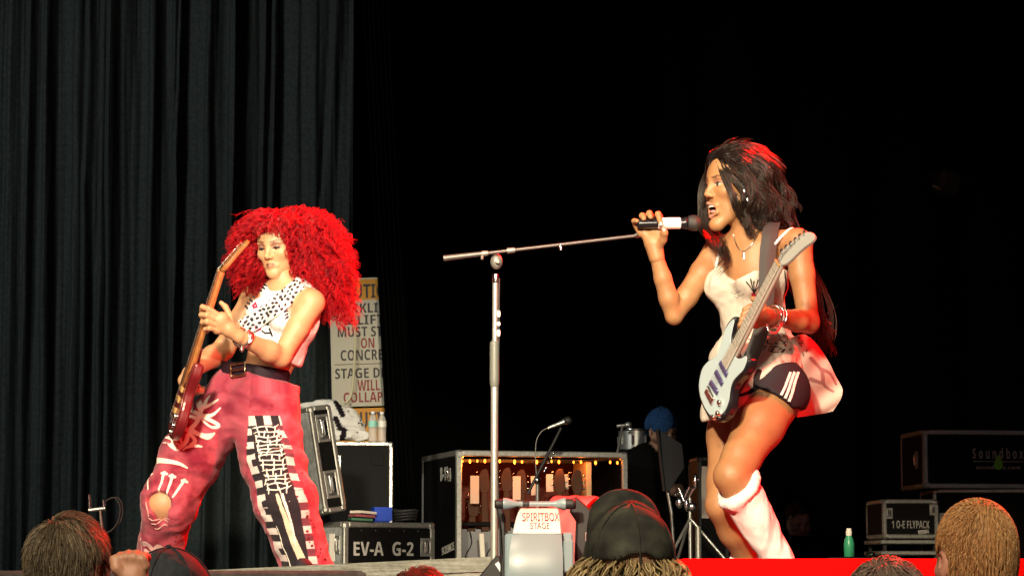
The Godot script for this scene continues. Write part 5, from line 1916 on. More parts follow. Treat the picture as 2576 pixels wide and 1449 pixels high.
func crowd() -> void:
	var o: Node3D
	spectator("brown haired spectator with bare ear beside the dark blue cap", 182, 1300, 6.6, 1.02, {"hair": Color(0.1, 0.075, 0.046), "streak": Color(0.34, 0.28, 0.18), "fat": 0.007, "long": 0.05, "strands": 9500, "fine": 0.0009, "yaw": 0.45, "skin": Color(0.52, 0.26, 0.16), "shirt": Color(0.03, 0.03, 0.035), "group": "people watching from the crowd"})
	spectator("short blond haired spectator in front of the stacked road cases", 2447, 1256, 6.1, 1.04, {"hair": Color(0.5, 0.25, 0.09), "streak": Color(0.7, 0.44, 0.2), "fat": 0.004, "long": 0.015, "strands": 11000, "fine": 0.0008, "nape": -0.05, "yaw": -0.3, "skin": Color(0.56, 0.28, 0.19), "shirt": Color(0.08, 0.02, 0.02), "group": "people watching from the crowd"})
	spectator("spectator with thin mousy hair whose crown shows beside the blond head", 2232, 1402, 5.6, 1.1, {"hair": Color(0.17, 0.12, 0.09), "streak": Color(0.34, 0.24, 0.19), "fat": 0.003, "long": 0.03, "strands": 5000, "yaw": 0.15, "skin": Color(0.5, 0.27, 0.18), "group": "people watching from the crowd"})
	spectator("spectator whose crown with red stage light in its colour shows in front of the grey stage edge", 1056, 1431, 7.4, 1.05, {"hair": Color(0.14, 0.03, 0.02), "streak": Color(0.28, 0.06, 0.03), "fat": 0.008, "long": 0.04, "yaw": 0.0, "group": "people watching from the crowd"})  # hair colour reddened to carry the red stage light
	var hn := spectator_hand()
	# cap wearers
	spectator("spectator with wavy golden hair under a black cap", 1580, 1266, 5.8, 1.13, {"locks": Color(0.18, 0.12, 0.05), "streak": Color(0.66, 0.52, 0.26), "yaw": -0.12, "skin": Color(0.5, 0.27, 0.17), "lift": 0.012, "group": "people watching from the crowd"})
	var c := at(1580, 1266, 5.8) - Vector3(0, 0.126 * 1.13 + 0.012, 0)
	cap_hat("black mottled cap with open back worn over wavy golden hair", c, facing(Vector3(-0.12, 0.12, -1)), 1.12, M.camo, true, 0.012, M.camo_gold, 0.03)
	spectator("spectator under a dark blue cap in front of the pink trouser leg", 432, 1392, 6.4, 1.08, {"hair": Color(0.02, 0.014, 0.01), "fat": 0.002, "strands": 300, "yaw": 0.3, "skin": Color(0.5, 0.25, 0.16), "lift": 0.012, "group": "people watching from the crowd"})
	c = at(432, 1392, 6.4) - Vector3(0, 0.126 * 1.08 + 0.012, 0)
	cap_hat("dark blue cap in front of the pink trouser leg", c, facing(Vector3(0.3, 0.05, -1)), 1.16, M.navy, true)

# ---------------------------------------------------------------- crew at the back of the stage
func crew() -> void:
	depth = 17.4
	var J := func(x: float, y: float, dz: float) -> Vector3: return at(x, y, depth - dz)
	var base: Vector3 = J.call(1640, 1440, 0.0)
	base.y = DECK
	var t := thing("person", "crew member in blue cap and black shirt behind a music stand", "person", base)
	var o: Vector3 = J.call(1666, 1085, 0.0)
	var B := facing(Vector3(0.55, -0.25, 0.8))
	var skin := Color(0.45, 0.26, 0.18)
	var f := Field.new()
	f.ell(J.call(1640, 1190, -0.02), Vector3(0.2, 0.2, 0.13), 0.05)
	f.cap(J.call(1660, 1130, -0.02), o + Vector3(0, -0.06, -0.02), 0.065, 0.055, 0.03)
	f.cap(J.call(1570, 1165, 0.0), J.call(1700, 1160, 0.0), 0.075, 0.075, 0.05)
	f.chain([J.call(1570, 1170, 0.0), J.call(1545, 1250, 0.1), J.call(1610, 1290, 0.25)], [0.07, 0.055, 0.035], 0.03)
	f.chain([J.call(1705, 1165, 0.0), J.call(1735, 1240, 0.1), J.call(1692, 1232, 0.28)], [0.07, 0.055, 0.04], 0.03)
	f.ell(J.call(1640, 1320, -0.02), Vector3(0.18, 0.2, 0.14), 0.05)
	for e in [-1.0, 1.0]:
		f.chain([J.call(1640 + e * 36, 1370, 0.0), Vector3(base.x + e * 0.14, 1.83, base.z + 0.2), Vector3(base.x + e * 0.14, 1.61, base.z + 0.12)], [0.1, 0.075, 0.05], 0.03)
		f.cap(Vector3(base.x + e * 0.14, 1.594, base.z + 0.1), Vector3(base.x + e * 0.14, 1.59, base.z + 0.26), 0.042, 0.036, 0.02)
	f.run(0.018)
	var mb := Mb.new()
	var nk: float = J.call(1660, 1140, 0).y
	var hand: Vector3 = J.call(1692, 1232, 0.28)
	f.emit(mb, base, func(p: Vector3, _q: Vector3) -> Color:
		if (p.y > nk - 0.05 and Vector2(p.x - o.x, p.z - o.z).length() < 0.085) or p.distance_to(hand) < 0.09: return skin
		return Color(0.006, 0.006, 0.006))
	var hf := Field.new()
	head_solid(hf, o, B, 1.08, 0.0, true)
	hf.run(0.007)
	var fp := face_paint(o, B, 1.08, skin, skin * 0.6, Color(0.03, 0.02, 0.015), skin * 0.8)
	hf.emit(mb, base, func(p: Vector3, q: Vector3) -> Color:
		var l := B.transposed() * (p - o)
		var c: Color = fp.call(p, q)
		return c.lerp(Color(0.05, 0.03, 0.022), 0.8 * smoothstep(-0.035, -0.06, l.y) * smoothstep(-0.02, 0.02, l.z)) if l.distance_to(Vector3(0, -0.072, 0.09)) > 0.022 else c)
	var worn := split_cloth(mb)
	part("body", mb, M.skin, t)
	part("clothes", worn, M.matt_black, t)
	cap_hat("blue knitted cap on the crew member behind the music stand", o, facing(Vector3(0.55, -0.05, 0.8)), 1.1, M.blue_cap, false)

	# a second face far back in the dark
	depth = 18.5
	base = J.call(2012, 1440, 0.0)
	base.y = DECK
	t = thing("person", "dim crew member in dark jacket beyond the singer's white sock", "person", base)
	o = J.call(2012, 1318, 0.0)
	B = facing(Vector3(0.2, -0.2, 1))
	f = Field.new()
	f.cap(o + Vector3(0, -0.07, -0.02), o + Vector3(0, -0.2, -0.03), 0.055, 0.06, 0.03)
	f.ell(o + Vector3(0, -0.38, -0.05), Vector3(0.2, 0.22, 0.13), 0.05)
	for e in [-1.0, 1.0]: f.chain([o + Vector3(e * 0.19, -0.26, -0.04), o + Vector3(e * 0.24, -0.46, 0.02), o + Vector3(e * 0.1, -0.5, 0.2)], [0.07, 0.055, 0.04], 0.03)
	f.ell(Vector3(base.x, base.y + 0.14, base.z), Vector3(0.24, 0.14, 0.26), 0.06)
	f.run(0.02)
	mb = Mb.new()
	var cut: float = o.y - 0.19
	f.emit(mb, base, func(p: Vector3, _q: Vector3) -> Color: return Color(0.42, 0.22, 0.15) if p.y > cut and Vector2(p.x - o.x, p.z - o.z).length() < 0.075 else Color(0.008, 0.007, 0.007))
	hf = Field.new()
	head_solid(hf, o, B, 1.05, 0.0, true)
	hf.run(0.008)
	hf.emit(mb, base, face_paint(o, B, 1.05, Color(0.42, 0.22, 0.15), Color(0.26, 0.1, 0.08), Color(0.03, 0.015, 0.01), Color(0.3, 0.15, 0.1)))
	worn = split_cloth(mb)
	part("body", mb, M.skin, t)
	part("clothes", worn, M.matt_black, t)
	var hr := Field.new()
	hr.ell(o + Vector3(0, 0.068, -0.012), Vector3(0.087, 0.088, 0.096), 0.02)
	hr.run(0.012)
	var mess := FastNoiseLite.new()
	mess.frequency = 16.0; mess.seed = 3
	hr.ripple(mess, 0.03)
	mb = Mb.new()
	hr.emit(mb, base, plain_paint(Color(0.05, 0.012, 0.008)))
	part("hair", mb, M.hair, t)

func spectator_hand() -> Node3D:
	# a raised hand between the brown head and the blue cap
	var D := 5.75
	var J := func(x: float, y: float, dz: float) -> Vector3: return at(x, y, D - dz)
	var base: Vector3 = J.call(330, 1560, 0.0)
	var t := thing("person", "raised hand of a spectator between brown head and dark blue cap", "person", Vector3(base.x, 0, base.z), "people watching from the crowd")
	base.y = 0.0
	var f := Field.new()
	f.chain([J.call(352, 1640, -0.05), J.call(338, 1520, 0.0), J.call(332, 1462, 0.0)], [0.04, 0.036, 0.027], 0.02)
	f.cap(J.call(330, 1450, 0), J.call(312, 1424, 0.0), 0.026, 0.022, 0.015)
	f.cap(J.call(338, 1450, 0), J.call(345, 1426, 0.0), 0.026, 0.02, 0.015)
	for k in 4:
		var x := 296.0 + k * 20.0
		f.chain([J.call(x + 6, 1425, 0.01), J.call(x, 1402 + absf(k - 1.5) * 4, 0.012), J.call(x + 6, 1393 + absf(k - 1.5) * 5, -0.015), J.call(x + 14, 1404, -0.035)], [0.012, 0.0115, 0.0105, 0.009], 0.004)
	f.chain([J.call(312, 1450, 0.015), J.call(292, 1430, 0.02), J.call(284, 1408, 0.015)], [0.014, 0.012, 0.01], 0.006)
	f.run(0.005)
	var mb := Mb.new()
	f.emit(mb, base, skin_paint(Color(0.52, 0.26, 0.16), 4))
	var g := Field.new()
	var s: Vector3 = J.call(352, 1640, -0.05)
	g.chain([s, s + Vector3(0.06, -0.26, 0.06), s + Vector3(-0.06, -0.2, 0.1)], [0.045, 0.06, 0.06], 0.03)
	g.ell(s + Vector3(-0.2, -0.38, 0.08), Vector3(0.17, 0.26, 0.11), 0.05)
	g.cap(s + Vector3(-0.2, -0.18, 0.08), s + Vector3(-0.2, -0.1, 0.07), 0.06, 0.06, 0.03)
	g.ell(s + Vector3(-0.2, -0.04, 0.05), Vector3(0.08, 0.1, 0.09), 0.03)
	for e in [-1.0, 1.0]: g.chain([s + Vector3(-0.2 + e * 0.09, -0.55, 0.08), Vector3(s.x - 0.2 + e * 0.1, 0.45, s.z + 0.08), Vector3(s.x - 0.2 + e * 0.1, 0.05, s.z + 0.08)], [0.1, 0.07, 0.05], 0.03)
	g.run(0.025)
	g.emit(mb, base, plain_paint(Color(0.03, 0.03, 0.03)))
	part("body", mb, M.skin, t)
	return t

# ---------------------------------------------------------------- road cases
func dish(parent: Node, x: Transform3D, w: float, hgt: float, handle := true) -> void:
	# recessed plate with a sprung handle or latch; local z points out of the panel
	var mb := Mb.new()
	for e in [[0, 1], [0, -1], [1, 1], [1, -1]]:
		var s: Vector3 = Vector3(w, 0.014, 0.006) if e[0] == 0 else Vector3(0.014, hgt - 0.028, 0.006)
		var p: Vector3 = Vector3(0, e[1] * (hgt / 2 - 0.007), 0.003) if e[0] == 0 else Vector3(e[1] * (w / 2 - 0.007), 0, 0.003)
		mb.box(s, x * Transform3D(Basis.IDENTITY, p), 0.002)
	var f := part("latch", mb, M.alu, parent)
	mb = Mb.new()
	mb.box(Vector3(w - 0.026, hgt - 0.026, 0.002), x * Transform3D(Basis.IDENTITY, Vector3(0, 0, 0.0012)), 0.0005)
	part("dish", mb, M.dish, f)
	if handle:
		mb = Mb.new()
		mb.tube([x * Vector3(-w * 0.18, -hgt * 0.3, 0.006), x * Vector3(-w * 0.18, -hgt * 0.3, 0.014), x * Vector3(-w * 0.18, hgt * 0.3, 0.014), x * Vector3(-w * 0.18, hgt * 0.3, 0.006)], [w * 0.07], 8)
		part("handle", mb, M.chrome, f)
		mb = Mb.new()
		mb.box(Vector3(w * 0.25, hgt * 0.55, 0.008), x * Transform3D(Basis.IDENTITY, Vector3(w * 0.15, 0, 0.006)), 0.003)
		part("latch_wing", mb, M.chrome, f)

func road_case(called: String, label: String, size: Vector3, x: Transform3D, look: Dictionary = {}) -> Node3D:
	# local origin at the middle of its bottom
	var t := thing(called, label, "road case", x.origin, look.get("group", "road cases on stage"))
	t.transform = x
	var h := size / 2
	var c := Vector3(0, h.y, 0)
	var e := 0.013
	var skins := {"front": [Vector3(0, 0, 1), 2], "back": [Vector3(0, 0, -1), 2], "left": [Vector3(-1, 0, 0), 0], "right": [Vector3(1, 0, 0), 0], "top": [Vector3(0, 1, 0), 1], "bottom": [Vector3(0, -1, 0), 1]}
	for k in skins:
		if look.get("open", "") == k: continue
		var out: Vector3 = skins[k][0]
		var ax: int = skins[k][1]
		var s := size - Vector3.ONE * 0.022
		s[ax] = 0.009
		var mb := Mb.new()
		mb.box(s, Transform3D(Basis.IDENTITY, c + out * (h[ax] - 0.0075)), 0.001)
		part(k + "_panel", mb, look.get(k, M.laminate), t)
	var edge: Material = look.get("edge", M.alu)
	var ew: float = look.get("edge_width", 0.024)
	for ax in 3:
		var u := (ax + 1) % 3
		var w := (ax + 2) % 3
		for s in [-1.0, 1.0]:
			for r in [-1.0, 1.0]:
				var p := Vector3.ZERO
				p[u] = s * (h[u] - ew / 2 + 0.002); p[w] = r * (h[w] - ew / 2 + 0.002)
				var sz := Vector3.ONE * ew
				sz[ax] = size[ax] - ew * 2.0
				var mb := Mb.new()
				mb.box(sz, Transform3D(Basis.IDENTITY, c + p), 0.005)
				part("edge", mb, edge, t)
	for k in 8:
		var g := Vector3(1 if k & 1 else -1, 1 if k & 2 else -1, 1 if k & 4 else -1)
		var mb := Mb.new()
		mb.box(Vector3.ONE * (ew * 1.45), Transform3D(Basis.IDENTITY, c + g * (h - Vector3.ONE * (ew * 0.62))), 0.011)
		part("corner", mb, edge, t)
	for l in look.get("latches", []):
		# [face, across, up, width, height]
		var out: Vector3 = skins[l[0]][0]
		var ax: int = skins[l[0]][1]
		dish(t, Transform3D(facing(out), c + out * (h[ax] - 0.003) + facing(out) * Vector3(l[1], l[2], 0)), l[3], l[4])
	if look.get("rivets", false):
		var mb := Mb.new()
		for k in 7:
			for s in [-1.0, 1.0]: mb.ball(c + Vector3((k - 3) / 3.2 * h.x, s * (h.y - 0.045), h.z - 0.002), Vector3(0.004, 0.004, 0.003), 6, 4)
		part("rivets", mb, M.dish, t)
	return t

func cases() -> void:
	# bottom case on the left with stencilled letters, turned so that its grey side shows
	var d := 14.7
	var yaw := 0.6
	var near := at(865, 1400, d)
	var W := 0.58
	var Hh: float = at(865, 1313, d).y - DECK
	var Bz := Basis(Vector3.UP, yaw)
	var sz := Vector3(W, Hh, 0.62)
	var org := Vector3(near.x, DECK, -d) - Bz * Vector3(-sz.x / 2, 0, sz.z / 2)
	var t := road_case("road_case", "black road case stencilled EV-A G-2 with grey end panel", sz, Transform3D(Bz, org), {"left": M.grey_panel, "rivets": true, "latches": [["front", 0.235, 0.01, 0.075, 0.1], ["left", 0.24, 0.02, 0.05, 0.1]], "edge_width": 0.03})
	var fz := sz.z / 2 + 0.0006
	lettering("EV-A", 0.19, 0.075, Transform3D(Basis.IDENTITY, Vector3(-0.135, Hh * 0.5, fz - 0.002)), M.stencil, t)
	lettering("G-2", 0.135, 0.075, Transform3D(Basis.IDENTITY, Vector3(0.085, Hh * 0.5, fz - 0.002)), M.stencil, t)
	var mb := Mb.new()
	mb.box(Vector3(0.003, 0.15, 0.055), Transform3D(Basis.IDENTITY, Vector3(-sz.x / 2 + 0.0005, Hh * 0.52, 0.18)), 0.001)
	part("paper_label", mb, M.paper, t)

	# open lid leaning on top of it
	var lo := at(794, 1318, d + 0.1)
	var lz := Vector3(0.135, 0.575, 0.42)
	var LB := Basis(Vector3(0, 0, 1), 0.16) * Basis(Vector3.UP, 0.62)
	var lid := road_case("leaning_case", "grey and black road case tray with two latches leaning behind the trousers", lz, Transform3D(LB, Vector3(lo.x, DECK + Hh + 0.035, -d - 0.1)), {"left": M.grey_panel, "latches": [["front", 0.0, 0.165, 0.085, 0.15], ["front", 0.0, -0.14, 0.085, 0.15]], "edge_width": 0.026})

	# tall case behind
	d = 16.0
	var p := at(880, 1112, d)
	var th := p.y - DECK
	t = road_case("road_case", "tall black road case carrying white cloth and water bottles", Vector3(0.5, th, 0.45), Transform3D(Basis(Vector3.UP, 0.09), Vector3(at(872, 1112, d).x, DECK, -d - 0.23)), {"latches": [["front", -0.085, 0.27, 0.06, 0.085], ["front", -0.07, 0.03, 0.05, 0.05]]})
	mb = Mb.new()
	mb.box(Vector3(0.07, 0.07, 0.004), Transform3D(Basis.IDENTITY, Vector3(0.16, th - 0.1, 0.226)), 0.001)
	part("hinge_plate", mb, M.laminate, t)

	# cloth bundle on top: white, with black stripes
	var cb := at(845, 1108, d)
	var ct := thing("folded_clothes", "heap of white clothes with black stripes on the tall road case", "clothes", Vector3(cb.x, DECK + th, -d - 0.12))
	var f := Field.new()
	var o := ct.position
	var J := func(x: float, y: float, dz: float) -> Vector3: return at(x, y, d + 0.12 - dz) - o
	f.cap(J.call(765, 1022, -0.06), J.call(830, 1030, 0.0), 0.025, 0.055, 0.03)
	f.cap(J.call(810, 1030, 0), J.call(870, 1048, 0), 0.055, 0.06, 0.03)
	f.cap(J.call(800, 1062, 0.04), J.call(895, 1070, 0.02), 0.05, 0.05, 0.02)
	f.cap(J.call(805, 1090, 0.06), J.call(918, 1096, 0.05), 0.042, 0.035, 0.02)
	f.cap(J.call(770, 1080, -0.05), J.call(880, 1085, -0.06), 0.06, 0.05, 0.03)
	f.half(Vector3(0, 0.003, 0), Vector3.DOWN, 0.004)
	f.run(0.008)
	var wr := FastNoiseLite.new()
	wr.frequency = 8.0; wr.fractal_octaves = 3; wr.seed = 3
	f.ripple(wr, 0.02, Vector3(0.8, 1.6, 1))
	mb = Mb.new()
	var bars := [[J.call(847, 1013, 0), J.call(862, 1045, 0)], [J.call(845, 1055, 0), J.call(858, 1080, 0)], [J.call(868, 1084, 0), J.call(862, 1112, 0)], [J.call(806, 1040, 0), J.call(812, 1056, 0)]]
	f.emit(mb, Vector3.ZERO, func(q: Vector3, _n: Vector3) -> Color:
		for e in bars:
			var a := Vector2(e[0].x, e[0].y)
			var c := Vector2(e[1].x, e[1].y)
			if Geometry2D.get_closest_point_to_segment(Vector2(q.x, q.y), a, c).distance_to(Vector2(q.x, q.y)) < 0.017: return Color(0.012, 0.01, 0.014)
		return Color(0.62, 0.61, 0.57))
	part("cloth", mb, painted(0.9, 0.2), ct)

	# bottles
	for k in 2:
		var bp := at(936 + k * 22, 1110, d)
		var b := thing("water_bottle", ["clear water bottle with teal label, nearer the white clothes", "clear water bottle with white label at the edge of the tall case"][k], "bottle", Vector3(bp.x, DECK + th + 0.003, -d - 0.06 - 0.03 * k), "water bottles on the tall road case")
		var glass := mat(Color(0.75, 0.78, 0.75), 0.12)
		glass.transparency = BaseMaterial3D.TRANSPARENCY_ALPHA
		glass.albedo_color.a = 0.35
		mb = Mb.new()
		mb.lathe([Vector2(0, 0), Vector2(0.024, 0.001), Vector2(0.026, 0.01), Vector2(0.024, 0.04), Vector2(0.026, 0.075), Vector2(0.026, 0.12), Vector2(0.02, 0.145), Vector2(0.0105, 0.16), Vector2(0.0105, 0.168)], Transform3D.IDENTITY, 18)
		part("bottle_body", mb, glass, b)
		mb = Mb.new()
		mb.lathe([Vector2(0.0264, 0.088), Vector2(0.0268, 0.09), Vector2(0.0268, 0.122), Vector2(0.0262, 0.124)], Transform3D.IDENTITY, 18)
		part("label_band", mb, mat(Color(0.25, 0.6, 0.5) if k == 0 else Color(0.7, 0.72, 0.66), 0.5), b)
		mb = Mb.new()
		mb.lathe([Vector2(0.0125, 0.166), Vector2(0.0125, 0.18), Vector2(0.0, 0.181)], Transform3D.IDENTITY, 14)
		part("lid", mb, M.white_paint, b)

	# things lying on the EV-A case
	var ty := DECK + Hh + 0.003
	var pb := thing("paper_stack", "cream paper pad lying on the stencilled road case", "paper", Vector3(at(905, 1300, 14.75).x, ty, -14.78))
	for k in 3:
		mb = Mb.new()
		mb.box(Vector3(0.12, 0.014, 0.09), Transform3D(Basis(Vector3.UP, 0.3 + k * 0.25) * Basis(Vector3(0, 0, 1), -0.05), Vector3(0.008 * k, 0.011 + 0.019 * k, 0)), 0.002)
		part("pad", mb, [mat(Color(0.03, 0.12, 0.06), 0.7), mat(Color(0.25, 0.06, 0.07), 0.7), M.paper][k], pb)
	var bb := thing("storage_box", "small bright blue plastic box on the stencilled road case", "box", Vector3(at(958, 1300, 14.85).x, ty, -14.9))
	var bm := mat(Color(0.01, 0.06, 0.5), 0.4)
	for e in [[Vector3(0.1, 0.004, 0.08), Vector3(0, 0.003, 0)], [Vector3(0.1, 0.075, 0.004), Vector3(0, 0.044, 0.038)], [Vector3(0.1, 0.075, 0.004), Vector3(0, 0.044, -0.038)], [Vector3(0.004, 0.075, 0.07), Vector3(0.048, 0.044, 0)], [Vector3(0.004, 0.075, 0.07), Vector3(-0.048, 0.044, 0)]]:
		mb = Mb.new()
		mb.box(e[0], Transform3D(Basis(Vector3.UP, 0.3), Basis(Vector3.UP, 0.3) * e[1]), 0.001)
		part("side", mb, bm, bb)
	var cl := thing("cable_coil", "black cable coil heaped beside the blue plastic box", "cable", Vector3(at(1015, 1300, 14.9).x, ty + 0.005, -15.0))
	mb = Mb.new()
	for k in 4:
		var pts := []
		for e in 25:
			var g := TAU * e / 24
			pts.append(Vector3(cos(g) * (0.06 + 0.004 * k), 0.01 + 0.016 * k + 0.004 * sin(g * 2), sin(g) * (0.05 - 0.003 * k)))
		mb.tube(pts, [0.008], 6, false)
	part("coil", mb, M.rubber, cl)

	# right hand side: stacked cases in the dark
	d = 15.6
	var q := at(2305, 1228, d)
	var lowh := q.y - DECK - 0.005
	road_case("road_case", "large dark road case under the case lettered Soundbox", Vector3(0.9, lowh, 0.5), Transform3D(Basis.IDENTITY, Vector3(at(2350, 1228, d).x + 0.45, DECK, -d - 0.27)), {"latches": [["front", -0.38, 0.06, 0.07, 0.1]]})
	var up := at(2305, 1082, d).y - q.y
	t = road_case("road_case", "upper dark road case lettered Soundbox with green sticker", Vector3(0.95, up, 0.5), Transform3D(Basis(Vector3.UP, 0.12), Vector3(at(2308, 1228, d).x + 0.475, DECK + lowh + 0.004, -d - 0.25)), {"edge_width": 0.03, "latches": [["left", 0.1, 0.0, 0.06, 0.1]]})
	lettering("S o u n d b o x", 0.3, 0.062, Transform3D(Basis.IDENTITY, Vector3(-0.035, up * 0.6, 0.2474)), M.dim_stencil, t)
	mb = Mb.new()
	mb.box(Vector3(0.3, 0.004, 0.001), Transform3D(Basis.IDENTITY, Vector3(-0.035, up * 0.46, 0.2474)))
	part("line", mb, M.dim_stencil, t)
	lettering("soundbox.com", 0.26, 0.022, Transform3D(Basis.IDENTITY, Vector3(-0.035, up * 0.36, 0.2474)), M.dim_stencil, t)
	mb = Mb.new()
	mb.prism(PackedVector2Array([Vector2(0, 0.055), Vector2(-0.02, 0.012), Vector2(-0.026, -0.008), Vector2(-0.016, -0.03), Vector2(0.006, -0.036), Vector2(0.024, -0.02), Vector2(0.027, 0.008)]), 0.0, 0.002, Transform3D(Basis.IDENTITY, Vector3(-0.035, up * 0.42, 0.2482)))
	part("green_sticker", mb, mat(Color(0.16, 0.5, 0.02), 0.5), t)
	d = 14.9
	q = at(2285, 1257, d)
	var fh := q.y - DECK
	t = road_case("road_case", "small dark road case lettered FLYPACK left of the stack", Vector3(0.31, fh - 0.2, 0.4), Transform3D(Basis(Vector3.UP, 0.1), Vector3(at(2283, 1257, d).x, DECK + 0.2, -d - 0.2)), {"latches": [["front", -0.12, 0.03, 0.04, 0.06], ["front", 0.125, 0.05, 0.04, 0.06]]})
	lettering("1 O-E FLYPACK", 0.21, 0.042, Transform3D(Basis.IDENTITY, Vector3(0.0, 0.075, 0.1974)), M.dim_stencil, t)
	mb = Mb.new()
	mb.box(Vector3(0.06, 0.02, 0.002), Transform3D(Basis(Vector3(0, 0, 1), 0.12), Vector3(0.07, 0.035, 0.1984)))
	part("tape", mb, M.dim_stencil, t)
	# low wheeled frame under it
	var fr := thing("case_dolly", "low pale framed dolly beneath the FLYPACK case", "dolly", Vector3(at(2283, 1257, d).x, DECK, -d - 0.2))
	for k in 3:
		mb = Mb.new()
		mb.box(Vector3(0.34, 0.022, 0.4), Transform3D(Basis(Vector3.UP, 0.1), Vector3(0, 0.06 + 0.06 * k, 0)), 0.004)
		part("shelf", mb, M.alu, fr)
	for e in [[-1, -1], [1, -1], [1, 1], [-1, 1]]:
		mb = Mb.new()
		mb.box(Vector3(0.02, 0.198, 0.02), Transform3D(Basis(Vector3.UP, 0.1), Basis(Vector3.UP, 0.1) * Vector3(e[0] * 0.14, 0.099, e[1] * 0.17)), 0.003)
		part("leg", mb, M.rubber, fr)
	# black floor box with the green bottle on it
	d = 12.6
	var bx := at(2150, 1402, d)
	t = thing("stage_box", "low black stage box carrying the green bottle", "box", Vector3(bx.x, DECK, -d - 0.1))
	var bh := bx.y - DECK
	mb = Mb.new()
	mb.box(Vector3(0.24, bh, 0.2), Transform3D(Basis.IDENTITY, Vector3(0, bh / 2, 0)), 0.008)
	part("body", mb, M.gloss_black, t)
	mb = Mb.new()
	mb.tube([Vector3(0.07, bh + 0.012, 0.02), Vector3(0.1, bh + 0.012, 0.05)], [0.012], 8)
	part("plug", mb, M.chrome, t)
	var gb := thing("drink_bottle", "green drink bottle with white cap on the black stage box", "bottle", Vector3(at(2142, 1402, d).x, DECK + bh + 0.002, -d - 0.06))
	mb = Mb.new()
	mb.lathe([Vector2(0, 0), Vector2(0.024, 0.001), Vector2(0.025, 0.06), Vector2(0.019, 0.085), Vector2(0.011, 0.1)], Transform3D.IDENTITY, 16)
	part("bottle_body", mb, mat(Color(0.03, 0.26, 0.13), 0.3), gb)
	mb = Mb.new()
	mb.lathe([Vector2(0.013, 0.098), Vector2(0.015, 0.118), Vector2(0.011, 0.122), Vector2(0.012, 0.132), Vector2(0, 0.133)], Transform3D.IDENTITY, 14)
	part("lid", mb, M.paper, gb)

func warning_sign() -> void:
	var d := 17.3
	var c := at(929, 862, d)
	var roll := 0.03
	var t := thing("warning_sign", "pale warning sign lettered MUST STAY ON CONCRETE hanging by the curtain", "sign", Vector3(c.x, at(929, 1022, d).y, -d))
	t.rotation.z = roll
	var s := d / 6840.0
	var W := 187.0 * s
	var H := 326.0 * s
	var mb := Mb.new()
	mb.box(Vector3(W, H, 0.006), Transform3D(Basis.IDENTITY, Vector3(0, H / 2, 0)), 0.002)
	part("board", mb, mat(Color(0.46, 0.43, 0.33), 0.6), t)
	mb = Mb.new()
	mb.box(Vector3(W - 0.012, 52 * s, 0.002), Transform3D(Basis.IDENTITY, Vector3(0, H - 30 * s, 0.004)))
	part("yellow_band", mb, mat(Color(0.56, 0.25, 0.008), 0.6), t)
	var ink := mat(Color(0.02, 0.017, 0.02), 0.6)
	var red := mat(Color(0.22, 0.012, 0.018), 0.6)
	var L := func(words: String, y: float, w: float, hh: float, m: Material) -> void:
		lettering(words, w * s, hh * s, Transform3D(Basis.IDENTITY, Vector3(0, H - (y - 697.0) * s, 0.0058 if y < 740 else 0.0038)), m, t, 0.001)
	L.call("CAUTION", 731, 150, 36, ink)
	L.call("FORKLIFTS", 774, 158, 25, ink)
	L.call("& LIFTS", 804, 118, 25, ink)
	L.call("MUST STAY", 834, 150, 26, ink)
	L.call("ON", 863, 34, 26, red)
	L.call("CONCRETE", 893, 138, 27, ink)
	L.call("STAGE DECK", 939, 168, 26, ink)
	L.call("WILL", 970, 56, 27, red)
	L.call("COLLAPSE", 1000, 128, 26, red)
	mb = Mb.new()
	mb.box(Vector3(170 * s, 1.8 * s, 0.001), Transform3D(Basis.IDENTITY, Vector3(0, H - (916 - 697.0) * s, 0.0036)))
	part("rule", mb, ink, t)
	for k in 2:
		mb = Mb.new()
		mb.ball(Vector3((k * 2 - 1) * (W / 2 - 0.02) * 0.55, 0.012, 0.004), Vector3(0.006, 0.006, 0.004), 8, 5)
		part("screw", mb, M.dish, t)
	# the pole both signs are fixed to
	var y2 := at(940, 1024, d).y
	var t2 := thing("warning_sign", "lower yellow caution sign mostly hidden behind the white clothes", "sign", Vector3(at(938, 1024, d).x, y2 - 110 * s, -d - 0.004))
	t2.rotation.z = roll
	mb = Mb.new()
	mb.box(Vector3(W * 0.97, 108 * s, 0.006), Transform3D(Basis.IDENTITY, Vector3(0, 54 * s, 0)), 0.002)
	part("board", mb, mat(Color(0.56, 0.23, 0.008), 0.6), t2)
	lettering("CAUTION", 150 * s, 40 * s, Transform3D(Basis.IDENTITY, Vector3(0, 78 * s, 0.0035)), ink, t2, 0.001)
	mb = Mb.new()
	mb.box(Vector3(0.04, at(929, 697, d).y - DECK - 0.05, 0.03), Transform3D(Basis.IDENTITY, Vector3(0, 0, 0)), 0.004)
	var pole := thing("sign_post", "dark post behind the two warning signs", "post", Vector3(c.x - 0.02, DECK, -d - 0.045))
	for e in mb.v.size(): mb.v[e].y += (at(929, 697, d).y - DECK - 0.05) / 2
	part("post", mb, M.rubber, pole)
	# pale cord hanging over the sign
	var cd := thing("rope", "pale loose cord hanging in front of the warning sign", "cord", at(886, 990, d - 0.06))
	var pts := []
	for q in smoothed([Vector2(884, 748), Vector2(888, 800), Vector2(893, 850), Vector2(890, 920), Vector2(884, 990), Vector2(868, 1015)], 6): pts.append(at(q.x, q.y, d - 0.03) - cd.position)
	mb = Mb.new()
	mb.tube(pts, [0.0075], 7)
	part("cord", mb, mat(Color(0.6, 0.55, 0.36), 0.7), cd)

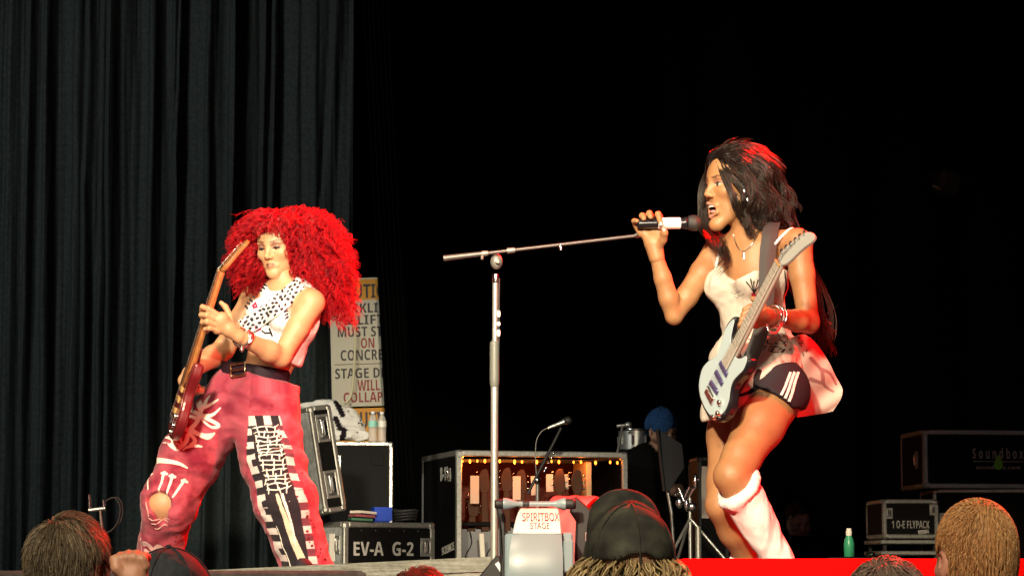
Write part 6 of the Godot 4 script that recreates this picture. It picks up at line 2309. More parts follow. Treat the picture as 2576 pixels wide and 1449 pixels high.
func stored_guitar(label: String, top: Vector3, lean: float, k: float, m: Material) -> void:
	var t := thing("electric_guitar", label, "guitar", Vector3(top.x, DECK + 0.04, top.z), "guitars standing in the guitar rack")
	var L := Transform3D(Basis(Vector3(0, 0, 1), lean), Vector3(0, 0, 0))
	var hgt := top.y - DECK - 0.04
	var nl := hgt - 0.15
	var mb := Mb.new()
	mb.prism(PackedVector2Array(smoothed([Vector2(0, 0.0), Vector2(0.1, 0.02), Vector2(0.13, 0.09), Vector2(0.09, 0.17), Vector2(0.11, 0.26), Vector2(0.05, 0.26), Vector2(-0.05, 0.26), Vector2(-0.11, 0.3), Vector2(-0.09, 0.17), Vector2(-0.13, 0.09), Vector2(-0.1, 0.02), Vector2(0, 0)], 3).slice(0, -1)), -0.02, 0.02, L, 0.008)
	part("body", mb, M.gloss_black, t)
	mb = Mb.new()
	mb.prism(PackedVector2Array([Vector2(-0.027, 0.24), Vector2(0.027, 0.24), Vector2(0.021, nl), Vector2(-0.021, nl)]), 0.021, 0.042, L, 0.006)
	part("neck", mb, m, t)
	mb = Mb.new()
	mb.prism(PackedVector2Array(smoothed([Vector2(-0.021, nl), Vector2(0.021, nl), Vector2(0.036, nl + 0.03), Vector2(0.03, nl + 0.1), Vector2(0.018, nl + 0.15), Vector2(-0.02, nl + 0.14), Vector2(-0.04, nl + 0.07), Vector2(-0.021, nl)], 2).slice(0, -1)), 0.024, 0.038, L, 0.003)
	part("headstock", mb, m, t)
	for e in 6:
		mb = Mb.new()
		mb.ball(L * Vector3((-0.045 if e % 2 else 0.042), nl + 0.03 + 0.02 * e, 0.03), Vector3(0.009, 0.007, 0.007), 8, 5)
		part("tuning_peg", mb, M.chrome, t)

func guitar_rack() -> void:
	var d := 16.7
	var yaw := 0.26
	var Bz := Basis(Vector3.UP, yaw)
	var corner := at(1148, 1400, d)
	var sz := Vector3(1.1, at(1148, 1133, d).y - DECK, 0.95)
	var org := Vector3(corner.x, DECK, -d) - Bz * Vector3(-sz.x / 2, 0, sz.z / 2)
	var t := road_case("guitar_rack", "open guitar rack case lit by a string of warm bulbs", sz, Transform3D(Bz, org), {"open": "front", "back": mat(Color(0.16, 0.03, 0.015), 0.8), "edge_width": 0.036, "latches": [["left", 0.28, 0.24, 0.07, 0.085]], "group": ""})
	lettering("B-11", 0.19, 0.085, Transform3D(Basis(Vector3.UP, -PI / 2), Vector3(-sz.x / 2 + 0.0022, sz.y * 0.83, 0.13)), M.stencil, t)
	lettering("SCIENCE", 0.32, 0.05, Transform3D(Basis(Vector3.UP, -PI / 2) * Basis(Vector3(0, 0, 1), 0.1), Vector3(-sz.x / 2 + 0.0022, sz.y * 0.22, 0.24)), M.dim_stencil, t)
	var mb := Mb.new()
	mb.box(Vector3(0.035, sz.y * 0.72, 0.3), Transform3D(Basis.IDENTITY, Vector3(sz.x * 0.3, sz.y * 0.57, 0.22)), 0.005)
	part("divider", mb, mat(Color(0.5, 0.36, 0.2), 0.7), t)
	mb = Mb.new()
	mb.box(Vector3(sz.x - 0.06, 0.03, 0.05), Transform3D(Basis.IDENTITY, Vector3(0, sz.y * 0.42, 0.2)), 0.008)
	part("neck_rest", mb, M.laminate, t)
	mb = Mb.new()
	mb.box(Vector3(0.03, sz.y * 0.3, 0.03), Transform3D(Basis(Vector3(0, 0, 1), 0.06), Vector3(-sz.x * 0.33, sz.y * 0.19, 0.38)), 0.004)
	part("inner_post", mb, M.paper, t)
	# warm bulbs under the top edge
	var s := thing("string_lights", "string of small warm bulbs along the top of the guitar rack", "lights", org)
	s.rotation.y = yaw
	var wire := []
	var glow := StandardMaterial3D.new()
	glow.albedo_color = Color(0.9, 0.6, 0.3)
	glow.emission_enabled = true
	glow.emission = Color(1.0, 0.52, 0.14)
	glow.emission_energy_multiplier = 5.0
	rng.seed = 9
	for k in 22:
		var x := -sz.x / 2 + 0.05 + (sz.x - 0.1) * k / 21.0
		var y := sz.y - 0.058 - 0.006 * rng.randf()
		wire.append(Vector3(x, y + 0.012, sz.z / 2 - 0.06))
		if k in [6, 9, 14, 17, 19]: continue
		mb = Mb.new()
		mb.ball(Vector3(x, y, sz.z / 2 - 0.055), Vector3(0.007, 0.011, 0.007) * rng.randf_range(0.8, 1.25), 8, 6)
		part("bulb", mb, glow, s)
		if k % 3 == 1:
			var l := OmniLight3D.new()
			l.name = "bulb_light"
			s.add_child(l, true)
			l.position = Vector3(x, y - 0.02, sz.z / 2 - 0.05)
			l.light_color = Color(1.0, 0.5, 0.16)
			l.light_energy = 0.022
			l.omni_range = 4.0
			l.omni_attenuation = 2.0
			l.light_size = 0.012
			l.shadow_enabled = true
	mb = Mb.new()
	mb.tube(wire, [0.0025], 5)
	part("wire", mb, M.rubber, s)
	# guitars in the rack
	var spots := [[1176, 1238, -0.1, M.shaded_wood, "grey headed guitar leaning lowest at the rack's left end"], [1223, 1180, 0.02, M.shaded_wood, "maple necked guitar in the rack just left of the microphone pole"], [1275, 1177, 0.0, M.shaded_wood, "brown guitar head in the rack just right of the microphone pole"], [1316, 1182, 0.02, M.shaded_wood, "maple guitar head behind the small boom stand"], [1408, 1180, 0.0, M.shaded_wood, "guitar head beside the right hand paper tag in the rack"], [1452, 1182, 0.0, M.shaded_wood, "guitar head nearest the lit divider of the rack"]]
	for k in 6:
		var g = spots[k]
		stored_guitar(g[4], at(g[0], g[1], d + 0.38 - k * 0.02), g[2], 1.0, g[3])
	var tags := [[1194, 1232, 22, 70, 0.0], [1300, 1228, 20, 60, 0.0], [1344, 1222, 16, 48, 0.03], [1383, 1215, 18, 44, 0.02], [1424, 1212, 12, 38, 0.0]]
	for k in 5:
		var g = tags[k]
		var pp := at(g[0], g[1], d + 0.27)
		var tg := thing("paper_tag", ["large", "second", "middle", "fourth", "smallest"][k] + " white paper tag " + ["at the left end", "from the left", "of the row", "from the left", "at the right end"][k] + " of the guitar rack", "tag", pp, "paper tags in the guitar rack")
		mb = Mb.new()
		mb.box(Vector3(g[2] * 0.00248, g[3] * 0.00248, 0.002), Transform3D(Basis(Vector3(0, 0, 1), g[4]), Vector3.ZERO), 0.0005)
		part("sheet", mb, mat(Color(0.5, 0.4, 0.31), 0.85), tg)

func stands() -> void:
	# the singer's boom stand
	depth = 9.25
	var J := func(x: float, y: float, dz: float) -> Vector3: return at(x, y, depth - dz)
	var foot: Vector3 = J.call(1243, 1450, 0)
	foot.y = THRUST
	var t := thing("microphone_stand", "tall silver microphone stand with long boom reaching towards the singer", "stand", foot)
	var top: Vector3 = J.call(1247, 690, 0) - foot
	var mb := Mb.new()
	mb.tube([Vector3(0, 0.02, 0), J.call(1244, 1050, 0) - foot], [0.0125], 12)
	part("lower_pole", mb, M.white_metal, t)
	mb = Mb.new()
	mb.lathe([Vector2(0.012, -0.01), Vector2(0.0155, 0.0), Vector2(0.0165, 0.02), Vector2(0.016, 0.14), Vector2(0.0145, 0.147), Vector2(0.0095, 0.15)], Transform3D(Basis.IDENTITY, J.call(1244, 935, 0) - foot - Vector3(0, 0.045, 0)), 14)
	part("grip", mb, mat(Color(0.12, 0.125, 0.11), 0.45), t)
	mb = Mb.new()
	mb.tube([J.call(1244, 1055, 0) - foot, J.call(1244, 930, 0) - foot], [0.0125], 12)
	part("lower_pole", mb, M.white_metal, t)
	mb = Mb.new()
	mb.tube([J.call(1245, 870, 0) - foot, J.call(1246, 700, 0) - foot], [0.0095], 12)
	part("upper_pole", mb, M.chrome_matt, t)
	mb = Mb.new()
	mb.lathe([Vector2(0.0105, 0), Vector2(0.0125, 0.004), Vector2(0.0125, 0.028), Vector2(0.0105, 0.03)], Transform3D(Basis.IDENTITY, top - Vector3(0, 0.03, 0)), 12)
	part("collar", mb, M.chrome, t)
	mb = Mb.new()
	mb.ball(J.call(1249, 658, 0) - foot, Vector3(0.021, 0.028, 0.019), 14, 10)
	mb.tube([J.call(1250, 660, 0.015) - foot, J.call(1252, 658, 0.035) - foot], [0.006], 8)
	part("clutch", mb, M.grey_metal, t)
	var b0: Vector3 = J.call(1116, 650, 0.02) - foot
	var b1: Vector3 = J.call(1602, 593, 0.06) - foot
	mb = Mb.new()
	mb.tube([b0, b0.lerp(b1, 0.2)], [0.0105, 0.0085], 10)
	part("counterweight", mb, M.boom_metal, t)
	mb = Mb.new()
	mb.tube([b0.lerp(b1, 0.19), b1], [0.0058], 8)
	part("boom", mb, M.boom_metal, t)
	mb = Mb.new()
	for k in [0.2, 0.33, 0.34]: mb.tube([b0.lerp(b1, k), b0.lerp(b1, k + 0.03)], [0.0105, 0.009], 10)
	mb.tube([b0.lerp(b1, 0.2), b0.lerp(b1, 0.2) + Vector3(0, -0.02, 0.01)], [0.005], 6)
	part("boom_joint", mb, M.grey_metal, t)
	mb = Mb.new()
	mb.tube([b0.lerp(b1, 0.605), b0.lerp(b1, 0.605) + Vector3(0.002, -0.018, 0)], [0.008, 0.006], 8)
	mb.tube([b1 + Vector3(-0.004, 0, 0), b1 + Vector3(0.012, 0.006, 0.004)], [0.01, 0.012], 10)
	part("clip", mb, M.chrome, t)
	for k in 3:
		mb = Mb.new()
		var p: Vector3 = J.call(1255, [790, 815, 838][k], 0.004) - foot
		mb.ball(p, Vector3(0.006, 0.014 if k != 1 else 0.009, 0.006), 8, 6)
		part("cable_tie", mb, M.white_paint, t)
	mb = Mb.new()
	mb.tube(smoothed([J.call(1256, 700, 0) - foot, J.call(1255, 760, 0.004) - foot, J.call(1255, 850, 0.004) - foot, J.call(1253, 960, 0.0) - foot, J.call(1252, 1200, 0) - foot, Vector3(0.03, 0.01, 0.03)], 5), [0.0032], 6)
	part("cable", mb, M.rubber, t)
	mb = Mb.new()
	mb.lathe([Vector2(0, 0.0), Vector2(0.125, 0.0), Vector2(0.125, 0.016), Vector2(0.11, 0.024), Vector2(0.02, 0.034), Vector2(0.0, 0.034)], Transform3D(Basis.IDENTITY, Vector3(0, 0.001, 0)), 24)
	part("round_base", mb, M.rubber, t)

	# small boom stand by the guitar rack
	depth = 16.0
	foot = J.call(1352, 1440, 0)
	foot.y = DECK
	t = thing("microphone_stand", "short black boom stand with microphone before the guitar rack", "stand", foot)
	mb = Mb.new()
	mb.tube([Vector3(0, 0.02, 0), J.call(1352, 1205, 0) - foot], [0.011], 8)
	part("pole", mb, M.grey_metal, t)
	mb = Mb.new()
	mb.tube([J.call(1328, 1242, 0.02) - foot, J.call(1412, 1076, 0.02) - foot], [0.009], 8)
	part("boom", mb, M.rubber, t)
	mb = Mb.new()
	mb.tube([J.call(1386, 1128, 0.02) - foot, J.call(1410, 1080, 0.02) - foot], [0.0065], 8)
	part("boom_tip", mb, M.chrome, t)
	for q in [[1392, 1140], [1386, 1152], [1380, 1165], [1374, 1178], [1370, 1185]]:
		mb = Mb.new()
		mb.ball(J.call(q[0], q[1], 0.03) - foot, Vector3(0.008, 0.012, 0.008), 8, 5)
		part("cable_tie", mb, M.chrome, t)
	mb = Mb.new()
	mb.ball(J.call(1351, 1208, 0.01) - foot, Vector3(0.022, 0.026, 0.02), 10, 7)
	part("clutch", mb, M.chrome, t)
	for k in 3:
		mb = Mb.new()
		var g := TAU * k / 3 + 0.4
		mb.tube([Vector3(0, 0.12, 0), Vector3(cos(g) * 0.2, 0.008, sin(g) * 0.2)], [0.008], 6)
		part("leg", mb, M.rubber, t)
	var mt := thing("microphone", "dark microphone on the short boom stand with looping cable", "microphone", J.call(1400, 1070, 0.02))
	var mo := mt.position
	mb = Mb.new()
	mb.tube([J.call(1378, 1077, 0.02) - mo, J.call(1414, 1063, 0.02) - mo, J.call(1420, 1060, 0.02) - mo], [0.009, 0.013, 0.016], 10)
	part("handle", mb, M.chrome_matt, mt)
	mb = Mb.new()
	mb.ball(J.call(1428, 1058, 0.02) - mo, Vector3(0.026, 0.024, 0.024), 12, 9)
	part("grille", mb, M.dark_mesh, mt)
	mb = Mb.new()
	var pts := []
	for q in smoothed([Vector2(1378, 1077), Vector2(1362, 1086), Vector2(1350, 1108), Vector2(1347, 1140), Vector2(1348, 1175), Vector2(1352, 1205)], 5): pts.append(J.call(q.x, q.y, 0.02) - mo)
	mb.tube(pts, [0.0035], 6)
	part("cable", mb, M.grey_metal, mt)

	# double clip stand on the left
	depth = 13.5
	foot = J.call(255, 1440, 0)
	foot.y = DECK
	t = thing("microphone_stand", "low stand with a crossbar and two clips before the left curtain", "stand", foot)
	mb = Mb.new()
	mb.tube([Vector3(0, 0.02, 0), J.call(254, 1325, 0) - foot, J.call(250, 1284, 0) - foot], [0.008, 0.008, 0.006], 8)
	part("pole", mb, M.grey_metal, t)
	mb = Mb.new()
	mb.tube([J.call(221, 1284, 0) - foot, J.call(263, 1279, 0) - foot], [0.009], 8)
	part("crossbar", mb, M.chrome_matt, t)
	for q in [[223, 1244, 1280], [259, 1258, 1280]]:
		mb = Mb.new()
		mb.tube([J.call(q[0], q[2], 0) - foot, J.call(q[0], (q[1] + q[2]) / 2, 0) - foot, J.call(q[0] - 1, q[1], 0) - foot], [0.008, 0.01, 0.006], 8)
		part("clip", mb, M.chrome, t)
	mb = Mb.new()
	for k in 2:
		pts = []
		for q in smoothed([Vector2(262, 1262), Vector2(285 + k * 8, 1252), Vector2(300 + k * 6, 1275), Vector2(296 + k * 6, 1310), Vector2(278, 1335), Vector2(262, 1340)], 6): pts.append(J.call(q.x, q.y, -0.02 * k) - foot)
		mb.tube(pts, [0.0045], 6)
	part("cable", mb, M.rubber, t)
	for k in 3:
		mb = Mb.new()
		var g := TAU * k / 3
		mb.tube([Vector3(0, 0.1, 0), Vector3(cos(g) * 0.18, 0.008, sin(g) * 0.18)], [0.008], 6)
		part("leg", mb, M.rubber, t)

func backline() -> void:
	# drum seen behind the crew member
	depth = 18.2
	var J := func(x: float, y: float, dz: float) -> Vector3: return at(x, y, depth - dz)
	var c: Vector3 = J.call(1600, 1135, 0)
	var foot := Vector3(c.x, DECK, c.z)
	var t := thing("drum", "chrome shelled drum on a stand behind the crew member", "drum", foot)
	var y0 := c.y - DECK
	var mb := Mb.new()
	mb.lathe([Vector2(0.115, 0.0), Vector2(0.117, 0.004), Vector2(0.117, 0.14), Vector2(0.115, 0.144)], Transform3D(Basis.IDENTITY, Vector3(0, y0, 0)), 28)
	part("shell", mb, M.chrome_matt, t)
	for e in [0.0, 0.138]:
		mb = Mb.new()
		mb.lathe([Vector2(0.118, -0.006), Vector2(0.125, -0.004), Vector2(0.125, 0.008), Vector2(0.118, 0.01)], Transform3D(Basis.IDENTITY, Vector3(0, y0 + e, 0)), 28)
		part("rim", mb, M.chrome, t)
	mb = Mb.new()
	mb.lathe([Vector2(0, 0.142), Vector2(0.117, 0.142)], Transform3D(Basis.IDENTITY, Vector3(0, y0, 0)), 28)
	part("skin", mb, M.paper, t)
	for k in 8:
		mb = Mb.new()
		var g := TAU * k / 8 + 0.2
		mb.box(Vector3(0.018, 0.06, 0.012), Transform3D(Basis(Vector3.UP, -g + PI / 2), Vector3(cos(g) * 0.122, y0 + 0.07, sin(g) * 0.122)), 0.004)
		part("lug", mb, M.chrome, t)
	for k in 3:
		mb = Mb.new()
		var g := TAU * k / 3 + 0.6
		mb.tube([Vector3(cos(g) * 0.03, y0 - 0.02, sin(g) * 0.03), Vector3(cos(g) * 0.12, y0 - 0.01, sin(g) * 0.12)], [0.007], 6)
		mb.tube([Vector3(0, y0 - 0.3, 0), Vector3(cos(g) * 0.22, 0.008, sin(g) * 0.22)], [0.008], 6)
		part("leg", mb, M.chrome_matt, t)
	mb = Mb.new()
	mb.tube([Vector3(0, 0.1, 0), Vector3(0, y0, 0)], [0.012], 8)
	part("pole", mb, M.chrome_matt, t)
	# microphone leaning over it on a tilted stand
	var ft: Vector3 = J.call(1528, 1440, 0.3)
	ft.y = DECK
	t = thing("microphone_stand", "slanting black drum microphone stand left of the crew member", "stand", ft)
	mb = Mb.new()
	mb.tube([Vector3(0, 0.02, 0), J.call(1530, 1210, 0.3) - ft, J.call(1556, 1130, 0.25) - ft, J.call(1566, 1075, 0.2) - ft], [0.009], 8)
	part("pole", mb, M.grey_metal, t)
	mb = Mb.new()
	mb.tube([J.call(1552, 1072, 0.2) - ft, J.call(1576, 1070, 0.2) - ft], [0.012], 8)
	mb.ball(J.call(1581, 1069, 0.2) - ft, Vector3(0.026, 0.022, 0.022), 12, 8)
	part("microphone_head", mb, M.chrome_matt, t)
	for k in 3:
		mb = Mb.new()
		var g := TAU * k / 3 + 0.5
		mb.tube([J.call(1530, 1210, 0.3) - ft, Vector3(cos(g) * 0.2, 0.008, sin(g) * 0.2)], [0.007], 6)
		part("leg", mb, M.grey_metal, t)

	# music stand in front of the crew member
	depth = 16.8
	ft = J.call(1700, 1440, 0)
	ft.y = DECK
	t = thing("music_stand", "black music stand with large desk hiding the crew member's face", "stand", ft)
	mb = Mb.new()
	var quad := [J.call(1652, 1078, 0.0), J.call(1716, 1118, 0.06), J.call(1722, 1176, 0.06), J.call(1682, 1238, 0.04), J.call(1668, 1236, 0.0)]
	var cen := Vector3.ZERO
	for q in quad: cen += q / 5.0
	var front := []
	var back := []
	for q in quad:
		front.append(q - ft); back.append(q - ft + Vector3(0.004, 0, -0.012))
	mb.flat(front, cen - ft + Vector3(0, 0, -0.1))
	mb.flat(back, cen - ft + Vector3(0, 0, 0.1))
	for k in 5: mb.flat([front[k], front[(k + 1) % 5], back[(k + 1) % 5], back[k]], cen - ft)
	part("desk", mb, mat(Color(0.02, 0.021, 0.022), 0.5), t)
	mb = Mb.new()
	mb.tube([J.call(1655, 1082, 0.01) - ft, J.call(1672, 1236, 0.02) - ft], [0.012], 8)
	part("desk_rib", mb, M.rubber, t)
	mb = Mb.new()
	mb.tube([J.call(1678, 1225, 0.0) - ft, J.call(1690, 1290, 0) - ft, Vector3(0, 0.05, 0)], [0.011], 8)
	part("pole", mb, M.chrome_matt, t)
	for k in 3:
		mb = Mb.new()
		var g := TAU * k / 3 + 0.9
		mb.tube([Vector3(0, 0.12, 0), Vector3(cos(g) * 0.22, 0.008, sin(g) * 0.22)], [0.008], 6)
		part("leg", mb, M.rubber, t)

	# clamp stand with shiny fittings
	depth = 14.6
	ft = J.call(1738, 1440, 0)
	ft.y = DECK
	t = thing("hardware_stand", "chrome drum hardware stand with clamps beside the singer's knees", "stand", ft)
	mb = Mb.new()
	mb.tube([Vector3(0, 0.02, 0), J.call(1736, 1250, 0) - ft], [0.011], 8)
	part("pole", mb, M.chrome_matt, t)
	for q in [[1715, 1268, 1735, 1225], [1735, 1250, 1758, 1205], [1708, 1228, 1722, 1262]]:
		mb = Mb.new()
		mb.tube([J.call(q[0], q[1], 0.01) - ft, J.call(q[2], q[3], 0.02) - ft], [0.01, 0.012], 8)
		part("arm", mb, M.chrome, t)
	for q in [[1710, 1265, 9, 14], [1728, 1270, 7, 16], [1742, 1275, 11, 11], [1750, 1212, 6, 20], [1700, 1245, 5, 5]]:
		mb = Mb.new()
		mb.ball(J.call(q[0], q[1], 0.03) - ft, Vector3(q[2] * 0.0023, q[3] * 0.0023, 0.012), 10, 7)
		part("clamp", mb, M.chrome, t)
	for k in 3:
		mb = Mb.new()
		var g := TAU * k / 3 + 0.2
		mb.tube([Vector3(0, 0.3, 0), Vector3(cos(g) * 0.25, 0.008, sin(g) * 0.25)], [0.009], 6)
		part("leg", mb, M.chrome_matt, t)

	# black rack with a paper sheet, next to the singer's leg
	depth = 15.0
	var q2 := at(1788, 1150, depth)
	t = road_case("equipment_rack", "tall black equipment rack with a white paper sheet beside the singer's legs", Vector3(0.17, q2.y - DECK, 0.3), Transform3D(Basis(Vector3.UP, 0.1), Vector3(q2.x, DECK, -depth - 0.15)), {"edge": M.rubber, "group": ""})
	mb = Mb.new()
	mb.box(Vector3(0.05, 0.285, 0.0015), Transform3D(Basis(Vector3(0, 0, 1), -0.05), Vector3(-0.045, (q2.y - DECK) * 0.7, 0.1495)))
	part("paper_sheet", mb, M.paper, t)
	ft = at(1758, 1440, 14.5)
	ft.y = DECK
	t = thing("pipe_stand", "short upright silver pipe left of the singer's far leg", "stand", ft)
	mb = Mb.new()
	mb.tube([Vector3(0, 0.0, 0), at(1757, 1325, 14.5) - ft], [0.016], 12)
	part("pipe", mb, M.white_metal, t)
	mb = Mb.new()
	mb.lathe([Vector2(0.0, 0.002), Vector2(0.08, 0.002), Vector2(0.08, 0.014), Vector2(0.02, 0.02)], Transform3D.IDENTITY, 18)
	part("base", mb, M.rubber, t)

	# a lamp hanging dark at the upper right
	depth = 16.5
	var lp := at(2382, 458, depth)
	t = thing("hanging_lamp", "unlit dark stage lamp hanging high at the upper right", "lamp", lp)
	mb = Mb.new()
	mb.box(Vector3(0.15, 0.15, 0.16), Transform3D(Basis(Vector3(0, 0, 1), -0.2) * Basis(Vector3.UP, 0.35), Vector3.ZERO), 0.025)
	part("housing", mb, mat(Color(0.03, 0.026, 0.018), 0.6), t)
	mb = Mb.new()
	mb.tube([Vector3(-0.085, -0.03, 0.05), Vector3(-0.06, -0.05, 0.09)], [0.009], 6)
	part("knob", mb, mat(Color(0.4, 0.36, 0.24), 0.5), t)
	mb = Mb.new()
	mb.tube([Vector3(0, 0.07, 0), Vector3(0, 8.0 - 0.152 - lp.y, 0)], [0.015], 8)
	part("drop_pipe", mb, M.black_velour, t)

func blower() -> void:
	# stage fan with a taped label, in front of the microphone stand
	var d := 8.62
	var J := func(x: float, y: float, dz: float) -> Vector3: return at(x, y, d - dz)
	var base: Vector3 = J.call(1350, 1500, -0.1)
	base.y = THRUST
	var t := thing("stage_fan", "grey drum shaped stage fan with hand lettered label and carry handle", "fan", base)
	var pl := func(x: float, y: float, dz: float) -> Vector3: return J.call(x, y, dz) - base
	var cy := 1446.0
	var rad := 165.0
	var rows := []
	var lab := []
	for k in 26:
		var g := lerpf(-0.62, 2.1, k / 25.0)        # from behind the top round to the front underside
		var y := cy - rad * cos(g)
		var z := 0.2 * sin(g)
		var s := clampf((g + 0.62) / 1.9, 0.0, 1.0)
		var xl := lerpf(1338, 1281, pow(s, 0.75))
		var xr := lerpf(1392, 1416, pow(s, 0.75))
		var row := []
		for e in 13: row.append(pl.call(lerpf(xl, xr, e / 12.0), y, z - 0.006 * pow(absf(e - 6) / 6.0, 4.0)))
		rows.append(row)
		if k <= 14 and k >= 3:
			var r2 := []
			for e in 13: r2.append(pl.call(lerpf(xl + 1.5, xr - 1.5, e / 12.0), y, z) + Vector3(0, cos(g), sin(g)) * 0.0035)
			lab.append(r2)
	var mb := Mb.new()
	mb.sheet(rows, 0.006)
	var a := rows.size()
	for side in [0, 12]:
		var poly := []
		for k in a: poly.append(rows[k][side])
		var cc: Vector3 = Vector3.ZERO
		for q in poly: cc += q / a
		for k in a - 1: mb.flat([poly[k], poly[k + 1], cc], cc + Vector3(0.2 if side == 0 else -0.2, 0, 0))
	part("housing", mb, M.plastic_grey, t)
	mb = Mb.new()
	mb.sheet(lab, 0.001)
	var lb := part("label", mb, mat(Color(0.72, 0.66, 0.62), 0.6), t)
	var tx := pl.call(1363, 1300, 0.13)
	# letters stand where the label turns towards the crowd
	var g0 := 0.5
	var lx := func(g: float, x: float) -> Transform3D:
		var p: Vector3 = pl.call(x, cy - rad * cos(g), 0.2 * sin(g)) + Vector3(0, cos(g), sin(g)) * 0.0045
		return Transform3D(Basis(Vector3.RIGHT, -(PI / 2 - g)), p)
	var ink := mat(Color(0.1, 0.045, 0.04), 0.7)
	lettering("SPIRITBOX", 0.115, 0.05, lx.call(0.53, 1360), ink, lb, 0.001, "lettering", false)
	lettering("STAGE", 0.06, 0.028, lx.call(0.75, 1358), ink, lb, 0.001, "lettering", false)
	# side blocks
	for q in [[1283, 26, 1345, 1470], [1426, 28, 1342, 1470]]:
		mb = Mb.new()
		var c0: Vector3 = pl.call(q[0], (q[2] + q[3]) / 2.0, 0.02)
		mb.box(Vector3(q[1] / 793.0, (q[3] - q[2]) / 793.0, 0.2), Transform3D(Basis.IDENTITY, c0), 0.006)
		part("side_block", mb, M.plastic_grey, t)
	mb = Mb.new()
	mb.box(Vector3(0.032, 0.1, 0.1), Transform3D(Basis.IDENTITY, pl.call(1430, 1400, 0.13)), 0.005)
	part("control_box", mb, M.plastic_grey, t)
	# handle bar
	var h0: Vector3 = pl.call(1243, 1268, 0.03)
	var h1: Vector3 = pl.call(1449, 1266, 0.03)
	var hx := Transform3D(Basis(Vector3(0, 1, 0), (h1 - h0).normalized(), Vector3(0, 0, -1)).orthonormalized(), h0)
	hx.basis = Basis(hx.basis.y.cross(Vector3(0, 0, 1)).normalized(), hx.basis.y, Vector3(0, 0, 1)).orthonormalized()
	var ln := (h1 - h0).length()
	mb = Mb.new()
	mb.lathe([Vector2(0.019, ln * 0.11), Vector2(0.0195, ln * 0.14), Vector2(0.016, ln * 0.2), Vector2(0.0085, ln * 0.28), Vector2(0.0085, ln * 0.36)], hx, 18)
	mb.lathe([Vector2(0.0085, ln * 0.42), Vector2(0.0085, ln * 0.72), Vector2(0.0125, ln * 0.78), Vector2(0.0195, ln * 0.84), Vector2(0.019, ln * 0.875)], hx, 18)
	part("handle_bar", mb, M.plastic_grey, t)
	mb = Mb.new()
	mb.lathe([Vector2(0, 0), Vector2(0.012, 0.001), Vector2(0.015, 0.008), Vector2(0.0155, ln * 0.105), Vector2(0.01, ln * 0.11)], hx, 16)
	mb.lathe([Vector2(0.0095, ln * 0.35), Vector2(0.0105, ln * 0.352), Vector2(0.0105, ln * 0.428), Vector2(0.0095, ln * 0.43)], hx, 16)
	mb.lathe([Vector2(0.01, ln * 0.87), Vector2(0.0165, ln * 0.875), Vector2(0.017, ln * 0.96), Vector2(0.014, ln), Vector2(0, ln)], hx, 16)
	part("handle_end", mb, M.rubber, t)
	# yoke arms
	for q in [[[1246, 1268], [1258, 1262], [1272, 1300], [1274, 1480], [1258, 1480], [1258, 1340]], [[1440, 1252], [1452, 1248], [1510, 1300], [1505, 1360], [1490, 1400], [1490, 1490], [1452, 1490], [1448, 1400], [1452, 1310], [1436, 1285]]]:
		mb = Mb.new()
		var poly := PackedVector2Array()
		for e in q:
			var w: Vector3 = pl.call(e[0], e[1], 0.0)
			poly.append(Vector2(w.x, w.y))
		mb.prism(poly, -0.06, 0.035, Transform3D.IDENTITY, 0.006)
		part("yoke_arm", mb, M.rubber, t)
	mb = Mb.new()
	mb.box(Vector3(0.3, 0.05, 0.3), Transform3D(Basis.IDENTITY, Vector3(0.0, 0.026, -0.05)), 0.01)
	part("foot", mb, M.rubber, t)
	for k in 2:
		mb = Mb.new()
		mb.box(Vector3(0.022, 0.045, 0.004), Transform3D(Basis.IDENTITY, pl.call(1482, 1357 + k * 46, 0.037)), 0.002)
		part("button", mb, mat(Color(0.5, 0.33, 0.3), 0.5), t)
	# black wedge by its side
	var wd := thing("floor_wedge", "black angled floor unit with a small white label at the board's end", "speaker", at(1238, 1470, 8.9))
	wd.position.y = THRUST
	mb = Mb.new()
	var wp := PackedVector2Array()
	for e in [[1195, 1480], [1206, 1450], [1248, 1398], [1258, 1400], [1272, 1450], [1276, 1480]]:
		var w := at(e[0], e[1], 8.9) - wd.position
		wp.append(Vector2(w.x, maxf(w.y, 0.002)))
	mb.prism(wp, -0.08, 0.08, Transform3D.IDENTITY, 0.005)
	part("cabinet", mb, M.rubber, wd)
	mb = Mb.new()
	mb.box(Vector3(0.014, 0.03, 0.002), Transform3D(Basis(Vector3(0, 0, 1), 0.6), at(1256, 1426, 8.9) - wd.position + Vector3(0, 0, 0.081)), 0.0008)
	part("label", mb, M.white_paint, wd)
	# red padded case behind the fan
	var rc := at(1447, 1250, 9.15)
	var rt := thing("red_case", "red soft equipment case behind the grey stage fan", "case", Vector3(rc.x, THRUST, -9.2))
	var f := Field.new()
	var hh := rc.y - THRUST
	f.ell(Vector3(0, hh * 0.5, 0), Vector3(0.085, hh * 0.5, 0.09), 0.01)
	f.cap(Vector3(-0.065, 0.03, 0.04), Vector3(0.07, 0.03, 0.04), 0.03, 0.03, 0.03)
	f.cap(Vector3(-0.06, hh - 0.022, 0.02), Vector3(0.068, hh - 0.02, 0.02), 0.022, 0.02, 0.03)
	f.cap(Vector3(-0.06, hh - 0.03, 0.03), Vector3(-0.06, 0.04, 0.03), 0.025, 0.03, 0.03)
	f.cap(Vector3(0.06, hh - 0.03, 0.03), Vector3(0.06, 0.04, 0.03), 0.025, 0.03, 0.03)
	f.half(Vector3(0, 0.002, 0), Vector3.DOWN, 0.004)
	f.run(0.008)
	mb = Mb.new()
	f.emit(mb, Vector3.ZERO, plain_paint(Color.WHITE))
	part("bag", mb, mat(Color(0.45, 0.05, 0.05), 0.6), rt)
	mb = Mb.new()
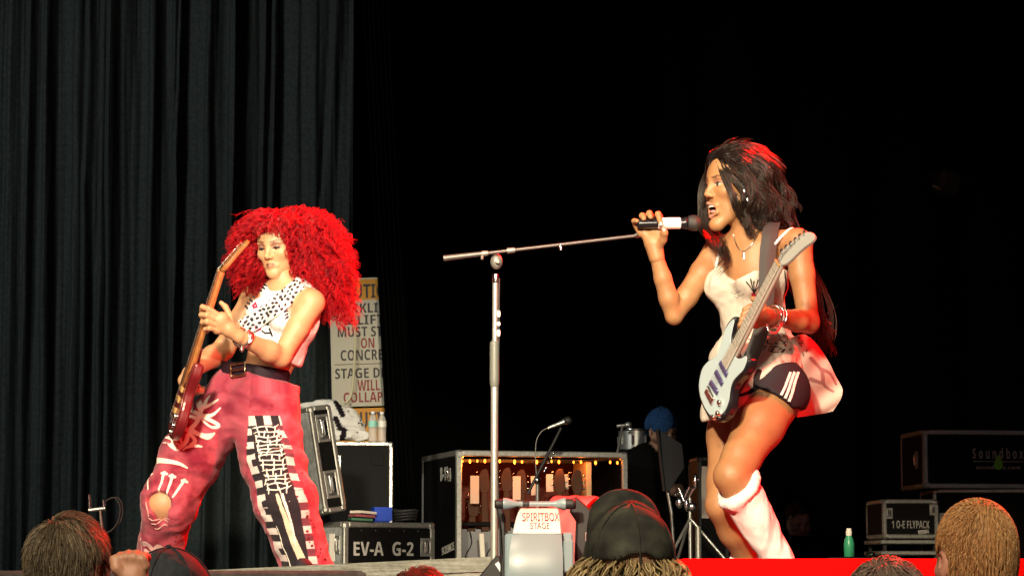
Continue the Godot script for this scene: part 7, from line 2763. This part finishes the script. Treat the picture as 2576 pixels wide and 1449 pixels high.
	mb.tube([Vector3(0.02, hh - 0.06, 0.1), Vector3(0.055, hh - 0.02, 0.07), Vector3(0.075, hh - 0.004, 0.03)], [0.006], 6)
	part("piping", mb, M.saturated_red, rt)

func _ready() -> void:
	# camera
	var cam := Camera3D.new()
	cam.name = "camera"
	add_child(cam)
	cam.position = CAM
	cam.rotation.x = tilt
	cam.fov = rad_to_deg(2.0 * atan(724.5 / FOCUS))
	cam.near = 0.1
	cam.far = 300.0
	cam.current = true
	# evening sky outside the stage house
	var env := Environment.new()
	env.background_mode = Environment.BG_SKY
	var sm := ProceduralSkyMaterial.new()
	sm.sky_top_color = Color(0.1, 0.13, 0.2)
	sm.sky_horizon_color = Color(0.22, 0.2, 0.2)
	sm.ground_bottom_color = Color(0.03, 0.03, 0.03)
	sm.ground_horizon_color = Color(0.1, 0.1, 0.1)
	var sky := Sky.new()
	sky.sky_material = sm
	env.sky = sky
	env.background_energy_multiplier = 0.8
	env.tonemap_mode = Environment.TONE_MAPPER_LINEAR
	env.tonemap_exposure = 1.2
	env.sdfgi_enabled = true
	env.ssao_enabled = true
	env.ssil_enabled = true
	var we := WorldEnvironment.new()
	we.name = "world"
	we.environment = env
	add_child(we)
	var sun := DirectionalLight3D.new()
	sun.name = "evening_sun"
	add_child(sun)
	sun.rotation_degrees = Vector3(-52, -30, 0)
	sun.light_color = Color(1.0, 0.9, 0.76)
	sun.light_energy = 0.5
	sun.light_angular_distance = 10.0
	sun.shadow_enabled = true
	materials()
	M.white_metal = mat(Color(0.52, 0.52, 0.46), 0.4, 0.7)
	M.chrome_matt = mat(Color(0.6, 0.62, 0.58), 0.35, 0.8)
	M.boom_metal = mat(Color(0.09, 0.075, 0.07), 0.4, 0.3)
	M.grey_metal = mat(Color(0.2, 0.19, 0.17), 0.45, 0.4)
	# front-of-house key from the left, red beams from above the right of the stage
	stage_lamp("white front lamp above the left of the crowd", Vector3(-2.6, 7.2, 5.0), Vector3(-1.02, 2.25, -10.9), Color(1.0, 0.93, 0.8), 430.0, 5.2, 0.6)
	stage_lamp("white front lamp above the middle of the crowd", Vector3(-3.2, 7.4, 4.5), Vector3(0.62, 2.2, -9.1), Color(1.0, 0.92, 0.78), 350.0, 5.6, 0.4)
	stage_lamp("white side lamp in the left wing of the stage", Vector3(-6.6, 6.2, -9.6), Vector3(-2.5, 3.0, -18.0), Color(1.0, 0.99, 0.94), 31.0, 23.0, 0.9)
	stage_lamp("added unseen white fill lamp above the right of the crowd", Vector3(1.2, 5.9, 6.0), Vector3(-0.55, 2.05, -15.5), Color(1.0, 0.94, 0.82), 240.0, 4.6, 0.2)  # added fill, brightens the shadowed case, sign, rack front and lid
	stage_lamp("added unseen fill lamp above the crowd", Vector3(-1.2, 6.6, 2.0), Vector3(0.1, 1.5, -5.8), Color(1.0, 0.93, 0.8), 42.0, 16.0, 0.2)  # added fill, put in to lift the dark heads of the crowd
	stage_lamp("red lamp above the right side of the stage", Vector3(4.4, 5.6, -7.6), Vector3(0.2, 2.1, -9.8), Color(1.0, 0.0, 0.0), 40.0, 28.0, 0.1)
	stage_lamp("red lamp above the back of the stage", Vector3(2.6, 6.2, -13.2), Vector3(-0.3, 1.9, -9.0), Color(1.0, 0.0, 0.0), 170.0, 34.0, 0.1)
	setting()
	curtains()
	guitarist()
	singer()
	crowd()
	crew()
	cases()
	warning_sign()
	guitar_rack()
	stands()
	backline()
	blower()
